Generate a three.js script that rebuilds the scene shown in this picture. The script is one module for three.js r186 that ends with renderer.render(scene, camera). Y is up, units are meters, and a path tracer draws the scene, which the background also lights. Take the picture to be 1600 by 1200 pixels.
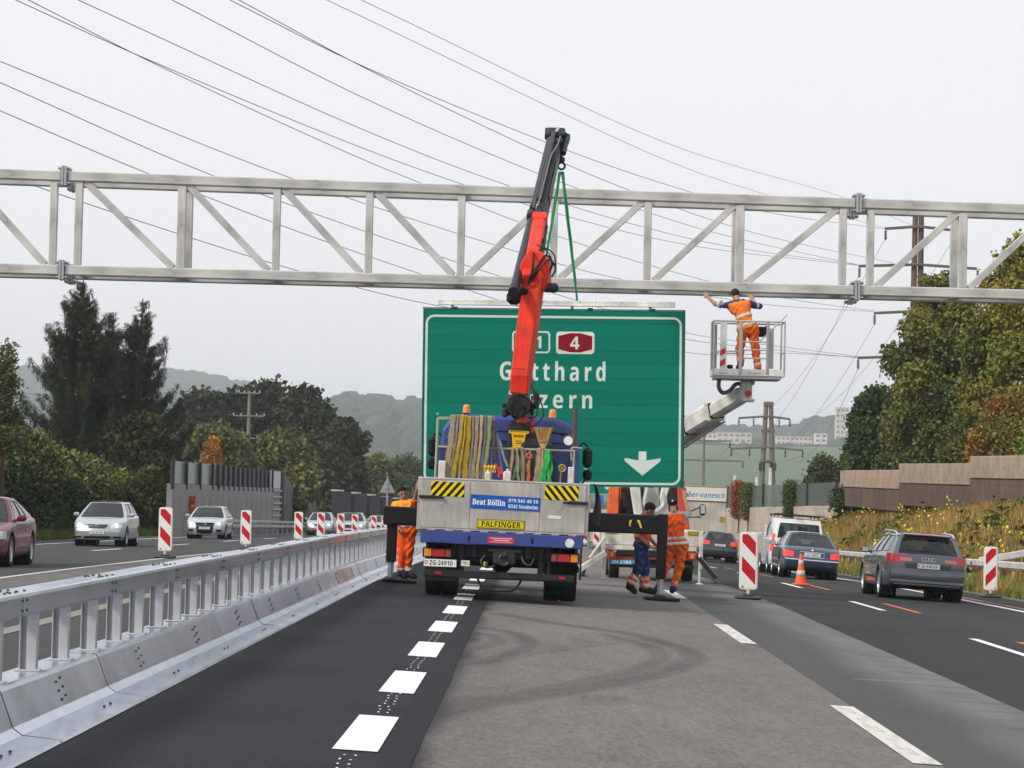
import * as THREE from 'three';
import { mergeGeometries, mergeVertices, toCreasedNormals } from 'three/addons/utils/BufferGeometryUtils.js';

// ------------------------------------------------------------------ camera, sky, sun, exposure
const scene = new THREE.Scene();
const renderer = new THREE.WebGLRenderer({ antialias: true });
renderer.toneMapping = THREE.LinearToneMapping;
renderer.toneMappingExposure = 1.2;
renderer.shadowMap.enabled = true;
const camera = new THREE.PerspectiveCamera(14.863, 4 / 3, 0.5, 12000);
camera.rotation.order = 'YXZ';
camera.position.set(0, 1.58, 0);
camera.rotation.set(0.038927, 0.008494, 0.022689);
scene.add(camera);

const SUN = new THREE.Vector3(-0.66, 0.66, 0.16).normalize();
{ // milky autumn haze: one pale sky, a little brighter towards the veiled sun
  const W = 256, H = 128, a = new Float32Array(W * H * 4);
  for (let j = 0; j < H; j++) for (let i = 0; i < W; i++) {
    const th = (j + 0.5) / H * Math.PI - Math.PI / 2, ph = (i + 0.5) / W * 2 * Math.PI - Math.PI;
    const d = [Math.cos(th) * Math.cos(ph), Math.sin(th), Math.cos(th) * Math.sin(ph)];
    const s = Math.max(0, d[0] * SUN.x + d[1] * SUN.y + d[2] * SUN.z);
    const up = Math.max(0, Math.min(1, d[1] * 3.2));
    const glow = 1 + 0.35 * Math.pow(s, 6) + 0.4 * Math.pow(s, 40);
    const o = (j * W + i) * 4;
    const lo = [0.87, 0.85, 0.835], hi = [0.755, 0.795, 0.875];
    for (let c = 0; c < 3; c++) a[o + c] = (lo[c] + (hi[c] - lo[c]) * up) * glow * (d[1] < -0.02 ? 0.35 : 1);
    a[o + 3] = 1;
  }
  const t = new THREE.DataTexture(a, W, H, THREE.RGBAFormat, THREE.FloatType);
  t.mapping = THREE.EquirectangularReflectionMapping; t.magFilter = THREE.LinearFilter; t.needsUpdate = true;
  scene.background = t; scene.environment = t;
}
const sun = new THREE.DirectionalLight(new THREE.Color(1, 0.91, 0.77), 2.5);
sun.position.copy(SUN).multiplyScalar(200); sun.target.position.set(0, 0, -60);
sun.castShadow = true; sun.shadow.radius = 18; sun.shadow.mapSize.set(2048, 2048);
Object.assign(sun.shadow.camera, { left: -80, right: 80, top: 80, bottom: -80, near: 1, far: 500 });
scene.add(sun, sun.target);
scene.fog = new THREE.FogExp2(new THREE.Color(0.87, 0.935, 1.0), 0.00019);

// ------------------------------------------------------------------ helpers
const PI = Math.PI, V3 = (x, y, z) => new THREE.Vector3(x, y, z);
let seed = 1;
function rng(s) { let t = s >>> 0; return () => { t += 0x6D2B79F5; let r = Math.imul(t ^ t >>> 15, 1 | t); r ^= r + Math.imul(r ^ r >>> 7, 61 | r); return ((r ^ r >>> 14) >>> 0) / 4294967296; }; }
const clamp = (x, a = 0, b = 1) => Math.min(b, Math.max(a, x)), lerp = (a, b, t) => a + (b - a) * t;
const smooth = (a, b, x) => { const t = clamp((x - a) / (b - a)); return t * t * (3 - 2 * t); };
function interp(tab, x) { // piecewise smooth (monotone) table lookup
  if (x <= tab[0][0]) return tab[0][1];
  for (let i = 0; i < tab.length - 1; i++) if (x <= tab[i + 1][0]) return lerp(tab[i][1], tab[i + 1][1], (x - tab[i][0]) / (tab[i + 1][0] - tab[i][0]));
  return tab[tab.length - 1][1];
}
const used = {};
function numbered(n) { const k = used[n] = (used[n] ?? -1) + 1; return k ? n + '_' + String(k).padStart(3, '0') : n; }
function meta(o, label, category, group, kind) {
  if (label) o.userData.label = label; if (category) o.userData.category = category;
  if (group) o.userData.group = group; if (kind) o.userData.kind = kind; return o;
}
function thing(name, label, category, pos = [0, 0, 0], turn = 0, group) {
  const o = new THREE.Group(); o.name = numbered(name); scene.add(o); o.position.set(...pos); o.rotation.y = turn;
  return meta(o, label, category, group);
}
function part(name, g, m, parent, label) {
  const o = new THREE.Mesh(Array.isArray(g) ? merge(g) : g, m); o.name = name; o.castShadow = o.receiveShadow = true;
  if (parent) parent.add(o); if (label) o.userData.label = label; return o;
}
function struct(name, g, m) { const o = part(numbered(name), g, m, scene); o.userData.kind = 'structure'; return o; }
function pivot(name, parent, pos = [0, 0, 0]) { const o = new THREE.Group(); o.name = name; o.position.set(...pos); parent.add(o); return o; }
function single(name, g, m, label, category, group) { const o = part(numbered(name), g, m, scene); return meta(o, label, category, group); }
function copyOf(root, pos, turn, label, group) {
  const c = root.clone(); c.name = numbered(root.name.replace(/_\d{3}$/, '')); scene.add(c); c.userData = { ...root.userData };
  if (pos) c.position.set(...pos); if (turn !== undefined) c.rotation.y = turn;
  if (label) c.userData.label = label; if (group) c.userData.group = group; return c;
}
function flat(g) { // position, normal, uv only, no index
  let r = g.index ? g.toNonIndexed() : g;
  for (const k of Object.keys(r.attributes)) if (!['position', 'normal', 'uv', 'color'].includes(k)) r.deleteAttribute(k);
  if (!r.attributes.normal) r.computeVertexNormals();
  if (!r.attributes.uv) boxUV(r);
  return r;
}
function merge(list) {
  const l = list.flat(9).map(flat), anyC = l.some(g => g.attributes.color);
  if (anyC) for (const g of l) if (!g.attributes.color) g.setAttribute('color', new THREE.BufferAttribute(new Float32Array(g.attributes.position.count * 3).fill(1), 3));
  return l.length === 1 ? l[0] : mergeGeometries(l);
}
function boxUV(g, s = 1) { // uv in metres from the dominant axis
  const p = g.attributes.position, n = g.attributes.normal, u = new Float32Array(p.count * 2);
  for (let i = 0; i < p.count; i++) {
    const ax = Math.abs(n.getX(i)), ay = Math.abs(n.getY(i)), az = Math.abs(n.getZ(i));
    let a = p.getX(i), b = p.getY(i);
    if (ay >= ax && ay >= az) b = p.getZ(i); else if (ax > az) a = p.getZ(i);
    u[2 * i] = a * s; u[2 * i + 1] = b * s;
  }
  g.setAttribute('uv', new THREE.BufferAttribute(u, 2)); return g;
}
function tf(g, x = 0, y = 0, z = 0, rx = 0, ry = 0, rz = 0) {
  const m = new THREE.Matrix4().makeRotationFromEuler(new THREE.Euler(rx, ry, rz, 'YXZ')); m.setPosition(x, y, z); g.applyMatrix4(m); return g;
}
function cb(w, h, d, x = 0, y = 0, z = 0, c = 0.008, rx = 0, ry = 0, rz = 0) { // chamfered box
  c = Math.min(c, w * 0.45, h * 0.45, d * 0.45);
  const X = w / 2, Y = h / 2, Z = d / 2, pos = [];
  const q = (a, b, e, f) => { pos.push(...a, ...b, ...e, ...a, ...e, ...f); };
  const v = (sx, sy, sz, k) => [sx * (X - (k === 0 ? 0 : c)), sy * (Y - (k === 1 ? 0 : c)), sz * (Z - (k === 2 ? 0 : c))];
  for (const s of [-1, 1]) {
    let A = [v(s, -1, -1, 0), v(s, 1, -1, 0), v(s, 1, 1, 0), v(s, -1, 1, 0)]; if (s < 0) A.reverse(); q(...A);
    A = [v(-1, s, -1, 1), v(-1, s, 1, 1), v(1, s, 1, 1), v(1, s, -1, 1)]; if (s < 0) A.reverse(); q(...A);
    A = [v(-1, -1, s, 2), v(1, -1, s, 2), v(1, 1, s, 2), v(-1, 1, s, 2)]; if (s < 0) A.reverse(); q(...A);
  }
  const edge = (a, b, e, f, n) => { // orient outward
    const ab = V3(b[0] - a[0], b[1] - a[1], b[2] - a[2]), ae = V3(e[0] - a[0], e[1] - a[1], e[2] - a[2]);
    if (ab.cross(ae).dot(V3(...n)) < 0) q(f, e, b, a); else q(a, b, e, f);
  };
  for (const s of [-1, 1]) for (const t of [-1, 1]) {
    edge(v(s, t, -1, 0), v(s, t, 1, 0), v(s, t, 1, 1), v(s, t, -1, 1), [s, t, 0]);
    edge(v(s, -1, t, 0), v(s, 1, t, 0), v(s, 1, t, 2), v(s, -1, t, 2), [s, 0, t]);
    edge(v(-1, s, t, 1), v(1, s, t, 1), v(1, s, t, 2), v(-1, s, t, 2), [0, s, t]);
    for (const r of [-1, 1]) {
      const a = v(s, t, r, 0), b = v(s, t, r, 1), e = v(s, t, r, 2);
      const n = V3(b[0] - a[0], b[1] - a[1], b[2] - a[2]).cross(V3(e[0] - a[0], e[1] - a[1], e[2] - a[2]));
      if (n.dot(V3(s, t, r)) > 0) pos.push(...a, ...b, ...e); else pos.push(...a, ...e, ...b);
    }
  }
  const g = new THREE.BufferGeometry(); g.setAttribute('position', new THREE.Float32BufferAttribute(pos, 3)); g.computeVertexNormals();
  boxUV(g); return tf(g, x, y, z, rx, ry, rz);
}
function orient(g, a, b, up = V3(0, 1, 0)) { // geometry along +y from 0..1-length centred -> from a to b; local z towards 'up' side
  const y = b.clone().sub(a), L = y.length(); y.normalize();
  let x = new THREE.Vector3().crossVectors(y, up); if (x.lengthSq() < 1e-6) x.set(1, 0, 0); x.normalize();
  const z = new THREE.Vector3().crossVectors(x, y);
  const m = new THREE.Matrix4().makeBasis(x, y, z); m.setPosition(a.clone().add(b).multiplyScalar(0.5)); g.applyMatrix4(m); return g;
}
function bar(a, b, w, h = w, c = 0.006, up) { a = V3(...a); b = V3(...b); return orient(cb(w, a.distanceTo(b), h, 0, 0, 0, c), a, b, up && V3(...up)); } // w across, h along 'up'
function rod(a, b, r, r2 = r, seg = 10) { a = V3(...a); b = V3(...b); return orient(new THREE.CylinderGeometry(r2, r, a.distanceTo(b), seg, 1), a, b); }
function tube(pts, r, seg = 24, rs = 7) { return new THREE.TubeGeometry(new THREE.CatmullRomCurve3(pts.map(p => V3(...p))), seg, r, rs); }
function prism(pts, depth, bevel = 0, curve = 6) { // outline in xy, extruded along z, centred
  const s = new THREE.Shape(pts.map(p => new THREE.Vector2(p[0], p[1])));
  const g = new THREE.ExtrudeGeometry(s, { depth: depth - 2 * bevel, bevelEnabled: bevel > 0, bevelThickness: bevel, bevelSize: bevel, bevelOffset: -bevel, bevelSegments: 1, curveSegments: curve });
  g.translate(0, 0, -(depth - 2 * bevel) / 2); boxUV(flat(g)); return g;
}
function rrect(w, h, r, n = 4) { const o = []; for (const [cx, cy, a] of [[1, 1, 0], [-1, 1, 1], [-1, -1, 2], [1, -1, 3]]) for (let i = 0; i <= n; i++) { const t = (a + i / n) * PI / 2; o.push([cx * (w / 2 - r) + r * Math.cos(t), cy * (h / 2 - r) + r * Math.sin(t)]); } return o; }
function lathe(pts, seg = 24) { return new THREE.LatheGeometry(pts.map(p => new THREE.Vector2(...p)), seg); }
function panel(w, h, x = 0, y = 0, z = 0, ry = 0, rx = 0, t = 0.004) { // thin printed plate, uv 0..1 on its front (+z)
  const b = cb(w, h, t, 0, 0, 0, 0.001); const p = b.attributes.position, u = b.attributes.uv;
  for (let i = 0; i < p.count; i++) u.setXY(i, p.getX(i) / w + 0.5, p.getY(i) / h + 0.5);
  return tf(b, x, y, z, rx, ry);
}
function gridGeo(nu, nv, fn, uvf) { // smooth indexed surface
  const pos = [], uv = [], idx = [];
  for (let j = 0; j <= nv; j++) for (let i = 0; i <= nu; i++) { const p = fn(i / nu, j / nv); pos.push(...p); const t = uvf ? uvf(i / nu, j / nv, p) : [i / nu, j / nv]; uv.push(...t); }
  for (let j = 0; j < nv; j++) for (let i = 0; i < nu; i++) { const a = j * (nu + 1) + i, b = a + 1, c = a + nu + 1, d = c + 1; idx.push(a, b, d, a, d, c); }
  const g = new THREE.BufferGeometry(); g.setAttribute('position', new THREE.Float32BufferAttribute(pos, 3)); g.setAttribute('uv', new THREE.Float32BufferAttribute(uv, 2)); g.setIndex(idx); g.computeVertexNormals(); return g;
}
// ------------------------------------------------------------------ noise and textures
const NS = 256, NT = new Float32Array(NS * NS); { const r = rng(7); for (let i = 0; i < NS * NS; i++) NT[i] = r(); }
function vn(x, y, per = NS) {
  const xi = Math.floor(x), yi = Math.floor(y), fx = x - xi, fy = y - yi, m = (a) => ((a % per) + per) % per;
  const x0 = m(xi) & 255, x1 = m(xi + 1) & 255, y0 = (m(yi) & 255) * NS, y1 = (m(yi + 1) & 255) * NS;
  const sx = fx * fx * (3 - 2 * fx), sy = fy * fy * (3 - 2 * fy);
  return lerp(lerp(NT[y0 + x0], NT[y0 + x1], sx), lerp(NT[y1 + x0], NT[y1 + x1], sx), sy);
}
function fbm(x, y, o = 4, per = NS) { let s = 0, a = 0.5, n = 0; for (let i = 0; i < o; i++) { s += a * vn(x + i * 17, y + i * 31, per); n += a; a *= 0.5; x *= 2; y *= 2; per = Math.min(NS, per * 2); } return s / n; }
function texOf(w, h, fn, srgb, rep = [1, 1]) {
  const a = new Uint8Array(w * h * 4);
  for (let j = 0; j < h; j++) for (let i = 0; i < w; i++) {
    const c = fn(i / w, j / h, i, j), o = (j * w + i) * 4;
    if (typeof c === 'number') { a[o] = a[o + 1] = a[o + 2] = clamp(c) * 255; } else for (let k = 0; k < 3; k++) a[o + k] = (srgb ? Math.pow(clamp(c[k]), 1 / 2.2) : clamp(c[k])) * 255;
    a[o + 3] = 255;
  }
  const t = new THREE.DataTexture(a, w, h, THREE.RGBAFormat); t.magFilter = THREE.LinearFilter; t.minFilter = THREE.LinearMipmapLinearFilter; t.generateMipmaps = true;
  t.wrapS = t.wrapT = THREE.RepeatWrapping; t.repeat.set(...rep); if (srgb) t.colorSpace = THREE.SRGBColorSpace; t.needsUpdate = true; return t;
}
function printed(w, h, draw) { const c = document.createElement('canvas'); c.width = w; c.height = h; draw(c.getContext('2d'), w, h); const t = new THREE.CanvasTexture(c); t.colorSpace = THREE.SRGBColorSpace; t.anisotropy = 8; return t; }
function fitText(x, s, font, cx, cy, w, h, col) { // text stretched to fill a box
  x.save(); x.font = font.replace('$', '100px'); x.textAlign = 'center'; x.textBaseline = 'alphabetic'; x.fillStyle = col;
  const m = x.measureText(s); x.translate(cx, cy); x.scale(w / m.width, h / 72); x.fillText(s, 0, 36); x.restore();
}
const std = (c, r = 0.6, m = 0, o = {}) => new THREE.MeshPhysicalMaterial({ color: c, roughness: r, metalness: m, specularIntensity: r > 0.4 ? 0.4 : 0.8, ...o });
const lin = (r, g, b) => new THREE.Color().setRGB(r, g, b);
function phys(c, r, m, o = {}) { return new THREE.MeshPhysicalMaterial({ color: c, roughness: r, metalness: m, ...o }); }

// shared wear textures
const T = {};
T.grime = texOf(512, 512, (u, v) => { const a = fbm(u * 8, v * 8, 5, 8), b = fbm(u * 24, v * 6, 3, 24); return 0.72 + 0.35 * (a - 0.5) + 0.3 * (b - 0.5); }, false);
T.grimeC = texOf(512, 512, (u, v) => { const a = fbm(u * 6, v * 6, 5, 6), b = fbm(u * 40, v * 5 + 3, 3, 40); const k = clamp(0.86 + 0.5 * (a - 0.5) + 0.28 * (b - 0.5)); return [k, k * 0.985, k * 0.96]; }, true);
T.fine = texOf(512, 512, (u, v, i, j) => NT[(i % 256) + (j % 256) * NS] * 0.5 + 0.5 * fbm(u * 64, v * 64, 2, 64), false);
T.zinc = texOf(512, 512, (u, v) => { const a = fbm(u * 4, v * 4, 3, 4), b = vn(u * 48, v * 48, 48), k = 0.84 + 0.22 * (a - 0.5) + 0.05 * (b - 0.5); return [k, k * 1.005, k * 1.02]; }, true);
T.zincR = texOf(256, 256, (u, v) => 0.5 + 0.22 * (fbm(u * 6, v * 6, 3, 6) - 0.5), false);
T.conc = texOf(512, 512, (u, v) => { const a = fbm(u * 7, v * 7, 5, 7), b = fbm(u * 60, v * 8, 3, 60), k = 0.8 + 0.42 * (a - 0.5) + 0.3 * (b - 0.5); return [k, k * 0.98, k * 0.95]; }, true);
const rep = (t, x, y = x) => { const c = t.clone(); c.repeat.set(x, y); c.needsUpdate = true; return c; };

const M = {
  zinc: std(lin(0.58, 0.61, 0.67), 0.42, 0.75, { map: rep(T.zinc, 0.5), roughnessMap: rep(T.zincR, 0.7) }),
  zincPost: std(lin(0.70, 0.71, 0.72), 0.5, 0.4, { map: rep(T.zinc, 1.3), roughnessMap: rep(T.zincR, 1.5) }),
  gantry: std(lin(0.60, 0.60, 0.595), 0.55, 0.0, { map: rep(T.grimeC, 0.35) }),
  black: std(lin(0.011, 0.0105, 0.011), 0.55, 0, { roughnessMap: T.grime }),
  blackMetal: std(lin(0.03, 0.03, 0.032), 0.5, 0.2, { roughnessMap: T.grime }),
  rubber: std(lin(0.022, 0.022, 0.023), 0.85),
  chrome: std(lin(0.7, 0.7, 0.72), 0.2, 0.9), steel: std(lin(0.45, 0.45, 0.46), 0.42, 0.7, { roughnessMap: T.grime }),
  white: std(lin(0.78, 0.78, 0.77), 0.5, 0, { map: rep(T.grimeC, 0.8) }),
  dark: std(lin(0.012, 0.012, 0.013), 0.8), alu: std(lin(0.53, 0.505, 0.47), 0.5, 0.2, { map: rep(T.grimeC, 0.55), roughnessMap: rep(T.grime, 0.7) }),
  conc: std(lin(0.42, 0.41, 0.395), 0.9, 0, { map: rep(T.conc, 0.2) }),
  wood: std(lin(0.4, 0.24, 0.1), 0.7), bolt: std(lin(0.05, 0.05, 0.06), 0.6, 0.3),
};
// ------------------------------------------------------------------ the lie of the land
const DROP = [[-60, 0], [52, 0], [60, -0.03], [75, -0.12], [90, -0.23], [110, -0.37], [130, -0.5], [165, -0.8], [200, -1.15], [260, -1.7], [420, -3]];
const drop = d => interp(DROP, d);
const cross = x => x >= -3.2 ? -0.045 * Math.min(x, 12.3) : x > -8 ? 0.144 * (x + 8) / 4.8 : 0;
// the right bank climbs to the block wall; the left embankment climbs behind the hard shoulder; fields beyond
function G(x, d) {
  let y = cross(x) + drop(d) - (x > 2 ? 0.18 * clamp((x - 2) / 6) * smooth(75, 130, d) : 0);
  if (x > 12.3) y += 2.05 * smooth(12.6, 16.6, x) * smooth(300, 150, d) * smooth(60, 95, d + 20) + 0.6 * smooth(17, 40, x);
  if (x < -18.6) y += 3.0 * smooth(-18.6, -26, x) * smooth(175, 150, d) + 0.8 * smooth(-19, -24, x);
  return y;
}
function sheet(xs, ds, off = 0, uvf) {
  const pos = [], uv = [], idx = [], n = xs.length;
  for (const d of ds) for (const x of xs) { pos.push(x, G(x, d) + off, -d); uv.push(...(uvf ? uvf(x, d) : [x, d])); }
  for (let j = 0; j < ds.length - 1; j++) for (let i = 0; i < n - 1; i++) { const a = j * n + i, b = a + 1, c = a + n, e = c + 1; idx.push(a, b, e, a, e, c); }
  const g = new THREE.BufferGeometry(); g.setAttribute('position', new THREE.Float32BufferAttribute(pos, 3)); g.setAttribute('uv', new THREE.Float32BufferAttribute(uv, 2)); g.setIndex(idx); g.computeVertexNormals(); return g;
}
const range = (a, b, n) => Array.from({ length: n + 1 }, (_, i) => lerp(a, b, i / n));
const DS = [-30, 0, 10, 20, 30, 40, 46, 52, 56, 60, 64, 68, 72, 78, 84, 90, 96, 104, 112, 120, 128, 136, 146, 156, 168, 180, 200, 230, 260, 300, 360];
{ // terrain under and around everything, out to the horizon
  const xs = [-6000, -1500, -700, -300, -140, -80, -50, -40, -34, -30, -27, -25, -23, -21, -19.5, -18.8, -18.2, -14, -8, -5.5, -3.2, 0, 4, 8, 12.2, 12.8, 13.3, 13.8, 14.3, 14.8, 15.3, 15.8, 16.3, 17, 19, 22, 28, 36, 50, 80, 140, 300, 700, 1500, 6000];
  const ds = [-400, -100, ...DS, 420, 500, 700, 1000, 1600, 2600, 6000];
  const g = sheet(xs, ds, -0.05);
  const map = texOf(512, 512, (u, v) => { const a = fbm(u * 6, v * 6, 5, 6), b = fbm(u * 40, v * 40, 2, 40); return [0.075 + 0.06 * a + 0.03 * b, 0.085 + 0.05 * a + 0.03 * b, 0.03 + 0.02 * b]; }, true);
  struct('ground', g, std(0xffffff, 1, 0, { map: rep(map, 0.15) }));
}
// skid marks, stains and wear really are on the asphalt: rubber left by a turning lorry
const SK = [
  [[[-.77, 20.2], [-.7, 20.9], [-.32, 22.6], [.25, 24.5], [.92, 26.9], [1.44, 29.4], [1.74, 31.5], [1.74, 33.6], [1.46, 35.1], [1.15, 36.6], [.36, 37.9], [-.43, 39.9]], .17, .5],
  [[[-.71, 22.1], [-.14, 23.6], [.47, 26], [1.09, 28.9], [1.36, 31.3], [1.33, 33.6], [.93, 35.6]], .14, .42],
  [[[-.75, 27.2], [-.41, 28.2], [-.19, 30], [-.03, 31.7], [-.06, 33.3], [-.28, 34.7], [-.67, 35.4]], .13, .5],
  [[[-.78, 28.8], [-.5, 31], [-.37, 32.3], [-.48, 33.6], [-.66, 33.9]], .11, .4],
  [[[-.4, 27.6], [.05, 30.3], [1.02, 33.9]], .07, .22], [[[-.6, 23.8], [.2, 25.2], [1.2, 26]], .06, .15],
].map(([p, w, k]) => [new THREE.CatmullRomCurve3(p.map(q => V3(q[0], 0, q[1]))).getPoints(90), w, k]);
function skid(x, d) {
  let k = 0;
  for (const [pts, w, s] of SK) {
    let m = 9; for (const p of pts) { const dx = p.x - x, dd = (p.z - d) * 0.32, q = dx * dx + dd * dd; if (q < m) m = q; }
    m = Math.sqrt(m); if (m < w * 1.3) k = Math.max(k, s * smooth(w * 1.3, w * 0.35, m) * (0.75 + 0.5 * vn(m * 60, d * 0.7)));
  }
  return k;
}
T.aspBump = texOf(512, 512, (u, v, i, j) => 0.5 * NT[(i % 256) + (j % 256) * NS] + 0.5 * vn(u * 120, v * 120, 120), false);
T.aspBump.repeat.set(0.9, 0.9);
const asph = (map, k = 0.25) => phys(0xffffff, 0.92, 0, { map, specularIntensity: k, bumpMap: T.aspBump, bumpScale: 0.004 });
const g0 = (i, j) => NT[(i * 5 + 3) % 256 + ((j * 3 + 1) % 256) * NS], grit = (i, j) => NT[(i * 7 + 13) % 256 + ((j * 11 + 5) % 256) * NS];
// fresh black asphalt beside the rail (with a few white chips)
const newMap = texOf(512, 1024, (u, v, i, j) => {
  const a = fbm(u * 4, v * 8, 4, 4), g = grit(i, j); let k = 0.022 + 0.014 * (a - 0.5) + 0.024 * (g - 0.5);
  if (NT[(i * 31 + j * 17) % 65536] > 0.9985) k += 0.35 * NT[(i * 3 + j * 7) % 65536];
  return [k * 0.95, k * 0.99, k * 1.13];
}, true); newMap.wrapS = newMap.wrapT = THREE.RepeatWrapping;
const patchD = (d0, d1) => DS.filter(d => d > d0 && d < d1).reduce((a, d) => [...a, d], [d0]).concat(d1);
struct('road_fresh_lane', sheet([-3.8, -3.2, -2, -0.86], patchD(-30, 360), 0, (x, d) => [x / 2.4, d / 10]), asph(newMap));
// tar seam, ragged
{
  const ds = range(0, 100, 200), r = rng(5), pos = []; 
  const g = sheet([0, 1], ds); const p = g.attributes.position;
  for (let j = 0; j < ds.length; j++) for (let i = 0; i < 2; i++) { const x = i ? -0.68 + 0.012 * (vn(ds[j] * 1.7, 3) - 0.5) + 0.03 * (vn(ds[j] * 0.25, 9) - 0.5) : -0.86; p.setXYZ(j * 2 + i, x, G(x, ds[j]) + 0.005, -ds[j]); }
  g.computeVertexNormals(); boxUV(g);
  struct('road_tar_seam', g, phys(lin(0.016, 0.016, 0.017), 0.8, 0, { specularIntensity: 0.3, bumpMap: T.aspBump, bumpScale: 0.004 }));
}
// old brown-grey lane: near stretch with the skid marks, far stretch plain
const oldK = (u, v, i, j, x, d) => {
  const a = fbm(x * 0.9, d * 0.22, 4), b = fbm(x * 5, d * 1.2, 3), g = grit(i, j);
  return 0.14 + 0.034 * (a - 0.5) + 0.03 * (b - 0.5) + 0.06 * (g - 0.5) + 0.05 * (vn(x * 38, d * 11) - 0.5) - 0.02 * smooth(0.62, 0.8, fbm(x * 1.6 + 9, d * 0.5 + 3, 3)) ;
};
const oldNear = texOf(1024, 1024, (u, v, i, j) => {
  const x = lerp(-0.86, 2.74, u), d = lerp(14, 58, v); let k = oldK(u, v, i, j, x, d);
  k *= 1 - 0.72 * smooth(-0.5, -0.72, x + 0.1 * (vn(d * 0.9, 2) - 0.5) + 0.08 * (g0(i, j) - 0.5)) - 0.12 * smooth(0.1, -0.6, x);
  const s = skid(x, d); k = lerp(k, 0.035, Math.min(0.75, s * (0.62 + 0.6 * grit(i, j))));
  if (Math.hypot(x - 0.62, (d - 17.6) * 0.4) < 0.05) k = 0.2;
  return [k * 1.09, k * 0.985, k * 0.91];
}, true); oldNear.wrapS = oldNear.wrapT = THREE.ClampToEdgeWrapping;
const oldFar = texOf(512, 512, (u, v, i, j) => { const k = oldK(u, v, i, j, u * 3.6, v * 20); return [k * 1.07, k * 0.985, k * 0.92]; }, true);
struct('road_old_lane', sheet([-0.86, 0, 1, 2, 2.74], patchD(14, 58), 0, (x, d) => [(x + 0.86) / 3.6, (d - 14) / 44]), asph(oldNear, 0.3));
struct('road_old_lane', merge([sheet([-0.86, 1, 2.74], patchD(58, 360), 0, (x, d) => [(x + 0.86) / 3.6, d / 20]), sheet([-0.86, 1, 2.74], patchD(-30, 14), 0, (x, d) => [(x + 0.86) / 3.6, d / 20])]), asph(oldFar, 0.3));
// grey strip, dusty towards the open lanes, with rolled-out dirt streaks
const stripMap = texOf(512, 2048, (u, v, i, j) => {
  const x = lerp(2.74, 4.36, u), d = lerp(14, 74, v), a = fbm(x * 1.4, d * 0.3, 4), g = grit(i, j);
  let k = 0.072 + 0.02 * (a - 0.5) + 0.03 * (g - 0.5);
  const dust = smooth(0.25, 0.8, u + 0.28 * (fbm(x * 2, d * 0.22, 3) - 0.5)) * (0.55 + 0.9 * (fbm(x * 3, d * 0.5 + 4, 3) - 0.3));
  k = lerp(k, 0.19, clamp(dust * 0.8));
  if (u > 0.62) { const t = (d * 0.9 + 0.3 * vn(d, 4)) % 1; k *= 1 - 0.22 * smooth(0.16, 0.0, Math.abs(t - 0.5)) * smooth(0.62, 0.75, u); }
  if (Math.abs(d - 29.5 - u * 0.4) < 0.1 && u > .3 && u < .75) k += 0.1 * g;
  return [k * 1.01, k, k * 0.97];
}, true); stripMap.wrapS = stripMap.wrapT = THREE.MirroredRepeatWrapping;
struct('road_grey_strip', sheet([2.74, 3.2, 3.8, 4.36], patchD(-30, 360), 0, (x, d) => [(x - 2.74) / 1.62, (d - 14) / 60]), asph(stripMap, 0.3));
const rightMap = texOf(512, 1024, (u, v, i, j) => {
  const x = u * 8, a = fbm(u * 8, v * 10, 4, 8), g = grit(i, j), wheel = Math.exp(-Math.pow((u - 0.42) * 9, 2)) + Math.exp(-Math.pow((u - 0.66) * 9, 2));
  const k = 0.032 + 0.014 * (a - 0.5) + 0.018 * (g - 0.5) + 0.007 * wheel; return [k * 1.01, k, k];
}, true);
struct('road_open_lanes', sheet([4.36, 6, 8, 10, 11.9], patchD(-30, 360), 0, (x, d) => [(x - 4.36) / 7.54, d / 24]), asph(rightMap));
struct('road_shoulder', sheet([11.9, 12.35], patchD(-30, 360), 0.002, (x, d) => [x / 3.6, d / 20]), asph(oldFar));
// left carriageway
const leftMap = texOf(512, 1024, (u, v, i, j) => {
  const a = fbm(u * 10, v * 10, 4, 10), g = grit(i, j); let k = 0.058 + 0.02 * (a - 0.5) + 0.022 * (g - 0.5);
  k *= 1 + 0.25 * Math.exp(-Math.pow((u - 0.35) * 14, 2)) ; return [k * 1.01, k, k * 0.98];
}, true);
struct('road_median', sheet([-8.2, -5.7, -3.8], patchD(-30, 360), 0, (x, d) => [x / 4, d / 20]), asph(leftMap));
const dustMap = texOf(256, 1024, (u, v, i, j) => { const a = fbm(u * 6, v * 30, 4, 6), k = 0.13 + 0.09 * (a - 0.5) + 0.03 * (grit(i, j) - 0.5); return [k, k * 0.97, k * 0.92]; }, true);
struct('road_dusty_edge', sheet([-9.15, -8.6, -8.2], patchD(-30, 360), 0, (x, d) => [x / 1, d / 12]), asph(dustMap));
struct('road_oncoming_lanes', sheet([-18.4, -16, -12, -9.15], patchD(-30, 360), 0, (x, d) => [(x + 18.4) / 9.25, d / 24]), asph(leftMap));

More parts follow.
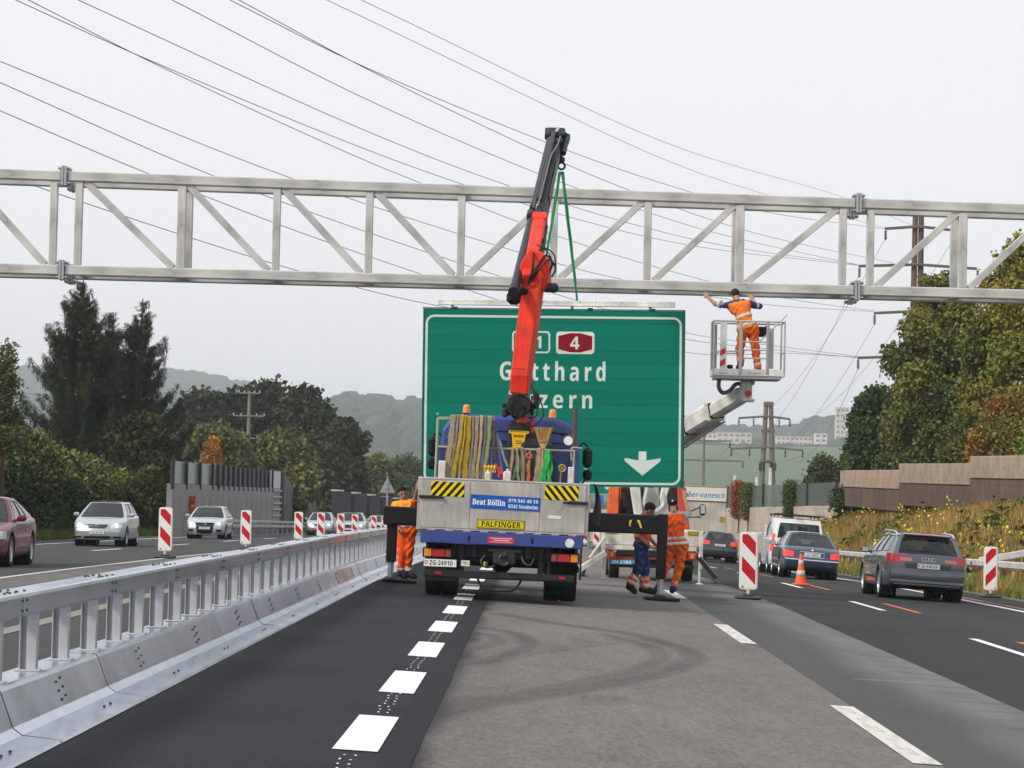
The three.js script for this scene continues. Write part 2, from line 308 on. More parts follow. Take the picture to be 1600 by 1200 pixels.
// ------------------------------------------------------------------ painted markings
const paintMap = texOf(256, 256, (u, v, i, j) => { const k = 0.9 + 0.1 * (grit(i, j) - 0.5) + 0.1 * (fbm(u * 8, v * 8, 3, 8) - 0.5); return [k, k, k]; }, true);
const wornMap = texOf(256, 512, (u, v, i, j) => { const a = fbm(u * 5, v * 14, 4, 5), e = Math.abs(u - 0.62) * 2.2; const k = clamp(0.9 - 0.3 * smooth(0.6, 0.8, a + 0.3 * (grit(i, j) - 0.5)) - 0.22 * smooth(0.16, 0, e) * smooth(.46, .64, a + 0.1 * (grit(j, i) - 0.5))); return [k, k * 0.97, k * 0.92]; }, true);
const paint = std(lin(0.8, 0.8, 0.8), 0.7, 0, { map: paintMap }), worn = std(lin(0.66, 0.645, 0.62), 0.8, 0, { map: wornMap }), orangePaint = std(lin(0.62, 0.2, 0.07), 0.75, 0, { map: wornMap }), dullPaint = std(lin(0.3, 0.28, 0.25), 0.85, 0, { map: rep(T.conc, 0.5) });
const mark = (x0, x1, d0, d1, off = 0.006) => sheet([x0, x1], d1 - d0 < 8 ? range(d0, d1, 3) : patchD(d0, d1), off, (x, d) => [(x - x0) / (x1 - x0), (d - d0) / Math.max(1, d1 - d0)]);
const dashLabel = 'road marking dash';
for (let k = 0; k < 10; k++) struct('lane_marking', mark(-1.18, -0.905, 17.7 + 5.27 * k, 20.5 + 5.27 * k, 0.007), paint);
{ // chalked guide dots between the fresh blocks
  const l = []; const r = rng(31);
  for (let d = 13; d < 50; d += 0.29) { const t = (d - 17.7) % 5.27; if (t > -0.1 && t < 2.9) continue; const x = -1.045 + 0.03 * (r() - 0.5); for (const s of [-0.035, 0.03]) l.push(mark(x + s - 0.007, x + s + 0.007, d, d + 0.04 + 0.05 * r())); }
  meta(struct('guide_dots', merge(l), paint), null, null, null, 'structure');
}
for (let k = 0; k < 5; k++) struct('lane_marking', mark(2.545, 2.745, 19.6 + 16.3 * k, 25.1 + 16.3 * k), worn);
for (let k = 0; k < 9; k++) { struct('lane_marking', mark(6.28, 6.42, 37.1 + 16.3 * k, 42.5 + 16.3 * k), paint); struct('lane_marking', mark(6.93, 7.06, 37 + 16.3 * k, 42.4 + 16.3 * k), orangePaint); }
struct('edge_line', mark(9.86, 10.06, -30, 250), paint); struct('edge_line', mark(10.34, 10.48, -30, 250), orangePaint);
struct('edge_line', mark(-5.62, -5.36, -30, 300), dullPaint); struct('edge_line', mark(-9.3, -9.17, -30, 300), worn);
struct('edge_line', mark(-16.4, -16.22, -30, 300), paint);
for (let k = 0; k < 10; k++) struct('lane_marking', mark(-12.75, -12.6, 66.5 + 18 * k, 72.5 + 18 * k), paint);

// ------------------------------------------------------------------ steel median barrier
{
  const bar0 = thing('median_barrier', 'long galvanised steel median barrier with upright posts left of the crane truck', 'guardrail', [0, 0, 0]);
  const MOD = 3.75, D0 = 9.4;
  // outlines (x, y above road at x=-2.67) of base skirt and top beam, as sheet-steel sections
  const Yb = 0.12;
  const base = [[-2.67, 0.006], [-2.685, 0.022], [-2.90, 0.045], [-2.955, 0.085], [-3.03, 0.285], [-3.045, 0.305], [-3.07, 0.312], [-3.27, 0.312], [-3.295, 0.305], [-3.31, 0.285], [-3.385, 0.085], [-3.44, 0.045], [-3.65, 0.02], [-3.67, 0.004]];
  const top = [[-3.045, 0.69], [-3.038, 0.705], [-3.038, 0.805], [-3.046, 0.823], [-3.065, 0.83], [-3.255, 0.83], [-3.274, 0.823], [-3.282, 0.805], [-3.282, 0.705], [-3.275, 0.69]];
  const loft = (prof, d0, d1, grow = 0, close) => {
    const pos = [], idx = [], uv = []; const P = close ? [...prof, prof[0]] : prof, n = P.length; let len = 0;
    const cx = -3.16, cy = 0.5;
    for (const [k, d] of [[0, d0], [1, d1]]) { len = 0; for (let i = 0; i < n; i++) { if (i) len += Math.hypot(P[i][0] - P[i - 1][0], P[i][1] - P[i - 1][1]); const sx = P[i][0] + Math.sign(P[i][0] - cx) * grow, sy = P[i][1] + (close || P[i][1] > 0.03 ? grow * (P[i][1] > 0.7 || !close ? 1 : -1) : 0); pos.push(sx, sy + Yb + drop(d), -d); uv.push(d, len); } }
    for (let i = 0; i < n - 1; i++) { idx.push(i, i + 1, n + i + 1, i, n + i + 1, n + i); }
    const g = new THREE.BufferGeometry(); g.setAttribute('position', new THREE.Float32BufferAttribute(pos, 3)); g.setAttribute('uv', new THREE.Float32BufferAttribute(uv, 2)); g.setIndex(idx);
    const f = g.toNonIndexed(); f.computeVertexNormals(); return toCreasedNormals(f, 0.22);
  };
  const r = rng(12), tones = [0.9, 1, 1.06, 0.95].map((k, i) => { const m = M.zinc.clone(); m.color = lin(0.68 * k, 0.72 * k, (0.8 + 0.02 * (i % 2)) * k); m.map = rep(T.zinc, 0.35 + 0.1 * i); return m; });
  for (let k = 0; k < 32; k++) {
    const d0 = D0 + k * MOD, d1 = d0 + MOD, j = 0.004 * (r() - 0.5);
    part('base_skirt', [loft(base, d0, d1 - 0.014, j), loft(base.map(([x, y]) => [lerp(x, -3.16, 0.02), Math.max(0.002, y - 0.006)]), d1 - 0.1, d1 + 0.1)], tones[k % 4], bar0);
    part('top_beam', [loft(top, d0 + 0.7, d1 + 0.7 - 0.01, 0, true)], tones[(k * 3 + 1) % 4], bar0);
    // bolts at the splices
    if (k < 16) {
      const l = []; const B = (x, y, d, nx, ny) => { const g = new THREE.CylinderGeometry(0.009, 0.011, 0.012, 6); g.rotateZ(Math.atan2(-nx, ny)); l.push(tf(g, x, y + Yb + drop(d), -d)); };
      for (const s of [-0.09, 0.09]) for (let i = 0; i < 3; i++) { const y = 0.125 + 0.055 * i + (s > 0 ? 0.015 : 0); B(-2.955 - (y - 0.085) * 0.375 + 0.004, y, d0 + 1.9 + s, 1, 0.37); }
      for (const s of [-0.08, 0.08]) for (const y of [0.725, 0.785]) B(-3.036, y, d0 + 0.75 + s, 1, 0);
      for (const s of [-0.3, -0.14, -0.04, 0.06, 0.16, 0.34]) for (const x of [-3.11, -3.21]) B(x + 0.02 * Math.sin(s * 40), 0.833, d0 + 0.7 + s, 0, 1);
      for (const s of [-0.14, 0.14]) B(-2.79, 0.04, d0 + 2.6 + s, 0.1, 1);
      part('bolts', l, M.bolt, bar0).userData.kind = 'stuff';
    }
    for (let i = 0; i < 3; i++) { // C-section posts with foot plate
      const d = d0 + 0.35 + i * 1.25, y = Yb + drop(d), h = 0.385, x = -3.15;
      part('post', [cb(0.064, h, 0.085, x + 0.022, y + 0.312 + h / 2, -d, 0.004), cb(0.008, h, 0.085, x - 0.052, y + 0.312 + h / 2, -d, 0.002), cb(0.1, h, 0.006, x, y + 0.312 + h / 2, -d - 0.04, 0.001), cb(0.16, 0.012, 0.13, x, y + 0.319, -d, 0.003), cb(0.006, 0.02, 0.02, x + 0.055, y + 0.52, -d, 0.002)], M.zincPost, bar0);
    }
  }
}
// ------------------------------------------------------------------ sign gantry: box truss across the motorway
{
  const g0 = thing('sign_gantry', 'grey steel box truss gantry spanning the whole motorway above the crane truck', 'gantry', [0, 0, 0]);
  const D = 58.5, W = 1.15; // depth of front face, spacing of the two planes
  const topY = x => 7.705 - 0.0126 * (x + 10.8) + 0.13, botY = x => 5.94 - 0.0036 * (x + 10.8) - 0.0;
  const joints = [-17.4, -9.53, 6.33, 14.2], cut = [-21, ...joints, 21];
  const s = 0.2; // chord size
  for (let i = 0; i < cut.length - 1; i++) for (const k of [0, 1]) for (const f of [topY, botY]) {
    const a = cut[i] + 0.06, b = cut[i + 1] - 0.06;
    part('chord', bar([a, f(a), -D - s / 2 - k * W], [b, f(b), -D - s / 2 - k * W], s, s, 0.02, [0, 0, 1]), M.gantry, g0);
  }
  for (const x of joints) for (const k of [0, 1]) for (const f of [topY, botY]) {
    const y = f(x), z = -D - s / 2 - k * W;
    part('joint_flange', [cb(0.05, 0.4, 0.32, x - 0.03, y, z, 0.008), cb(0.05, 0.4, 0.32, x + 0.03, y, z, 0.008), ...[-1, 1].flatMap(u => [-1, 1].map(v => rod([x - 0.12, y + 0.15 * u, z + 0.11 * v], [x + 0.12, y + 0.15 * u, z + 0.11 * v], 0.028, 0.028, 6)))], M.steel, g0);
  }
  // verticals and diagonals measured off the photograph: [x, wide?]
  const V = [[-20.4], [-18.55], [-17.75], [-17.05], [-15.2, 1], [-13.4], [-11.6], [-9.73], [-9.23], [-7.17, 1], [-5.27], [-3.42], [-1.58], [0.27], [2.14], [3.98, 1], [6.03], [6.58], [8.42, 1], [10.2], [12], [13.8], [14.5], [16.3, 1], [18.2], [20]];
  const post = (x, k, w) => part('vertical', bar([x, botY(x) + s / 2, -D - s / 2 - k * W], [x, topY(x) - s / 2, -D - s / 2 - k * W], w, 0.13, 0.012, [0, 0, 1]), M.gantry, g0);
  for (const [x, w] of V) for (const k of w ? [0, 1] : [0]) post(x, k, w ? 0.17 : 0.15);
  for (let i = 0; i < V.length - 1; i++) {
    const a = V[i][0], b = V[i + 1][0]; if (b - a < 1) continue;
    const down = (a + b) / 2 < -0.75; // slopes down to the middle from both sides
    for (const k of [0]) {
      const z = -D - s / 2 - k * W, A = down ? [a + 0.12, topY(a) - s / 2, z] : [a + 0.14, botY(a) + s / 2, z], B = down ? [b - 0.14, botY(b) + s / 2, z] : [b - 0.1, topY(b) - s / 2, z];
      part('diagonal', bar(A, B, 0.14, 0.11, 0.012, [0, 0, 1]), M.gantry, g0);
    }
  }
  for (const [x, w] of V) for (const f of [topY, botY]) part('cross_member', bar([x, f(x), -D - s], [x, f(x), -D - W], 0.14, 0.12, 0.01), M.gantry, g0);
  for (let i = 0; i < V.length - 1; i++) { const a = V[i][0], b = V[i + 1][0]; if (b - a < 1) continue; part('cross_brace', bar([a, botY(a), -D - s], [b, botY(b), -D - W], 0.08, 0.08, 0.008), M.gantry, g0); }
  // gantry legs on either verge, outside the picture
  for (const x of [-20.2, 19.6]) for (const k of [0, 1]) part('leg', bar([x, G(x, 58) - 0.1, -D - s / 2 - k * W], [x, topY(x) - s / 2, -D - s / 2 - k * W], 0.28, 0.28, 0.02), M.gantry, g0);
}
// ------------------------------------------------------------------ the hanging direction sign
{
  const L = -2.18, R = 2.80, W = R - L, H = 3.385, Z = -56.4, cy = 1.835 + H / 2, cx = (L + R) / 2;
  const tex = printed(1506, 1024, (x, w, h) => {
    const s = w / W, X = m => m * s; // m from the left edge / top
    x.fillStyle = 'rgb(0,122,102)'; x.fillRect(0, 0, w, h);
    const g = rng(3); for (let i = 0; i < 2600; i++) { x.fillStyle = `rgba(${g() < 0.5 ? '0,80,66' : '20,140,112'},0.035)`; x.fillRect(g() * w, g() * h, 60 + g() * 300, 1 + g() * 3); }
    const rr = (a, b, c, d, r) => { x.beginPath(); x.moveTo(a + r, b); x.arcTo(a + c, b, a + c, b + d, r); x.arcTo(a + c, b + d, a, b + d, r); x.arcTo(a, b + d, a, b, r); x.arcTo(a, b, a + c, b, r); x.closePath(); };
    const wht = 'rgb(222,228,222)', k = w / 406; // k: per photograph pixel
    x.strokeStyle = wht; x.lineWidth = 3.6 * k; rr(4.3 * k, 11.5 * k, w - 8.6 * k, h - 17 * k, 12 * k); x.stroke();
    // road numbers
    x.lineWidth = 2.6 * k; rr(139.5 * k, 35 * k, 57 * k, 32 * k, 5 * k); x.stroke();
    fitText(x, 'E41', 'bold $ sans-serif', 166 * k, 51 * k, 44 * k, 19 * k, wht);
    x.fillStyle = wht; rr(207 * k, 34 * k, 60 * k, 35 * k, 5.5 * k); x.fill();
    x.fillStyle = 'rgb(140,22,40)'; x.beginPath(); x.moveTo(210.5 * k, 41 * k); x.lineTo(229 * k, 36.4 * k); x.lineTo(245 * k, 36.4 * k); x.lineTo(263.5 * k, 41 * k); x.lineTo(263.5 * k, 61.5 * k); x.lineTo(245 * k, 66.5 * k); x.lineTo(229 * k, 66.5 * k); x.lineTo(210.5 * k, 61.5 * k); x.closePath(); x.fill();
    fitText(x, '4', 'bold $ sans-serif', 236.5 * k, 51.5 * k, 15 * k, 20 * k, wht);
    const word = (s, x0, x1, y0, y1) => { x.font = 'bold 100px sans-serif'; const ws = [...s].map(c => x.measureText(c).width), sp = 17, tot = ws.reduce((a, b) => a + b, 0) + sp * (s.length - 1), f = (x1 - x0) / tot; let a = x0; [...s].forEach((c, i) => { fitText(x, c, 'bold $ sans-serif', (a + ws[i] * f / 2) * k, (y0 + y1) / 2 * k, ws[i] * f * k, (y1 - y0) * k, wht); a += (ws[i] + sp) * f; }); };
    word('Gotthard', 118, 287, 82, 111); word('Luzern', 131, 267, 127, 154);
    x.fillStyle = wht; const a = (px, py) => x.lineTo(px * k, py * k);
    x.beginPath(); a(338, 220); a(350, 220); a(350, 234); a(372, 230.5); a(372, 235); a(344, 258); a(316, 235); a(316, 230.5); a(338, 234); x.closePath(); x.fill();
  });
  const sg = thing('direction_sign', 'big green motorway sign to Gotthard and Luzern hanging from the crane', 'road sign', [cx, cy, Z]);
  sg.rotation.z = 0.0105; sg.rotation.y = -0.004;
  const mats = [0, 1, 2].map(i => std(lin(0.86 + 0.05 * i, 0.86 + 0.05 * i, 0.86 + 0.05 * i), 0.55, 0.0, { map: tex, specularIntensity: 0.25 }));
  const n = 13, ph = H / n, rr = rng(8);
  for (let i = 0; i < n; i++) { // extruded aluminium planks, each with its slice of the print
    const y0 = -H / 2 + i * ph, b = cb(W, ph - 0.0022, 0.03, 0, y0 + ph / 2, 0.003 * (rr() - 0.5), 0.002), p = b.attributes.position, u = b.attributes.uv;
    for (let j = 0; j < p.count; j++) u.setXY(j, p.getX(j) / W + 0.5, p.getY(j) / H + 0.5);
    part('plank', b, mats[i % 3], sg);
  }
  part('backing', [cb(W - 0.04, H - 0.03, 0.012, 0, 0, -0.024, 0.002), ...[-1.9, -0.6, 0.7, 1.9].map(x => cb(0.1, H + 0.05, 0.1, x, 0.02, -0.085, 0.008))], std(lin(0.03, 0.17, 0.13), 0.5), sg);
  part('edge_trim', [cb(0.014, H + 0.01, 0.06, -W / 2 - 0.009, 0, 0, 0.003), cb(0.03, H + 0.01, 0.09, W / 2 + 0.017, 0, -0.01, 0.003), cb(W + 0.06, 0.016, 0.06, 0, H / 2 + 0.012, 0, 0.003)], std(lin(0.005, 0.1, 0.085), 0.45), sg);
  // lifting rail above the panel
  part('lifting_rail', [cb(4.55, 0.1, 0.09, 0.05, H / 2 + 0.13, -0.06, 0.01), cb(4.55, 0.012, 0.14, 0.05, H / 2 + 0.08, -0.04, 0.002)], M.white, sg);
  for (const x of [-1.95, 0.35, 1.85]) part('rail_bracket', cb(0.055, 0.16, 0.06, x, H / 2 + 0.03, -0.06, 0.004), M.white, sg);
}
// ------------------------------------------------------------------ cars
const glassMat = phys(lin(0.32, 0.36, 0.38), 0.03, 0, { transmission: 1, thickness: 0, ior: 1.45 });
const seatMat = std(lin(0.03, 0.03, 0.032), 0.9), tailRed = phys(lin(0.42, 0.012, 0.018), 0.18, 0, { clearcoat: 0.8 }), tailLit = phys(lin(0.8, 0.03, 0.02), 0.2, 0, { emissive: lin(1, 0.06, 0.05), emissiveIntensity: 0.45 }), amber = phys(lin(0.75, 0.24, 0.02), 0.25, 0), lampGlass = phys(lin(0.75, 0.77, 0.8), 0.08, 0.25, { clearcoat: 1 }), headLit = phys(lin(0.9, 0.9, 0.85), 0.15, 0, { emissive: lin(1, 0.97, 0.88), emissiveIntensity: 1.3 });
const carPaint = (r, g, b, m = 0.5) => phys(lin(r, g, b), 0.34, m, { clearcoat: 0.9, clearcoatRoughness: 0.06 });
function plateTex(s, bg = 'rgb(226,228,226)', col = '#15161a', cross = true) {
  return printed(384, 88, (x, w, h) => { x.fillStyle = bg; x.fillRect(0, 0, w, h); x.strokeStyle = '#333'; x.lineWidth = 4; x.strokeRect(2, 2, w - 4, h - 4); if (cross) { x.fillStyle = '#c01018'; x.fillRect(14, 22, 34, 40); x.fillStyle = '#fff'; x.fillRect(28, 28, 7, 28); x.fillRect(19, 38, 25, 7); fitText(x, '-', 'bold $ sans-serif', w - 24, h / 2, 18, 40, col); } fitText(x, s, 'bold $ sans-serif', cross ? w / 2 + 12 : w / 2, h / 2, w * (cross ? 0.7 : 0.86), h * 0.58, col); });
}
function shell(nu, nv, fn, nrm, t) { // thick patch: outer grid with a skirt t deep along -nrm
  const g = gridGeo(nu, nv, fn), p = g.attributes.position, pos = [], W = nu + 1;
  const ring = []; for (let i = 0; i <= nu; i++) ring.push(i); for (let j = 1; j <= nv; j++) ring.push(j * W + nu); for (let i = nu - 1; i >= 0; i--) ring.push(nv * W + i); for (let j = nv - 1; j > 0; j--) ring.push(j * W);
  const V = i => [p.getX(i), p.getY(i), p.getZ(i)], I = i => V(i).map((c, k) => c - nrm[k] * t);
  for (let k = 0; k < ring.length; k++) { const a = ring[k], b = ring[(k + 1) % ring.length]; pos.push(...V(a), ...I(b), ...V(b), ...V(a), ...I(a), ...I(b)); }
  const s = new THREE.BufferGeometry(); s.setAttribute('position', new THREE.Float32BufferAttribute(pos, 3)); s.computeVertexNormals(); boxUV(s);
  return merge([g, s]);
}
function flip(g) { const r = flat(g); const p = r.attributes.position, n = r.attributes.normal, u = r.attributes.uv; for (let i = 0; i < p.count; i += 3) { for (const [A, k] of [[p, 3], [u, 2]]) for (let c = 0; c < k; c++) { const a = A.array, x = a[(i + 1) * k + c]; a[(i + 1) * k + c] = a[(i + 2) * k + c]; a[(i + 2) * k + c] = x; } } for (let i = 0; i < n.count * 3; i++) n.array[i] *= -1; if (true) { const q = n.array; for (let i = 0; i < p.count; i += 3) for (let c = 0; c < 3; c++) { const x = q[(i + 1) * 3 + c]; q[(i + 1) * 3 + c] = q[(i + 2) * 3 + c]; q[(i + 2) * 3 + c] = x; } } return r; }
function faceOut(g, dir) { // make sure faces look along dir (vector or function of the centroid)
  const r = flat(g), p = r.attributes.position; let s = 0;
  for (let i = 0; i < p.count; i += 3) {
    const a = V3().fromBufferAttribute(p, i), b = V3().fromBufferAttribute(p, i + 1), c = V3().fromBufferAttribute(p, i + 2);
    const n = b.clone().sub(a).cross(c.clone().sub(a)); const d = typeof dir === 'function' ? dir(a) : dir; s += n.x * d[0] + n.y * d[1] + n.z * d[2];
  }
  return s < 0 ? flip(r) : r;
}
function wheelGeo(R, w, rimR, spokes, style = 0) {
  const tyre = lathe([[rimR, -w / 2 + 0.01], [rimR + 0.015, -w / 2], [R - 0.03, -w / 2], [R - 0.008, -w / 2 + 0.018], [R, -w / 2 + 0.045], [R, w / 2 - 0.045], [R - 0.008, w / 2 - 0.018], [R - 0.03, w / 2], [rimR + 0.015, w / 2], [rimR, w / 2 - 0.01]], 32);
  tyre.rotateZ(-PI / 2);
  const rim = [lathe([[rimR - 0.03, w / 2 - 0.07], [rimR - 0.022, w / 2 - 0.012], [rimR, w / 2 - 0.006], [rimR + 0.004, w / 2 - 0.03]], 28).rotateZ(-PI / 2), new THREE.CylinderGeometry(0.06, 0.07, 0.03, 12).rotateZ(PI / 2).translate(w / 2 - 0.03, 0, 0)];
  for (let i = 0; i < spokes; i++) { const a = i / spokes * 2 * PI; const s = cb(0.022, rimR - 0.03, style ? 0.045 : 0.06, 0, (rimR - 0.02) / 2 + 0.02, 0, 0.006); s.translate(w / 2 - 0.035, 0, 0); s.rotateX(a); rim.push(s); }
  const back = [new THREE.CylinderGeometry(rimR - 0.01, rimR - 0.01, 0.02, 24).rotateZ(PI / 2).translate(-0.01, 0, 0), new THREE.CylinderGeometry(rimR * 0.6, rimR * 0.6, 0.03, 20).rotateZ(PI / 2).translate(0.03, 0, 0)];
  return { tyre, rim: merge(rim), back: merge(back) };
}
const rimMat = std(lin(0.55, 0.56, 0.58), 0.35, 0.6), discMat = std(lin(0.05, 0.05, 0.052), 0.5, 0.5);
function addWheel(parent, wg, x, y, z, side, m = rimMat) {
  const w = pivot('wheel', parent, [x, y, z]); if (side < 0) w.rotation.y = PI;
  part('tyre', wg.tyre, M.rubber, w); part('rim', wg.rim, m, w); part('brake_disc', wg.back, discMat, w); return w;
}
function makeCar(S, label, cat, pos, turn, group) {
  const o = thing(S.name, label, cat, pos, turn, group);
  const L2 = S.L / 2, hw = S.W / 2, paint = S.paint, zf = S.zAxF, zr = S.zAxR, Rw = S.R, ra = Rw + 0.055;
  const width = z => hw * interp(S.plan, z), deck = z => interp(S.deck, z), sill = z => interp(S.sill, z);
  const arch = z => { let y = sill(z); for (const c of [zf, zr]) { const d = Math.abs(z - c); if (d < ra) y = Math.max(y, Rw + Math.sqrt(ra * ra - d * d)); } return y; };
  const ymid = S.waist ?? 0.62;
  const sideX = (z, y) => width(z) * (1 - 0.22 * Math.pow((y - ymid) / 1.0, 2) - 0.03 * smooth(0.35, 0.2, y)) - (S.flank ? S.flank * Math.exp(-Math.pow((y - S.flankY) / 0.05, 2)) : 0);
  const zoffR = y => interp(S.tail, y), zoffF = y => interp(S.nose, y);
  const zw = z => [smooth(L2 - 0.4, L2 - 0.02, z), smooth(-L2 + 0.4, -L2 + 0.02, z)];
  const warp = (z, y) => { const [a, b] = zw(z); return z + a * zoffR(y) - b * zoffF(y); };
  // stations
  const zs = new Set(); for (let i = 0; i <= 46; i++) zs.add(lerp(-L2, L2, i / 46)); for (const c of [zf, zr]) for (let k = -8; k <= 8; k++) zs.add(c + ra * Math.sin(k / 8 * PI / 2) * (Math.abs(k) === 8 ? 0.9999 : 1)); for (const c of [zf, zr]) { zs.add(c - ra - 0.004); zs.add(c + ra + 0.004); }
  for (const q of [0.03, 0.08, 0.14]) { zs.add(L2 - q); zs.add(-L2 + q); }
  const Z = [...zs].filter(z => z >= -L2 && z <= L2).sort((a, b) => a - b);
  const half = z => { // (x, y) from sill to centre line of deck
    const yb = arch(z), yt = deck(z), P = [[sideX(z, yb) * 0.93, yb], [sideX(z, yb) * 0.985, yb + 0.012]]; const n = 11, y0 = yb + 0.035, y1 = Math.max(y0 + 0.02, yt - 0.055);
    for (let i = 0; i <= n; i++) { const y = lerp(y0, y1, i / n); P.push([sideX(z, y), y]); }
    const xs = sideX(z, y1); P.push([xs - 0.012, yt - 0.025], [xs - 0.04, yt - 0.006], [xs - 0.09, yt + 0.003]);
    const cr = S.crown ?? 0.03; for (const t of [0.7, 0.45, 0.2, 0]) P.push([(xs - 0.09) * t, yt + 0.003 + cr * (1 - t * t)]); return P;
  };
  const rows = Z.map(z => { const h = half(z); return [...h.map(([x, y]) => [x, y, warp(z, y)]), ...h.slice(0, -1).reverse().map(([x, y]) => [-x, y, warp(z, y)])]; });
  const nj = rows[0].length, ps = [], ix = []; for (const r of rows) for (const p of r) ps.push(...p);
  for (let i = 0; i < rows.length - 1; i++) for (let j = 0; j < nj - 1; j++) { const a = i * nj + j, b = a + 1, c = a + nj, d = c + 1; ix.push(a, b, d, a, d, c); }
  let body = new THREE.BufferGeometry(); body.setAttribute('position', new THREE.Float32BufferAttribute(ps, 3)); body.setIndex(ix); body = faceOut(toCreasedNormals(body.toNonIndexed(), 0.55), a => [a.x, a.y - 0.5, a.z * 0.2]);
  const bowR = S.bowR ?? 0.09, bowF = S.bowF ?? 0.14;
  const cap = (end, x, y) => { const w = sideX(end * L2, y); return end > 0 ? L2 + zoffR(y) + bowR * (1 - (x / w) ** 2) : -L2 - zoffF(y) - bowF * (1 - (x / w) ** 2); };
  const capGeo = end => { const yb = sill(end * L2), yt = deck(end * L2); return faceOut(toCreasedNormals(gridGeo(20, 22, (u, v) => { const y = lerp(yb, yt, v), edge = smooth(0.93, 1, v) * 0.09 + smooth(0.07, 0, v) * 0.07, x = (2 * u - 1) * (sideX(end * L2, y) - edge * 0.6); return [x, y + (S.crown ?? 0.03) * smooth(0.5, 1, v) * (1 - (2 * u - 1) ** 2), cap(end, x, y)]; }).toNonIndexed(), 0.5), [0, 0, end]); };
  // patches lying on the skin
  const onCap = (end, x0, x1, y0, y1, t, n = 6, f) => shell(n, 4, (u, v) => { let x = lerp(x0, x1, u), y = lerp(y0, y1, v); if (f) [x, y] = f(u, v, x, y); return [x, y, cap(end, clamp(x, -hw * 0.95, hw * 0.95), y) + end * t]; }, [0, 0, end], t + 0.03);
  const onSide = (s, z0, z1, y0, y1, t, n = 8, f) => { const g = shell(n, 5, (u, v) => { let z = lerp(z0, z1, u), y = lerp(y0, y1, v); if (f) [z, y] = f(u, v, z, y); return [s * (sideX(z, y) + t), y, warp(z, y)]; }, [s, 0, 0], t + 0.012); return faceOut(g, a => [s, 0, 0]); };
  const wrap = (end, s, zin, xin0, y0, y1, t, f) => { const xin = Math.abs(xin0); // lamp round a corner: side from zin to the end, then across to xin
    const ze = end * L2, g = shell(12, 5, (u, v) => { let y = lerp(y0, y1, v), q = f ? f(u, v) : 0; y += q; if (u < 0.5) { const z = lerp(zin, ze, u * 2); return [s * (sideX(z, y) + t), y, warp(z, y)]; } const xe = sideX(ze, y), x = lerp(xe, xin, u * 2 - 1); return [s * (x + t * (2 - 2 * u)), y, cap(end, x, y) + end * t * smooth(0.5, 0.6, u)]; }, [s * 0.7, 0, end * 0.7], t + 0.02); return faceOut(g, [s, 0, end]);
  };
  part('body', [body, faceOut(capGeo(1), [0, 0, 1]), faceOut(capGeo(-1), [0, 0, -1])], paint, o);
  // underside and arch liners
  const un = [cb(S.W - 0.3, 0.16, S.L - 0.5, 0, Math.min(...S.sill.map(q => q[1])) + 0.1, 0, 0.03)];
  for (const c of [zf, zr]) for (const s of [-1, 1]) { const cy = new THREE.CylinderGeometry(ra + 0.003, ra + 0.003, 0.3, 24, 1, true, 0, PI); cy.rotateZ(PI / 2); cy.rotateX(-PI / 2); un.push(cy.translate(s * (width(c) - 0.2), Rw, c), new THREE.CylinderGeometry(ra, ra, 0.01, 24).rotateZ(PI / 2).translate(s * (width(c) - 0.36), Rw, c)); }
  part('underbody', un, M.dark, o);
  // cabin
  const B = S.cab, bx = z => sideX(z, deck(z) - 0.055) - (B.inset ?? 0.055), roofY = z => B.roof + (B.arch ?? 0.03) * (1 - Math.pow((z - (B.zB + B.zC) / 2) / ((B.zC - B.zB) / 2 + 0.3), 2)), rx = z => B.rw * (1 - 0.06 * Math.pow((z - (B.zB + B.zC) / 2) / ((B.zC - B.zB) / 2), 2));
  const sideP = (s, u, v, k = 0) => { const zb = lerp(B.zA, B.zD, u), zt = lerp(B.zB, B.zC, u), ax = bx(zb), tx = rx(zt), yb = deck(zb) - 0.02, yt = roofY(zt) - 0.035; const w = Math.pow(v, 1.35); return [s * (ax + (tx - ax) * w - k), lerp(yb, yt, v), lerp(zb, zt, v) + (B.bow ?? 0) * v * (1 - v) * (u > 0.9 ? 1 : u < 0.1 ? -1 : 0)]; };
  const scr = (end, u, v, k = 0) => { const e = sideP(1, end > 0 ? 1 : 0, v), t = 2 * u - 1, bow = end > 0 ? (B.bowR ?? 0.07) : (B.bowF ?? 0.16), inz = end > 0 ? 1 : -1; return [t * e[0], e[1] + 0.012 * (1 - t * t) * v + (S.crown ?? 0.03) * 0.6 * (1 - v) * (1 - t * t), e[2] + inz * bow * (1 - t * t) - inz * k]; };
  const roofP = (u, v) => { const a = scr(-1, u, 1), b = scr(1, u, 1), t = 2 * u - 1, z = lerp(a[2], b[2], v); const x = t * lerp(Math.abs(sideP(1, v, 1)[0]), Math.abs(sideP(1, v, 1)[0]), v); return [x, roofY(lerp(B.zB, B.zC, v)) - 0.035 + 0.04 * (1 - Math.pow(Math.abs(t), 3)) - 0.004 * v, z]; };
  const holed = (fn, us, vs, holes, dir, k) => { // frame with openings + list of panes
    const U = [...new Set([0, 1, ...us, ...holes.flatMap(h => [h[0], h[1]])])].sort((a, b) => a - b), Vv = [...new Set([0, 1, ...vs, ...holes.flatMap(h => [h[2], h[3]])])].sort((a, b) => a - b), fr = [];
    for (let i = 0; i < U.length - 1; i++) for (let j = 0; j < Vv.length - 1; j++) { const mu = (U[i] + U[i + 1]) / 2, mv = (Vv[j] + Vv[j + 1]) / 2; if (holes.some(h => mu > h[0] && mu < h[1] && mv > h[2] && mv < h[3])) continue; fr.push(gridGeo(2, 2, (a, b) => fn(lerp(U[i], U[i + 1], a), lerp(Vv[j], Vv[j + 1], b)))); }
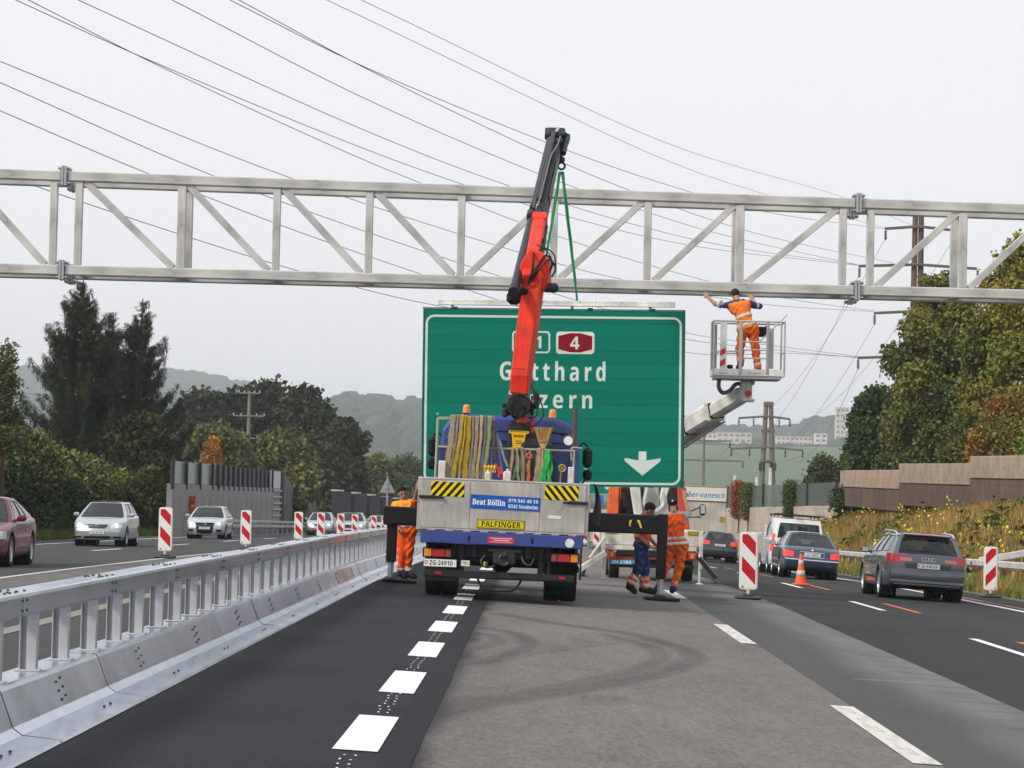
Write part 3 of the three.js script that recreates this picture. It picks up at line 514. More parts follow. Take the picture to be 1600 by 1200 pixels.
    const panes = holes.map(h => faceOut(gridGeo(8, 5, (a, b) => fn(lerp(h[0], h[1], a), lerp(h[2], h[3], b), k)), dir));
    const seals = holes.map(h => { const c = []; const E = [[h[0], h[2]], [h[1], h[2]], [h[1], h[3]], [h[0], h[3]]]; for (let e = 0; e < 4; e++) { const n = 6; for (let q = 0; q < n; q++) { const A = E[e], D = E[(e + 1) % 4]; c.push(rod(fn(lerp(A[0], D[0], q / n), lerp(A[1], D[1], q / n), 0.003), fn(lerp(A[0], D[0], (q + 1) / n), lerp(A[1], D[1], (q + 1) / n), 0.003), 0.009, 0.009, 5)); } } return c; });
    return { frame: faceOut(toCreasedNormals(merge(fr), 0.4), dir), panes, seals };
  };
  const us = range(0, 1, 8), vs = range(0, 1, 5), cabin = [faceOut(gridGeo(14, 10, roofP), [0, 1, 0])], seals = [];
  for (const s of [-1, 1]) { const r = holed((u, v, k) => sideP(s, u, v, k), us, vs, B.side, [s, 0.2, 0], 0.006); cabin.push(r.frame); seals.push(...r.seals.flat()); r.panes.forEach(p => part('side_window', p, S.glass ?? glassMat, o)); }
  { const r = holed((u, v, k) => scr(-1, u, v, k), us, vs, [B.front ?? [0.05, 0.95, 0.04, 0.95]], [0, 0.5, -1], 0.005); cabin.push(r.frame); seals.push(...r.seals.flat()); part('windscreen', r.panes[0], S.glass ?? glassMat, o); }
  { const r = holed((u, v, k) => scr(1, u, v, k), us, vs, [B.rear ?? [0.09, 0.91, 0.12, 0.88]], [0, 0.5, 1], 0.005); cabin.push(r.frame); seals.push(...r.seals.flat()); part('rear_window', r.panes[0], S.glassR ?? S.glass ?? glassMat, o); }
  part('cabin', cabin, paint, o); part('window_seal', seals, M.rubber, o);
  // inside: dash, seats, head restraints, wheel
  const by = deck((B.zA + B.zD) / 2), seats = [cb(bx(B.zA) * 1.7, 0.12, 0.5, 0, deck(B.zA) - 0.0, B.zA + 0.45, 0.04), cb(hw * 1.6, 0.04, Math.max(0.4, B.zD - B.zA - 1.0), 0, by + 0.028, (B.zA + B.zD) / 2 + 0.25, 0.01)];
  const zS = lerp(B.zA, B.zD, B.seat ?? 0.42), zR2 = lerp(B.zA, B.zD, B.seatR ?? 0.72);
  for (const s of [-1, 1]) { seats.push(cb(0.46, 0.4, 0.14, s * hw * 0.42, by + 0.02, zS, 0.05, -0.2), cb(0.25, 0.17, 0.09, s * hw * 0.42, by + 0.31, zS + 0.07, 0.04, -0.1), cb(0.24, 0.13, 0.08, s * hw * 0.42, by + 0.15, zR2 + 0.08, 0.035)); }
  seats.push(cb(hw * 1.5, 0.3, 0.16, 0, by - 0.04, zR2, 0.05, -0.2)); part('seats', seats, seatMat, o);
  { const t = new THREE.TorusGeometry(0.18, 0.014, 6, 18); part('steering_wheel', tf(t, -hw * 0.42, by + 0.02, zS - 0.55, 0.4), seatMat, o); }
  // wheels
  const wg = wheelGeo(Rw, S.tw ?? 0.215, S.rim ?? Rw * 0.66, S.spokes ?? 7, S.style);
  for (const z of [zf, zr]) for (const s of [-1, 1]) addWheel(o, wg, s * (width(z) - (S.tw ?? 0.215) / 2 - 0.012), Rw, z, s, S.rimMat);
  // doors with handles, mirrors
  for (const d of S.doors ?? []) for (const s of [-1, 1]) {
    const dr = part('door', onSide(s, d[0], d[1], sill(0) + 0.09, deck((d[0] + d[1]) / 2) - 0.062, 0.0035, 10, (u, v, z, y) => [z + (d[3] ?? 0) * (1 - v) * u, y]), paint, o);
    part('door_handle', cb(0.03, 0.03, 0.17, s * (sideX(d[1] - 0.14, d[2]) + 0.018), d[2], d[1] - 0.16, 0.01), S.handle ?? paint, dr);
  }
  if (S.moulding) part('side_moulding', [-1, 1].map(s => onSide(s, S.moulding[0], S.moulding[1], S.moulding[2], S.moulding[2] + 0.05, 0.012)), S.mouldMat ?? M.black, o);
  for (const s of [-1, 1]) { const mz = B.zA + (S.mirZ ?? 0.42), my = deck(mz) + 0.07; const m = part('wing_mirror', [cb(0.19, 0.13, 0.11, s * (hw + 0.06), my, mz, 0.04), cb(0.12, 0.04, 0.05, s * (hw - 0.05), my - 0.05, mz, 0.01)], S.mirror ?? paint, o); part('mirror_glass', cb(0.15, 0.1, 0.006, s * (hw + 0.06), my, mz + 0.055, 0.002), M.chrome, m); }
  return { o, onCap, onSide, wrap, cap, sideX, deck, scr, roofP, sideP, S };
}
const plateAt = (c, end, s, x, y, w = 0.5, h = 0.11, tex) => { const z = c.cap(end, x, y); const g = panel(w, h, x, y, z + end * 0.024, end > 0 ? 0 : PI, 0, 0.012); part('number_plate', g, std(0xffffff, 0.45, 0, { map: tex }), c.o); };
// ------------------------------------------------------------------ traffic
const TILT = -0.045;
function setDown(o, x, d, tilt) { o.position.set(x, G(x, d), -d); o.rotation.z = tilt; o.rotation.x = 0; return o; }
const PLAN = [[-2.5, 0.8], [-2.3, 0.9], [-2, 0.965], [-1.4, 1], [1.2, 1], [1.8, 0.985], [2.15, 0.95], [2.35, 0.9], [2.5, 0.84]];
const planFor = L => PLAN.map(([z, w]) => [z * L / 4.93, w]);
{ // grey estate, the nearest car in the open lanes
  const c = makeCar({ name: 'estate_car', L: 4.78, W: 1.86, R: 0.345, tw: 0.24, rim: 0.245, spokes: 10, style: 1, zAxF: -1.5, zAxR: 1.36, paint: carPaint(0.095, 0.107, 0.12, 0.5), plan: planFor(4.78),
    deck: [[-2.4, 0.66], [-2.25, 0.74], [-1.8, 0.85], [-1.15, 0.95], [0, 0.965], [1.4, 0.99], [2.2, 1.0], [2.39, 0.985]], sill: [[-2.4, 0.3], [-2.1, 0.24], [-1.4, 0.22], [1.6, 0.24], [2.15, 0.28], [2.39, 0.34]], waist: 0.66,
    tail: [[0.25, -0.05], [0.36, 0.02], [0.5, 0.045], [0.6, 0.045], [0.645, 0.0], [0.8, -0.005], [1.0, -0.05]], nose: [[0.25, 0], [0.45, 0.05], [0.6, 0.05], [0.8, -0.03]], bowR: 0.1,
    cab: { zA: -1.22, zB: -0.35, zC: 1.88, zD: 2.34, roof: 1.445, rw: 0.62, arch: 0.03, bowR: 0.07, side: [[0.06, 0.32, 0.12, 0.9], [0.345, 0.6, 0.12, 0.9], [0.63, 0.9, 0.14, 0.88]], rear: [0.07, 0.93, 0.1, 0.83] },
    doors: [[-0.95, 0.12, 0.8], [0.14, 1.06, 0.82]], moulding: [-0.95, 1.0, 0.42] , mouldMat: M.black, mirror: M.black },
    'grey estate car with roof rails and red tail lamps beside the right delineator board', 'car', [0, 0, 0]);
  const o = c.o;
  for (const s of [-1, 1]) { part('tail_lamp', c.wrap(1, s, 2.1, s * 0 + 0.5, 0.82, 0.985, 0.012, (u, v) => 0.02 * (1 - u) * v), tailRed, o); part('reversing_lamp', faceOut(c.onCap(1, s * 0.36, s * 0.62, 0.855, 0.93, 0.018, 4), [0, 0, 1]), std(lin(0.5, 0.2, 0.2), 0.25), o);
    part('roof_rail', [tube([[s * 0.66, 1.40, -0.35], [s * 0.655, 1.475, -0.12], [s * 0.645, 1.485, 0.8], [s * 0.63, 1.465, 1.55], [s * 0.615, 1.39, 1.83]], 0.021, 24, 6)], M.chrome, o);
    part('exhaust_trim', cb(0.2, 0.045, 0.06, s * 0.52, 0.315, 2.45, 0.015), M.dark, o); part('arch_trim', [-1.5, 1.36].map(z => tf(new THREE.TorusGeometry(0.4, 0.024, 6, 20, PI), s * (0.925), 0.345, z, 0, PI / 2)), std(lin(0.1, 0.105, 0.11), 0.5), o); }
  part('tailgate_seam', [faceOut(c.onCap(1, -0.84, 0.84, 0.628, 0.636, 0.004), [0, 0, 1]), faceOut(c.onCap(1, -0.5, 0.5, 0.70, 0.83, 0.003), [0, 0, 1])], std(lin(0.06, 0.065, 0.07), 0.4, 0.4), o);
  part('bumper_trim', [faceOut(c.onCap(1, -0.8, 0.8, 0.40, 0.445, 0.02), [0, 0, 1]), faceOut(c.onCap(1, -0.72, 0.72, 0.335, 0.37, 0.016), [0, 0, 1])], std(lin(0.42, 0.43, 0.44), 0.3, 0.6), o);
  part('spoiler', cb(1.05, 0.035, 0.14, 0, 1.435, 1.98, 0.014, 0.12), c.S.paint, o); part('brake_lamp', cb(0.42, 0.022, 0.02, 0, 1.435, 2.06, 0.006), tailRed, o);
  part('emblem', [-0.105, -0.035, 0.035, 0.105].map(x => tf(new THREE.TorusGeometry(0.042, 0.007, 6, 18), x, 0.905, c.cap(1, x, 0.905) + 0.012)), M.chrome, o);
  part('rear_wiper', [cb(0.5, 0.018, 0.015, -0.2, 1.09, 2.36, 0.005, -0.4)], M.black, o);
  plateAt(c, 1, 0, 0, 0.765, 0.5, 0.115, plateTex('ZH·536324'));
  setDown(o, 8.52, 66.6, TILT - 0.006); o.rotation.y = 0.012;
}
{ // blue saloon
  const c = makeCar({ name: 'saloon_car', L: 4.7, W: 1.78, R: 0.325, rim: 0.215, spokes: 9, zAxF: -1.42, zAxR: 1.33, paint: carPaint(0.03, 0.05, 0.085, 0.5), plan: planFor(4.7), crown: 0.035,
    deck: [[-2.35, 0.62], [-2.2, 0.7], [-1.6, 0.84], [-1.1, 0.92], [0, 0.93], [1.35, 0.95], [1.75, 0.955], [2.15, 0.93], [2.3, 0.87], [2.35, 0.83]], sill: [[-2.35, 0.28], [-1.9, 0.2], [1.7, 0.22], [2.35, 0.32]], waist: 0.6,
    tail: [[0.25, -0.03], [0.4, 0.05], [0.55, 0.06], [0.6, 0.05], [0.63, 0.0], [0.95, -0.07]], nose: [[0.25, 0], [0.5, 0.06], [0.8, -0.04]], bowR: 0.11,
    cab: { zA: -1.18, zB: -0.35, zC: 1.0, zD: 1.78, roof: 1.38, rw: 0.6, arch: 0.035, bowR: 0.08, side: [[0.06, 0.38, 0.12, 0.88], [0.41, 0.72, 0.12, 0.88]], rear: [0.07, 0.93, 0.1, 0.9] },
    doors: [[-0.95, 0.1, 0.76], [0.12, 1.0, 0.78]], moulding: [-0.95, 1.0, 0.5], mouldMat: M.chrome }, 'dark blue saloon car with chrome trim behind the orange traffic cone', 'car', [0, 0, 0]);
  const o = c.o;
  for (const s of [-1, 1]) part('tail_lamp', c.wrap(1, s, 2.08, s * 0.56, 0.66, 0.86, 0.012, (u, v) => -0.05 * u * v), s > 0 ? tailLit : tailLit, o);
  part('bumper_trim', [faceOut(c.onCap(1, -0.8, 0.8, 0.575, 0.6, 0.014), [0, 0, 1])], M.chrome, o);
  part('plate_surround', [faceOut(c.onCap(1, -0.36, 0.36, 0.665, 0.68, 0.014), [0, 0, 1]), faceOut(c.onCap(1, -0.36, 0.36, 0.815, 0.83, 0.014), [0, 0, 1]), cb(0.015, 0.16, 0.02, -0.36, 0.748, c.cap(1, 0.36, 0.75) + 0.008, 0.004), cb(0.015, 0.16, 0.02, 0.36, 0.748, c.cap(1, 0.36, 0.75) + 0.008, 0.004)], M.chrome, o);
  part('emblem', tf(new THREE.CylinderGeometry(0.035, 0.035, 0.014, 16), 0, 0.885, c.cap(1, 0, 0.885) + 0.004, PI / 2 - 0.5), M.chrome, o);
  plateAt(c, 1, 0, 0, 0.748, 0.5, 0.11, plateTex('LU 18607'));
  setDown(o, 8.28, 90.5, TILT - 0.02); 
}
{ // white van with a rack
  const side = printed(512, 256, (x, w, h) => { x.fillStyle = '#d9dbdc'; x.fillRect(0, 0, w, h); x.fillStyle = '#2f6fb4'; x.fillRect(40, 40, 150, 60); x.fillRect(60, 120, 110, 40); x.fillStyle = '#9db6cf'; x.fillRect(60, 55, 40, 30); });
  const c = makeCar({ name: 'white_van', L: 4.8, W: 1.9, R: 0.335, rim: 0.2, spokes: 8, zAxF: -1.5, zAxR: 1.5, paint: carPaint(0.76, 0.77, 0.77, 0), plan: [[-2.4, 0.8], [-2.1, 0.93], [-1.5, 1], [1.9, 1], [2.25, 0.985], [2.4, 0.94]], crown: 0.02,
    deck: [[-2.4, 0.75], [-2.1, 0.9], [-1.7, 1.08], [-1.3, 1.2], [0, 1.22], [2.3, 1.23], [2.4, 1.22]], sill: [[-2.4, 0.28], [-1.9, 0.24], [1.9, 0.27], [2.4, 0.34]], waist: 0.75,
    tail: [[0.3, 0.0], [0.4, 0.06], [0.56, 0.07], [0.6, 0.01], [1.23, -0.02]], nose: [[0.3, 0.02], [0.55, 0.06], [0.9, -0.05]], bowR: 0.06,
    cab: { zA: -1.55, zB: -0.55, zC: 2.24, zD: 2.38, roof: 1.9, rw: 0.735, arch: 0.02, bowR: 0.055, side: [[0.06, 0.33, 0.04, 0.8]], rear: [0.06, 0.94, 0.0, 0.78], seat: 0.3, seatR: 0.33 },
    doors: [[-1.0, 0.1, 0.95]] }, 'white delivery van with black roof bars behind the blue saloon', 'van', [0, 0, 0]);
  const o = c.o;
  for (const s of [-1, 1]) part('tail_lamp', c.wrap(1, s, 2.3, s * 0.82, 0.78, 1.36, 0.012), tailLit, o);
  part('door_gap', [cb(0.012, 1.0, 0.01, 0, 1.0, 2.47, 0.003), cb(0.1, 0.35, 0.01, 0.0, 1.5, 2.42, 0.003)], M.dark, o);
  part('roof_bars', [-1.1, 0.2, 1.6].flatMap(z => [cb(1.5, 0.035, 0.05, 0, 2.0, z, 0.01), cb(0.04, 0.08, 0.06, -0.68, 1.96, z, 0.01), cb(0.04, 0.08, 0.06, 0.68, 1.96, z, 0.01)]).concat([cb(1.66, 0.03, 0.22, 0.0, 2.03, 2.05, 0.01)]), M.black, o);
  part('brake_lamp', cb(0.26, 0.03, 0.02, 0, 1.885, 2.37, 0.006), tailRed, o);
  part('bumper', faceOut(c.onCap(1, -0.86, 0.86, 0.36, 0.56, 0.02), [0, 0, 1]), std(lin(0.1, 0.1, 0.105), 0.6), o);
  { const g = panel(1.0, 0.55, -0.965, 1.5, 0.9, -PI / 2, 0, 0.01); part('sign_writing', tf(panel(0.6, 0.4, 0, 0, 0, 0, 0, 0.006), -0.905, 1.42, -0.25, 0, -PI / 2, 0), std(0xffffff, 0.5, 0, { map: side }), o); }
  part('sign_writing', panel(0.5, 0.05, -0.2, 0.98, c.cap(1, -0.2, 0.98) + 0.012, 0, 0, 0.004), std(lin(0.12, 0.16, 0.3), 0.5), o);
  plateAt(c, 1, 0, 0.1, 0.86, 0.42, 0.1, plateTex('AG 40718'));
  setDown(o, 8.75, 100.5, TILT - 0.01);
}
{ // black hatchback
  const c = makeCar({ name: 'hatchback_car', L: 4.3, W: 1.77, R: 0.32, rim: 0.21, spokes: 6, zAxF: -1.3, zAxR: 1.28, paint: carPaint(0.03, 0.033, 0.036, 0.4), plan: planFor(4.3),
    deck: [[-2.15, 0.66], [-1.9, 0.78], [-1.1, 0.93], [0, 0.95], [1.9, 0.99], [2.15, 0.97]], sill: [[-2.15, 0.28], [-1.7, 0.21], [1.6, 0.23], [2.15, 0.32]], waist: 0.64, tail: [[0.25, -0.04], [0.4, 0.05], [0.58, 0.055], [0.63, 0], [1, -0.06]], nose: [[0.25, 0], [0.5, 0.05], [0.8, -0.03]],
    cab: { zA: -1.1, zB: -0.3, zC: 1.45, zD: 2.06, roof: 1.385, rw: 0.58, arch: 0.035, side: [[0.07, 0.42, 0.12, 0.88], [0.45, 0.8, 0.12, 0.88]], rear: [0.08, 0.92, 0.1, 0.85] }, doors: [[-0.85, 0.25, 0.78], [0.27, 1.0, 0.8]] }, 'black hatchback with lit tail lamps just ahead of the white van', 'car', [0, 0, 0]);
  const o = c.o; for (const s of [-1, 1]) part('tail_lamp', c.wrap(1, s, 1.86, s * 0.48, 0.8, 0.97, 0.012), tailLit, o);
  part('bumper_trim', faceOut(c.onCap(1, -0.7, 0.7, 0.34, 0.40, 0.018), [0, 0, 1]), std(lin(0.09, 0.09, 0.095), 0.4, 0.3), o);
  plateAt(c, 1, 0, 0, 0.8, 0.5, 0.11, plateTex('ZG 61382'));
  setDown(o, 8.35, 135, TILT - 0.02);
}
// oncoming cars --------------------------------------------------------
function frontFace(c, opt) {
  const o = c.o, F = (...a) => faceOut(c.onCap(-1, ...a), [0, 0, -1]);
  for (const s of [-1, 1]) { part('headlamp', c.wrap(-1, s, -c.S.L / 2 + 0.34, s * opt.lampX, opt.ly0, opt.ly1, 0.012, opt.lf), lampGlass, o); part('lamp_bulb', tf(new THREE.CylinderGeometry(opt.bulb ?? 0.075, opt.bulb ?? 0.075, 0.03, 16), s * (opt.lampX + 0.14), (opt.ly0 + opt.ly1) / 2, c.cap(-1, s * (opt.lampX + 0.14), (opt.ly0 + opt.ly1) / 2) - 0.012, PI / 2), headLit, o); }
  part('grille', F(-opt.gx, opt.gx, opt.gy0, opt.gy1, 0.012, 8, opt.gf), M.black, o);
  part('air_intake', F(-opt.ix, opt.ix, opt.iy0, opt.iy1, 0.008), M.dark, o); for (const s of [-1, 1]) part('air_intake', F(s * 0.52, s * 0.76, opt.iy0 + 0.02, opt.iy1 - 0.01, 0.008), M.dark, o);
  part('grille_bars', [0.33, 0.66].map(t => F(-opt.gx * 0.92, opt.gx * 0.92, lerp(opt.gy0, opt.gy1, t) - 0.006, lerp(opt.gy0, opt.gy1, t) + 0.006, 0.02)), std(lin(0.25, 0.25, 0.26), 0.3, 0.6), o);
  part('emblem', tf(new THREE.TorusGeometry(0.045, 0.01, 6, 18), 0, opt.ey, c.cap(-1, 0, opt.ey) - 0.016), M.chrome, o);
  if (opt.plate) plateAt(c, -1, 0, 0, opt.py, 0.5, 0.11, plateTex(opt.plate));
  part('wiper', [tf(cb(0.62, 0.014, 0.014, 0.25, c.deck(c.S.cab.zA) + 0.055, c.S.cab.zA - 0.04, 0.004), 0, 0, 0), tf(cb(0.5, 0.014, 0.014, -0.4, c.deck(c.S.cab.zA) + 0.05, c.S.cab.zA + 0.0, 0.004), 0, 0, 0)], M.black, o);
}
const silver = carPaint(0.47, 0.485, 0.5, 0.55);
const hatch = makeCar({ name: 'hatchback_car', L: 4.18, W: 1.71, R: 0.31, rim: 0.2, spokes: 7, zAxF: -1.28, zAxR: 1.32, paint: silver, plan: planFor(4.18), bowF: 0.2,
  deck: [[-2.09, 0.64], [-1.95, 0.74], [-1.6, 0.84], [-1.1, 0.96], [0, 0.97], [1.8, 1.0], [2.09, 0.98]], sill: [[-2.09, 0.24], [-1.7, 0.2], [1.6, 0.22], [2.09, 0.32]], waist: 0.62, tail: [[0.25, -0.03], [0.45, 0.05], [0.65, 0], [1, -0.06]], nose: [[0.2, 0.0], [0.35, 0.06], [0.5, 0.06], [0.75, -0.04]],
  cab: { zA: -1.18, zB: -0.25, zC: 1.5, zD: 2.02, roof: 1.45, rw: 0.57, arch: 0.035, side: [[0.07, 0.4, 0.12, 0.88], [0.43, 0.76, 0.12, 0.88]], front: [0.06, 0.94, 0.05, 0.93] }, doors: [[-0.88, 0.2, 0.76], [0.22, 1.0, 0.78]], moulding: [-0.85, 0.95, 0.48], mouldMat: silver },
  'silver hatchback with lit headlamps driving past the dark hedge', 'car', [0, 0, 0], PI);
frontFace(hatch, { lampX: 0.45, ly0: 0.6, ly1: 0.77, gx: 0.36, gy0: 0.6, gy1: 0.73, gf: (u, v, x, y) => [x * (0.72 + 0.28 * v), y], ix: 0.42, iy0: 0.27, iy1: 0.35, ey: 0.69, py: 0.47, plate: 'ZH 38126', lf: (u, v) => 0.03 * (1 - u) });
setDown(hatch.o, -14.12, 97.5, 0); hatch.o.rotation.y = PI + 0.0;
const golf = makeCar({ name: 'hatchback_car', L: 4.2, W: 1.76, R: 0.315, rim: 0.205, spokes: 5, zAxF: -1.3, zAxR: 1.28, paint: carPaint(0.5, 0.515, 0.535, 0.5), plan: planFor(4.2), bowF: 0.16,
  deck: [[-2.1, 0.68], [-1.95, 0.77], [-1.6, 0.86], [-1.1, 0.96], [0, 0.97], [1.8, 0.99], [2.1, 0.97]], sill: [[-2.1, 0.22], [-1.7, 0.19], [1.6, 0.21], [2.1, 0.32]], waist: 0.62, tail: [[0.25, -0.03], [0.45, 0.05], [0.65, 0], [1, -0.06]], nose: [[0.2, 0.02], [0.35, 0.06], [0.5, 0.06], [0.78, -0.03]],
  cab: { zA: -1.15, zB: -0.25, zC: 1.5, zD: 2.0, roof: 1.44, rw: 0.59, arch: 0.035, side: [[0.07, 0.44, 0.12, 0.88], [0.47, 0.78, 0.12, 0.88]], front: [0.06, 0.94, 0.05, 0.93] }, doors: [[-0.88, 0.3, 0.76]] },
  'silver hatchback with black grille in front of the red emergency phone box', 'car', [0, 0, 0], PI);
frontFace(golf, { lampX: 0.46, ly0: 0.62, ly1: 0.77, gx: 0.42, gy0: 0.3, gy1: 0.74, gf: (u, v, x, y) => [x * (0.8 + 0.2 * v), y], ix: 0.3, iy0: 0.25, iy1: 0.3, ey: 0.69, py: 0.5, plate: 'SZ 9472', lf: (u, v) => -0.02 * u });
for (const s of [-1, 1]) part('side_intake', faceOut(golf.onCap(-1, s * 0.5, s * 0.74, 0.34, 0.44, 0.012), [0, 0, -1]), M.dark, golf.o);
setDown(golf.o, -14.5, 132, 0); golf.o.rotation.y = PI;
const far1 = makeCar({ name: 'saloon_car', L: 4.55, W: 1.77, R: 0.315, rim: 0.2, spokes: 5, zAxF: -1.4, zAxR: 1.28, paint: carPaint(0.44, 0.455, 0.47, 0.5), plan: planFor(4.55), bowF: 0.16,
  deck: [[-2.27, 0.66], [-2.1, 0.75], [-1.6, 0.86], [-1.1, 0.95], [1.4, 0.97], [1.8, 0.97], [2.2, 0.93], [2.27, 0.86]], sill: [[-2.27, 0.22], [-1.7, 0.19], [1.6, 0.21], [2.27, 0.32]], waist: 0.62, tail: [[0.25, 0], [0.45, 0.05], [0.65, 0], [1, -0.06]], nose: [[0.2, 0.02], [0.35, 0.06], [0.78, -0.03]],
  cab: { zA: -1.15, zB: -0.3, zC: 1.0, zD: 1.75, roof: 1.4, rw: 0.58, arch: 0.03, side: [[0.07, 0.4, 0.12, 0.88], [0.43, 0.75, 0.12, 0.88]], front: [0.06, 0.94, 0.05, 0.93] }, doors: [[-0.88, 0.2, 0.76], [0.22, 1.0, 0.78]] },
  'silver saloon with large grille in the near oncoming lane behind the barrier boards', 'car', [0, 0, 0], PI);
frontFace(far1, { lampX: 0.47, ly0: 0.62, ly1: 0.77, gx: 0.26, gy0: 0.34, gy1: 0.74, ix: 0.3, iy0: 0.25, iy1: 0.3, ey: 0.69, py: 0.5, plate: 'LU 7713' });
setDown(far1.o, -10.35, 168, 0);
setDown(copyOf(hatch.o, [0, 0, 0], PI, 'silver car left of the saloon, half hidden by a barrier board'), -13.4, 186, 0);
setDown(copyOf(far1.o, [0, 0, 0], PI, 'farthest pale silver car, rightmost of the oncoming queue'), -11.2, 212, 0);
{ // dark red coupe leaving the picture on the left
  const c = makeCar({ name: 'coupe_car', L: 4.6, W: 1.74, R: 0.325, rim: 0.225, spokes: 5, zAxF: -1.42, zAxR: 1.3, paint: phys(lin(0.13, 0.004, 0.018), 0.4, 0.1, { clearcoat: 0.6, clearcoatRoughness: 0.08, specularIntensity: 0.4 }), plan: planFor(4.6), bowF: 0.16,
    deck: [[-2.3, 0.64], [-2.0, 0.76], [-1.2, 0.9], [0, 0.94], [1.4, 0.985], [1.9, 0.985], [2.2, 0.94], [2.3, 0.86]], sill: [[-2.3, 0.24], [-1.7, 0.19], [1.6, 0.21], [2.3, 0.34]], waist: 0.6, tail: [[0.25, 0], [0.45, 0.06], [0.65, 0], [1, -0.08]], nose: [[0.2, 0.02], [0.35, 0.06], [0.78, -0.03]],
    cab: { zA: -1.12, zB: -0.2, zC: 0.75, zD: 1.95, roof: 1.375, rw: 0.57, arch: 0.05, side: [[0.09, 0.4, 0.12, 0.86], [0.425, 0.66, 0.12, 0.84]], front: [0.06, 0.94, 0.05, 0.93] }, doors: [[-0.9, 0.42, 0.74]], mouldMat: M.black },
    'dark red coupe cut off by the left edge of the picture', 'car', [0, 0, 0], PI);
  frontFace(c, { lampX: 0.46, ly0: 0.58, ly1: 0.74, gx: 0.3, gy0: 0.55, gy1: 0.72, ix: 0.3, iy0: 0.25, iy1: 0.34, ey: 0.7, py: 0.42, plate: 'BE 20915' });
  part('belt_trim', [-1, 1].map(s => c.onSide(s, -0.95, 1.6, 0.9, 0.915, 0.006)), M.chrome, c.o);
  setDown(c.o, -11.42, 60.9, 0); c.o.rotation.y = PI + 0.02;
}
// ------------------------------------------------------------------ the crane truck seen from behind
const hazard = (dir) => printed(256, 112, (x, w, h) => { x.fillStyle = '#e6c81a'; x.fillRect(0, 0, w, h); x.fillStyle = '#17161a'; for (let i = -4; i < 9; i++) { const a = i * 58; x.beginPath(); if (dir > 0) { x.moveTo(a, h); x.lineTo(a + 29, h); x.lineTo(a + 29 + 92, 0); x.lineTo(a + 92, 0); } else { x.moveTo(a, 0); x.lineTo(a + 29, 0); x.lineTo(a + 29 + 92, h); x.lineTo(a + 92, h); } x.closePath(); x.fill(); } });
const hazL = std(0xffffff, 0.5, 0, { map: hazard(1) }), hazR = std(0xffffff, 0.5, 0, { map: hazard(-1) });
const blueP = phys(lin(0.023, 0.046, 0.23), 0.38, 0, { clearcoat: 0.5, clearcoatRoughness: 0.2 }), redP = phys(lin(0.82, 0.042, 0.016), 0.5, 0, { specularIntensity: 0.3, clearcoat: 0.15, clearcoatRoughness: 0.25, map: rep(T.grimeC, 0.7) }), redDk = phys(lin(0.5, 0.04, 0.025), 0.45, 0);
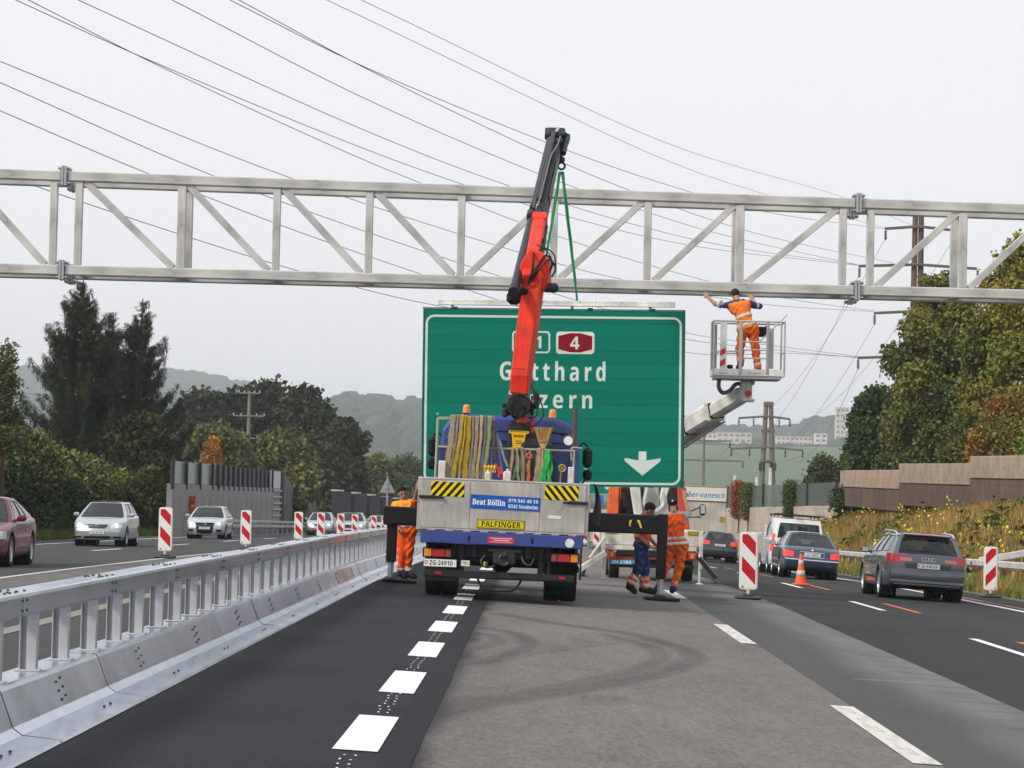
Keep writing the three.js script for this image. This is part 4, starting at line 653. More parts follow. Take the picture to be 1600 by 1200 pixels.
{
  const t = thing('crane_truck', 'blue crane truck with grey tailgate and raised red loading crane', 'truck', [-0.495, 0.06, -44.2]);
  t.rotation.z = -0.02;
  // tailgate: ribbed aluminium boards with hinges and latches
  const tg = part('tailgate', [cb(2.49, 0.768, 0.045, 0, 1.396, 0, 0.008)], M.alu, t);
  for (const [x0, x1] of [[-1.235, -0.5], [-0.49, 0.545], [0.555, 1.235]]) part('panel', [cb(x1 - x0, 0.7, 0.012, (x0 + x1) / 2, 1.395, 0.026, 0.004)], M.alu, tg);
  part('top_rail', cb(2.5, 0.03, 0.06, 0, 1.778, 0, 0.008), M.alu, tg);
  part('hazard_plate', panel(0.5, 0.218, -0.842, 1.625, 0.036), hazL, tg); part('hazard_plate', panel(0.505, 0.215, 0.868, 1.638, 0.036), hazR, tg);
  part('company_sign', tf(panel(1.04, 0.206, 0.012, 1.455, 0.038, 0, 0, 0.008), 0, 0, 0, 0, 0, -0.012), std(0xffffff, 0.45, 0, { map: printed(1024, 204, (x, w, h) => { x.fillStyle = '#1d55a8'; x.fillRect(0, 0, w, h); fitText(x, 'Beat Röllin', 'bold $ serif', 270, 106, 490, 82, '#eef2f6'); fitText(x, '079 341 48 16', 'bold $ serif', 778, 60, 440, 50, '#eef2f6'); fitText(x, '6345 Neuheim', 'bold $ serif', 778, 146, 440, 52, '#eef2f6'); }) }), tg);
  part('maker_sign', tf(panel(0.715, 0.135, -0.03, 1.13, 0.038, 0, 0, 0.008), 0, 0, 0, 0, 0, -0.006), std(0xffffff, 0.45, 0, { map: printed(768, 144, (x, w, h) => { x.fillStyle = '#1a1a14'; x.fillRect(0, 0, w, h); x.fillStyle = '#d9c21c'; x.beginPath(); x.roundRect ? x.roundRect(8, 8, w - 16, h - 16, 16) : x.rect(8, 8, w - 16, h - 16); x.fill(); x.strokeStyle = '#1a1a14'; x.lineWidth = 5; x.strokeRect(22, 22, w - 44, h - 44); fitText(x, 'PALFINGER', 'bold $ sans-serif', w / 2, h / 2, 640, 84, '#15140f'); }) }), tg);
  part('sticker', panel(0.2, 0.05, 0.78, 1.27, 0.036), M.white, tg);
  for (const s of [-1, 1]) { part('latch', [cb(0.3, 0.045, 0.05, s * 1.12, 1.5, 0.045, 0.012), cb(0.1, 0.025, 0.06, s * 0.94, 1.5, 0.05, 0.01, 0, 0, s * 0.1)], M.blackMetal, tg); part('corner_post', cb(0.05, 0.8, 0.07, s * 1.262, 1.4, -0.02, 0.01), M.alu, t); }
  for (let i = 0; i < 9; i++) part('hinge', cb(0.12, 0.02, 0.05, -1.06 + i * 0.265, 1.006, 0.02, 0.005), M.steel, t);
  // bed and its side boards
  part('bed_floor', cb(2.48, 0.08, 4.6, 0, 1.0, -2.35, 0.01), M.wood, t);
  for (const s of [-1, 1]) for (const [a, b] of [[-2.3, -0.05], [-4.6, -2.36]]) part('side_board', cb(0.035, 0.72, b - a, s * 1.24, 1.4, (a + b) / 2, 0.006), M.alu, t);
  const beam = part('rear_beam', [cb(2.44, 0.19, 0.1, 0, 0.905, 0.0, 0.014), cb(0.06, 0.19, 4.6, -1.19, 0.905, -2.35, 0.01), cb(0.06, 0.19, 4.6, 1.19, 0.905, -2.35, 0.01)], blueP, t);
  part('tie_hole', [-0.49, 0.46].flatMap(x => [cb(0.045, 0.09, 0.02, x, 0.9, 0.045, 0.012)]), M.dark, beam);
  part('tag', panel(0.4, 0.1, -0.01, 0.895, 0.058), std(0xffffff, 0.5, 0, { map: printed(256, 64, (x, w, h) => { x.fillStyle = '#c23a4e'; x.fillRect(0, 0, w, h); x.fillStyle = '#e8b8bd'; x.fillRect(24, 12, 208, 8); x.fillRect(60, 30, 150, 10); x.fillRect(24, 50, 208, 4); }) }), beam);
  part('sticker', tf(new THREE.CylinderGeometry(0.068, 0.068, 0.008, 20).rotateX(PI / 2), 1.02, 0.895, 0.056), M.white, beam);
  // lamps, plate, bumper
  for (const s of [-1, 1]) {
    const l = part('tail_lamp', [cb(0.46, 0.15, 0.09, s * 0.95, 0.665, -0.1, 0.015)], M.black, t);
    part('lens', cb(0.11, 0.12, 0.02, s * 1.1, 0.665, -0.05, 0.008), amber, l); part('lens', cb(0.19, 0.12, 0.022, s * 0.94, 0.665, -0.05, 0.008), tailRed, l); part('lens', cb(0.08, 0.12, 0.02, s * 0.795, 0.665, -0.05, 0.008), std(lin(0.3, 0.06, 0.05), 0.3), l);
    part('lamp_bracket', [cb(0.03, 0.3, 0.03, s * 1.12, 0.74, -0.1, 0.004), cb(0.04, 0.5, 0.04, s * 0.72, 0.6, -0.2, 0.004)], M.blackMetal, t);
  }
  const bump = part('bumper', [cb(2.28, 0.11, 0.11, -0.02, 0.355, -0.12, 0.02), cb(0.09, 0.4, 0.1, -0.6, 0.6, -0.25, 0.01), cb(0.09, 0.4, 0.1, 0.6, 0.6, -0.25, 0.01)], M.blackMetal, t);
  for (const s of [-1, 1]) part('reflector', cb(0.09, 0.045, 0.02, s * 0.93, 0.36, -0.06, 0.006), tailRed, bump);
  part('number_plate', panel(0.5, 0.12, -0.91, 0.515, -0.06, 0, 0, 0.012), std(0xffffff, 0.45, 0, { map: plateTex('ZG·24910') }), t);
  part('tag', panel(0.13, 0.085, -0.53, 0.525, -0.06, 0, 0, 0.01), std(0xffffff, 0.5, 0, { map: printed(96, 64, (x, w, h) => { x.fillStyle = '#d8d6c4'; x.fillRect(0, 0, w, h); x.fillStyle = '#777'; x.fillRect(10, 18, 60, 8); x.fillRect(30, 36, 50, 8); }) }), t);
  // chassis: rails, tow hitch, cross beams, air lines, axle, tanks, spare wheel
  part('chassis', [cb(0.09, 0.24, 8.2, -0.4, 0.74, -4.2, 0.01), cb(0.09, 0.24, 8.2, 0.4, 0.74, -4.2, 0.01), cb(1.5, 0.2, 0.08, 0, 0.72, -0.3, 0.01), cb(1.9, 0.12, 0.1, 0, 0.62, -0.6, 0.02), rod([-0.8, 0.55, -1.45], [0.8, 0.55, -1.45], 0.09), cb(0.36, 0.3, 0.36, 0, 0.53, -1.45, 0.1), cb(2.1, 0.35, 1.0, 0, 0.72, -3.2, 0.03), cb(2.2, 0.06, 1.5, 0, 0.86, -1.45, 0.02)], M.blackMetal, t);
  part('tow_hitch', [cb(0.34, 0.2, 0.12, 0.05, 0.62, -0.06, 0.03), tf(new THREE.TorusGeometry(0.075, 0.028, 8, 16), 0.05, 0.6, 0.02), cb(0.1, 0.08, 0.2, 0.05, 0.68, 0.0, 0.02), cb(0.5, 0.06, 0.06, 0.05, 0.74, -0.06, 0.01)], std(lin(0.05, 0.05, 0.052), 0.4, 0.5), t);
  part('air_line', [tube([[-0.24, 0.66, -0.05], [-0.3, 0.56, 0.02], [-0.22, 0.48, 0], [-0.1, 0.5, -0.04]], 0.014), cb(0.05, 0.07, 0.05, -0.22, 0.53, 0.0, 0.01)], std(lin(0.09, 0.085, 0.07), 0.5, 0.3), t);
  part('air_line', [tube([[0.3, 0.68, -0.1], [0.36, 0.56, 0], [0.44, 0.54, 0.0], [0.5, 0.64, -0.1]], 0.013)], std(lin(0.09, 0.085, 0.07), 0.5, 0.3), t);
  part('hose', tube([[-0.34, 0.3, -0.14], [-0.25, 0.16, -0.12], [0.0, 0.13, -0.12], [0.22, 0.16, -0.12], [0.32, 0.3, -0.14]], 0.018, 30), M.rubber, t);
  part('air_coupling', cb(0.03, 0.07, 0.03, -0.24, 0.53, 0.05, 0.01), std(lin(0.6, 0.42, 0.03), 0.4), t);
  for (const z of [-1.45, -6.9]) for (const s of [-1, 1]) for (const x of (z > -3 ? [0.79, 1.04] : [0.98])) { const wg = wheelGeo(0.5, 0.25, 0.28, 8); addWheel(t, wg, s * x, 0.5 - 0.02 + (s > 0 ? -0.01 : 0.015), z, s, M.blackMetal); }
  for (const s of [-1, 1]) part('mud_flap', [cb(0.5, 0.4, 0.012, s * 0.91, 0.42, -0.82, 0.003), cb(0.56, 0.04, 1.1, s * 0.91, 1.0 - 0.02, -1.4, 0.01)], M.rubber, t);
  for (const s of [-1, 1]) part('side_guard', [cb(0.03, 0.1, 2.2, s * 1.2, 0.65, -3.4, 0.01), cb(0.03, 0.1, 2.2, s * 1.2, 0.45, -3.4, 0.01), cb(0.5, 0.5, 0.9, s * 0.9, 0.55, -3.6, 0.06)], M.blackMetal, t);
  part('mud_flap', cb(0.02, 0.55, 0.5, 1.21, 0.6, -0.75, 0.005), M.blackMetal, t);
  // front rack and headboard with tool posts
  const pipe = std(lin(0.36, 0.34, 0.3), 0.5, 0.3);
  part('tool_rack', [rod([-1.19, 1.75, -4.62], [-1.19, 2.8, -4.62], 0.026), bar([-1.2, 2.8, -4.62], [-0.26, 2.84, -4.62], 0.05, 0.05), rod([-0.27, 2.85, -4.62], [-0.27, 1.7, -4.62], 0.026), rod([-1.17, 2.33, -4.6], [1.1, 2.355, -4.6], 0.02), rod([1.09, 2.37, -4.6], [1.09, 1.7, -4.6], 0.02), tube([[1.05, 2.2, -4.6], [1.05, 2.4, -4.6], [1.12, 2.41, -4.6], [1.22, 2.4, -4.6]], 0.016, 14), cb(0.05, 0.05, 0.05, -1.2, 2.87, -4.62, 0.02), rod([0.28, 2.33, -4.55], [0.28, 1.8, -4.55], 0.014), rod([0.36, 2.33, -4.55], [0.36, 1.8, -4.55], 0.012)], pipe, t);
  for (const [x, w] of [[-1.1, 0.2], [1.12, 0.13]]) part('headboard_post', cb(w, 0.75, 0.12, x, 2.0, -4.75, 0.01), blueP, t);
  part('headboard', cb(2.2, 0.5, 0.04, 0, 1.4, -4.66, 0.006), M.alu, t);
  part('tool_box', cb(0.115, 0.3, 0.1, -1.085, 1.95, -4.5, 0.01), M.white, t); part('tool_box', cb(0.1, 0.27, 0.1, 1.05, 1.95, -4.5, 0.01), M.white, t);
  part('work_lamp', [new THREE.SphereGeometry(0.09, 18, 12).scale(1, 1, 0.8).translate(0.985, 2.52, -4.72)], std(lin(0.1, 0.1, 0.095), 0.25, 0.5), t);
  part('lamp_glass', tf(new THREE.CylinderGeometry(0.075, 0.075, 0.02, 20), 0.985, 2.52, -4.645, PI / 2), lampGlass, t);
  // cab: high blue roof with pressed swages
  const cabShape = [[-1.2, 0.9], [1.2, 0.9], [1.21, 2.2], [1.17, 2.62], [1.02, 2.86], [0.75, 2.95], [-0.75, 2.95], [-1.05, 2.87], [-1.18, 2.66], [-1.21, 2.2]];
  const cab = part('cab', [tf(prism(cabShape, 1.8, 0.05), 0, 0, -7.55), tf(prism([[-1.1, 2.5], [1.1, 2.5], [0.98, 2.8], [0.7, 2.9], [-0.7, 2.9], [-1, 2.82]], 0.05, 0.02), 0, 0.0, -6.63)], blueP, t);
  part('swage', [cb(2.0, 0.018, 0.02, 0.0, 2.68, -6.6, 0.004), cb(2.16, 0.02, 0.02, 0.0, 2.52, -6.62, 0.004), cb(1.9, 0.016, 0.02, 0, 2.42, -6.645, 0.004), tube([[0.55, 2.69, -6.6], [0.85, 2.68, -6.6], [0.97, 2.6, -6.61], [1.0, 2.48, -6.62]], 0.012)], std(lin(0.008, 0.012, 0.05), 0.6), cab);
  for (const s of [-1, 1]) part('side_window', cb(0.01, 0.6, 0.8, s * 1.213, 2.15, -7.7, 0.003), glassMat, cab);
  part('windscreen', cb(2.1, 0.8, 0.01, 0, 2.15, -8.455, 0.003), glassMat, cab);
  for (const [x, y] of [[-0.79, 2.99], [0.72, 2.97]]) { const b = part('beacon', [tf(lathe([[0, 0.15], [0.05, 0.14], [0.062, 0.1], [0.065, 0.02], [0.07, 0]], 18), x, y, -7.4)], phys(lin(0.8, 0.2, 0.02), 0.15, 0, { clearcoat: 1 }), t); part('beacon_base', tf(new THREE.CylinderGeometry(0.055, 0.06, 0.12, 16), x, y - 0.06, -7.4), M.black, b); }
  part('exhaust_stack', [rod([1.11, 1.2, -6.2], [1.095, 3.13, -6.2], 0.058, 0.052, 16)], std(lin(0.11, 0.1, 0.095), 0.5, 0.4), t);
  for (const s of [-1, 1]) { const y = s < 0 ? 2.38 : 2.3; part('door_mirror', [cb(0.17, 0.36, 0.14, s * 1.37, y, -7.9, 0.06), cb(0.16, 0.2, 0.13, s * 1.38, y - 0.3, -7.9, 0.05), tube([[s * 1.2, y + 0.15, -7.8], [s * 1.28, y + 0.26, -7.85], [s * 1.37, y + 0.2, -7.9]], 0.018, 12), tube([[s * 1.2, y - 0.42, -7.8], [s * 1.28, y - 0.46, -7.85], [s * 1.37, y - 0.36, -7.9]], 0.016, 12)], M.black, t); }
  part('mirror_glass', cb(0.07, 0.03, 0.01, 1.345, 2.1, -7.83, 0.004), std(lin(0.8, 0.8, 0.7), 0.2), t);
  // crane: base, column, knuckle, booms -----------------------------------
  const stick = (pts, w, h, c = 0.02, up) => bar(pts[0], pts[1], w, h, c, up);
  part('crane_base', [cb(1.0, 0.7, 0.5, 0.15, 1.5, -5.6, 0.04), cb(2.3, 0.34, 0.46, 0, 1.13, -6.1, 0.02), cb(0.5, 0.6, 0.5, 0.55, 2.0, -5.7, 0.08)], M.blackMetal, t);
  part('crane_column', [cb(0.38, 1.0, 0.36, 0.15, 2.35, -6.1, 0.05), cb(0.6, 0.4, 0.3, 0.45, 2.36, -6.0, 0.1), cb(0.3, 0.3, 0.3, 0.36, 2.55, -6.1, 0.06)], M.blackMetal, t);
  part('crane_column_side', [cb(0.08, 0.5, 0.3, 0.37, 2.72, -6.12, 0.02)], redDk, t);
  { // yellow data plate on the column
    const sh = prism([[-0.17, 0.15], [0.17, 0.15], [0.17, 0.11], [0.12, 0.1], [0.09, -0.15], [-0.09, -0.15], [-0.12, 0.1], [-0.17, 0.11]], 0.01); const p = sh.attributes.position, u = sh.attributes.uv; for (let i = 0; i < p.count; i++) u.setXY(i, p.getX(i) / 0.34 + 0.5, p.getY(i) / 0.3 + 0.5);
    part('data_plate', tf(sh, 0.15, 2.53, -5.905), std(0xffffff, 0.5, 0, { map: printed(128, 112, (x, w, h) => { x.fillStyle = '#e5b414'; x.fillRect(0, 0, w, h); x.fillStyle = '#2a2110'; x.fillRect(8, 4, 112, 4); x.fillRect(34, 26, 62, 16); x.fillStyle = '#e5b414'; for (let i = 0; i < 5; i++) x.fillRect(44 + i * 10, 26, 3, 16); x.fillStyle = '#7a4a10'; x.fillRect(46, 62, 40, 7); x.fillRect(46, 76, 40, 7); }) }), t);
  }
  const boom0 = [0.135, 3.42, -6.1], boom1 = [0.29, 5.24, -6.3];
  // knuckle at the column head
  part('crane_knuckle', [cb(0.3, 0.42, 0.34, 0.16, 3.08, -6.12, 0.06), ...[-1, 1].map(s => tf(new THREE.CylinderGeometry(0.17, 0.19, 0.06, 20), 0.16 + s * 0.2, 3.12, -6.1, 0, 0, PI / 2)), tf(new THREE.CylinderGeometry(0.2, 0.22, 0.16, 18), 0.13, 3.12, -5.93, PI / 2), tf(new THREE.CylinderGeometry(0.05, 0.05, 0.62, 12), 0.16, 3.12, -6.1, 0, 0, PI / 2), cb(0.1, 0.16, 0.1, -0.1, 2.98, -5.98, 0.03), cb(0.1, 0.24, 0.12, 0.42, 3.24, -6.0, 0.03)], M.blackMetal, t);
  part('knuckle_plate', [cb(0.2, 0.26, 0.2, 0.2, 2.92, -6.0, 0.04)], redDk, t);
  const hs = (pts, r = 0.013) => tube(pts, r, 26, 6);
  part('hydraulic_hoses', [hs([[0.05, 2.9, -5.9], [0.0, 3.1, -5.78], [0.12, 3.3, -5.82], [0.3, 3.2, -5.85], [0.34, 2.95, -5.9]]), hs([[0.2, 2.8, -5.9], [0.4, 2.78, -5.8], [0.55, 2.95, -5.85], [0.5, 3.2, -5.95], [0.4, 3.4, -6.0]]), hs([[0.1, 2.85, -5.88], [0.14, 3.05, -5.76], [0.24, 3.1, -5.8], [0.22, 2.9, -5.86]]), hs([[0.3, 2.9, -5.9], [0.44, 2.95, -5.82], [0.4, 3.25, -5.9], [0.33, 3.5, -5.92]]), hs([[0.02, 3.0, -5.86], [0.1, 3.22, -5.74], [0.22, 3.0, -5.76], [0.1, 2.86, -5.82]])], M.rubber, t);
  // main boom: a folded box that widens towards the elbow, slightly turned so its right flank shows
  {
    const a = V3(...boom0), b = V3(...boom1), L = a.distanceTo(b) + 0.2;
    const sec = y => { const k = y < 0.14 ? lerp(0.42, 1, y / 0.14) : 1; return [0.325 * lerp(0.97, 1.06, y), 0.32 * k]; }, pos = [], q = (A, B, C, D) => pos.push(...A, ...B, ...C, ...A, ...C, ...D);
    const ys = [0, 0.14, 0.15, 0.97, 1], ring = y => { const [w, d] = sec(y), yy = (y - 0.5) * L, c = 0.022; return [[-w / 2 + c, yy, d / 2], [w / 2 - c, yy, d / 2], [w / 2, yy, d / 2 - c], [w / 2, yy, -d / 2 + c], [w / 2 - c, yy, -d / 2], [-w / 2 + c, yy, -d / 2], [-w / 2, yy, -d / 2 + c], [-w / 2, yy, d / 2 - c]]; };
    for (let i = 0; i < ys.length - 1; i++) { const A = ring(ys[i]), B = ring(ys[i + 1]); for (let j = 0; j < 8; j++) q(A[j], A[(j + 1) % 8], B[(j + 1) % 8], B[j]); }
    const e = ring(1), f = ring(0); for (let j = 1; j < 7; j++) { pos.push(...e[0], ...e[j], ...e[j + 1]); pos.push(...f[0], ...f[j + 1], ...f[j]); }
    let g = new THREE.BufferGeometry(); g.setAttribute('position', new THREE.Float32BufferAttribute(pos, 3)); g.computeVertexNormals(); boxUV(g); g.rotateY(-0.2);
    const mb = part('main_boom', orient(g, a, b, V3(0, 0, 1)), redP, t);
    part('weld_edge', [orient(cb(0.018, L * 0.84, 0.014, 0.125, 0.1, 0.163, 0.004).rotateY(-0.2), a, b, V3(0, 0, 1)), orient(cb(0.28, 0.012, 0.02, 0, L * 0.41, 0.16, 0.004).rotateY(-0.2), a, b, V3(0, 0, 1)), orient(cb(0.28, 0.01, 0.02, 0, -L * 0.3, 0.16, 0.004).rotateY(-0.2), a, b, V3(0, 0, 1))], redDk, mb);
    part('lift_cylinder', [rod([0.2, 3.25, -6.4], [0.3, 4.6, -6.55], 0.06), hs([[0.31, 3.4, -6.2], [0.36, 4.2, -6.3], [0.45, 5.0, -6.35]], 0.014)], M.blackMetal, t);
  }
  // elbow casting, pin, hoses
  part('elbow', [tf(prism([[-0.26, -0.2], [0.14, -0.24], [0.22, -0.1], [0.2, 0.3], [0.06, 0.44], [-0.14, 0.5], [-0.3, 0.2]], 0.3, 0.03), 0.36, 5.34, -6.36, 0, -0.2), cb(0.12, 0.1, 0.25, -0.02, 5.16, -6.25, 0.03)], redP, t);
  part('elbow_pin', [tf(new THREE.CylinderGeometry(0.085, 0.085, 0.2, 18), 0.59, 5.17, -6.3, 0, 0, PI / 2), tf(new THREE.CylinderGeometry(0.06, 0.06, 0.24, 14), 0.6, 5.17, -6.3, 0, 0, PI / 2)], M.blackMetal, t);
  part('counter_cylinder', [tf(cb(0.26, 0.24, 0.3, -0.03, 4.97, -6.25, 0.07), 0, 0, 0), cb(0.2, 0.12, 0.2, 0.12, 5.07, -6.2, 0.04)], M.black, t);
  part('hydraulic_hoses', [hs([[0.2, 5.18, -6.1], [0.24, 5.35, -6.02], [0.34, 5.5, -6.05], [0.5, 5.72, -6.25], [0.6, 5.6, -6.3], [0.55, 5.42, -6.3]], 0.018), hs([[0.22, 5.2, -6.08], [0.27, 5.5, -6.02], [0.27, 5.75, -6.2]], 0.02), hs([[0.26, 5.25, -6.07], [0.42, 5.5, -6.05], [0.55, 5.65, -6.2], [0.66, 5.5, -6.3], [0.6, 5.36, -6.35]], 0.015), hs([[0.3, 5.75, -6.25], [0.45, 5.85, -6.3], [0.62, 5.75, -6.35], [0.66, 5.55, -6.35]], 0.012), hs([[0.32, 5.9, -6.3], [0.5, 5.8, -6.3], [0.58, 5.68, -6.3]], 0.012), hs([[0.28, 5.3, -6.06], [0.33, 5.44, -6.02], [0.42, 5.62, -6.1]], 0.028)], M.rubber, t);
  // outer boom: red sleeve, black telescopes, extension cylinders, head
  const A = V3(0.165, 5.3, -6.25), B = V3(0.588, 8.45, -11.8), on = (k, dx = 0, dn = 0) => { const p = A.clone().lerp(B, k); const ax = B.clone().sub(A).normalize(), n = V3(0, 0, 1).addScaledVector(ax, -ax.z).normalize(), s = new THREE.Vector3().crossVectors(ax, n).negate(); return p.addScaledVector(s, -dx).addScaledVector(n, dn).toArray(); };
  { const s1 = on(0.5, 1)[0] - on(0.5)[0]; if (s1 < 0) { /* keep +dx to the right */ } }
  const sgn = on(0.5, 1)[0] > on(0.5)[0] ? 1 : -1, ON = (k, dx, dn) => on(k, dx * sgn, dn);
  part('outer_boom', [stick([ON(-0.02, 0.05, 0), ON(0.37, 0.03, 0)], 0.23, 0.34, 0.03), stick([ON(0.345, 0.03, 0), ON(0.385, 0.03, 0)], 0.27, 0.38, 0.02)], redP, t);
  const tl = part('telescope', [stick([ON(0.36, 0.03, 0), ON(0.965, 0.03, 0)], 0.18, 0.31, 0.02), stick([ON(0.36, 0.05, -0.02), ON(0.9, 0.05, -0.02)], 0.17, 0.26, 0.02), stick([ON(0.9, 0.03, 0), ON(0.93, 0.03, 0)], 0.26, 0.36, 0.01)], std(lin(0.032, 0.03, 0.03), 0.5, 0.2), t);
  part('extension_cylinder', [rod(ON(0.44, -0.15, 0.08), ON(0.97, -0.12, 0.08), 0.048), rod(ON(0.46, -0.06, 0.2), ON(0.95, -0.05, 0.2), 0.045), rod(ON(0.4, -0.12, 0.17), ON(0.93, -0.1, 0.17), 0.03), stick([ON(0.425, -0.16, 0.1), ON(0.46, -0.16, 0.1)], 0.09, 0.09)], M.blackMetal, t);
  part('pipe', [tube([ON(0.4, -0.06, 0.23), ON(0.62, -0.035, 0.23), ON(0.78, -0.01, 0.23), ON(0.86, 0.06, 0.22), ON(0.93, 0.08, 0.22)], 0.016, 30)], std(lin(0.2, 0.19, 0.18), 0.4, 0.4), t);
  part('wear_plate', stick([ON(0.5, 0.12, 0.1), ON(0.77, 0.125, 0.1)], 0.02, 0.2), std(lin(0.09, 0.085, 0.08), 0.5, 0.3), t);
  part('counter_cylinder', [rod(ON(-0.09, -0.16, 0.02), ON(0.385, -0.115, 0.02), 0.085, 0.085, 16), rod(ON(-0.1, -0.16, 0.02), ON(-0.07, -0.16, 0.02), 0.1, 0.1, 16), stick([ON(0.37, -0.1, 0.06), ON(0.41, -0.1, 0.06)], 0.24, 0.2, 0.03)], M.blackMetal, t);
  part('boom_head', [stick([ON(0.945, 0.0, 0.05), ON(1.0, 0.0, 0.05)], 0.34, 0.32, 0.03), stick([ON(0.97, -0.17, 0.05), ON(1.02, -0.19, 0.05)], 0.09, 0.14, 0.02), stick([ON(0.97, 0.2, 0.0), ON(1.02, 0.22, 0.0)], 0.09, 0.14, 0.02), stick([ON(1.0, -0.02, 0.05), ON(1.025, 0.0, 0.05)], 0.16, 0.14, 0.03), tf(new THREE.SphereGeometry(0.07, 12, 8), ...ON(0.985, 0.16, 0.1)), tf(new THREE.SphereGeometry(0.06, 12, 8), ...ON(0.93, 0.2, 0.1)), rod(ON(0.85, 0.2, 0.1), ON(0.985, 0.21, 0.1), 0.05)], std(lin(0.014, 0.016, 0.028), 0.45, 0.2), t);
  part('head_plate', stick([ON(0.955, -0.01, 0.23), ON(0.99, 0.01, 0.23)], 0.06, 0.02, 0.004), M.steel, t);
  part('valve_block', [stick([ON(0.15, 0.17, 0.05), ON(0.2, 0.18, 0.05)], 0.09, 0.12, 0.03), stick([ON(0.23, 0.18, 0.05), ON(0.25, 0.18, 0.05)], 0.07, 0.1, 0.02), hs([ON(0.08, 0.14, 0.1), ON(0.16, 0.19, 0.12), ON(0.24, 0.18, 0.1), ON(0.33, 0.17, 0.08)], 0.025)], M.black, t);
  part('hook', [tf(new THREE.SphereGeometry(0.075, 14, 10), 0.7, 8.02, -11.78), tf(new THREE.TorusGeometry(0.065, 0.022, 8, 18), 0.71, 7.9, -11.78), rod([0.69, 8.08, -11.78], [0.66, 8.25, -11.7], 0.03)], std(lin(0.02, 0.022, 0.04), 0.4, 0.3), t);
  part('hook_pin', tf(new THREE.SphereGeometry(0.04, 10, 8), 0.69, 8.12, -11.72), redDk, t);
  // outriggers
  const bm = part('outrigger_beam', [cb(1.45, 0.33, 0.3, 2.0, 1.18, -6.1, 0.02)], M.black, t);
  [prism([[-0.1, 0.06], [-0.06, 0.07], [-0.085, 0.0], [-0.075, -0.05], [-0.11, -0.02]], 0.006), prism([[0.02, 0.07], [0.07, 0.07], [0.115, -0.06], [0.085, -0.065], [0.06, 0.0]], 0.006)].forEach(g => part('warning_mark', tf(g, 2.2, 1.18, -5.945), std(lin(0.75, 0.55, 0.06), 0.5), bm));
  part('outrigger_beam', [cb(0.9, 0.32, 0.3, -1.65, 1.145, -6.2, 0.02)], M.black, t);
  const leg = (x, y0, y1, z) => { part('outrigger_leg', [cb(0.17, y1 - y0 - 0.3, 0.18, x, (y0 + y1) / 2 + 0.15, z, 0.02)], M.black, t); part('leg_ram', rod([x, y0 + 0.02, z], [x, y0 + 0.45, z], 0.05, 0.05, 16), M.steel, t); part('outrigger_foot', [lathe([[0, 0.06], [0.07, 0.06], [0.12, 0.03], [0.13, 0], [0, 0]], 20).translate(x, y0 - 0.02, z)], M.blackMetal, t); };
  leg(2.665, -0.035, 1.37, -6.0); leg(-1.94, 0.055, 1.3, -6.2);
  part('reflective_strip', Array.from({ length: 8 }, (_, i) => cb(0.012, 0.05, 0.1, -2.03, 0.35 + i * 0.1, -6.18, 0.003)), std(lin(0.5, 0.1, 0.08), 0.5), t);
  // --- loose things carried on the truck -------------------------------
  t.updateMatrixWorld(true);
  const W = (x, y, z) => V3(x, y, z).applyMatrix4(t.matrixWorld).toArray();
  const strapGeo = (pts, w, tw = 0) => { // ribbon of webbing 5 mm thick
    const c = new THREE.CatmullRomCurve3(pts.map(p => V3(...p))), n = 26, pos = [], idx = [];
    for (let i = 0; i <= n; i++) { const p = c.getPoint(i / n), a = tw * Math.sin(i / n * 5) + 0.2, ww = w * (0.85 + 0.15 * Math.cos(i * 0.9)); for (const [u, v] of [[-1, 1], [1, 1], [1, -1], [-1, -1]]) pos.push(p.x + u * ww / 2 * Math.cos(a), p.y, p.z + u * ww / 2 * Math.sin(a) + v * 0.004); }
    for (let i = 0; i < n; i++) for (let k = 0; k < 4; k++) { const a = i * 4 + k, b = i * 4 + (k + 1) % 4; idx.push(a, b, b + 4, a, b + 4, a + 4); }
    const g = new THREE.BufferGeometry(); g.setAttribute('position', new THREE.Float32BufferAttribute(pos, 3)); g.setIndex(idx); const f = g.toNonIndexed(); f.computeVertexNormals(); return boxUV(f);
  };
  const web = (r, g, b) => std(lin(r, g, b), 0.9, 0, { map: rep(T.grimeC, 3), bumpMap: rep(T.fine, 9), bumpScale: 0.002 });
  const beige = web(0.33, 0.27, 0.17), grey = web(0.24, 0.22, 0.19), yellow = web(0.42, 0.3, 0.035), green = web(0.24, 0.28, 0.15), tan = web(0.45, 0.32, 0.16), slate = web(0.13, 0.15, 0.17);
  const hang = (x0, x1, y0, y1, w, m, label, tw = 0.15, z = -4.52, back = true) => { const g = [strapGeo([W(x0, y0, z), W(lerp(x0, x1, 0.35) + 0.01, lerp(y0, y1, 0.35), z + 0.015), W(lerp(x0, x1, 0.7) - 0.008, lerp(y0, y1, 0.7), z), W(x1, y1, z + 0.01)], w, tw)]; if (back) g.push(strapGeo([W(x0 + 0.005, y0, z), W(x0, y0 + 0.02, z - 0.06), W(x0 - 0.01, y0 - 0.1, z - 0.15), W(lerp(x0, x1, 0.5), lerp(y0, y1, 0.8), z - 0.13)], w, 0)); return single('webbing_strap', g, m, label, 'strap', 'webbing straps hanging on the truck rack'); };
  hang(-0.94, -1.02, 2.85, 1.74, 0.10, beige, 'wide beige webbing strap, leftmost on the truck rack', 0.05);
  hang(-0.86, -0.96, 2.86, 1.72, 0.05, grey, 'narrow pale grey webbing strap right of the leftmost beige one', 0.3);
  hang(-0.79, -0.9, 2.86, 1.72, 0.075, yellow, 'yellow webbing strap slanting left on the truck rack', 0.2);
  hang(-0.735, -0.80, 2.85, 1.72, 0.045, yellow, 'narrow yellow webbing strap between two wider yellow ones', 0.4);
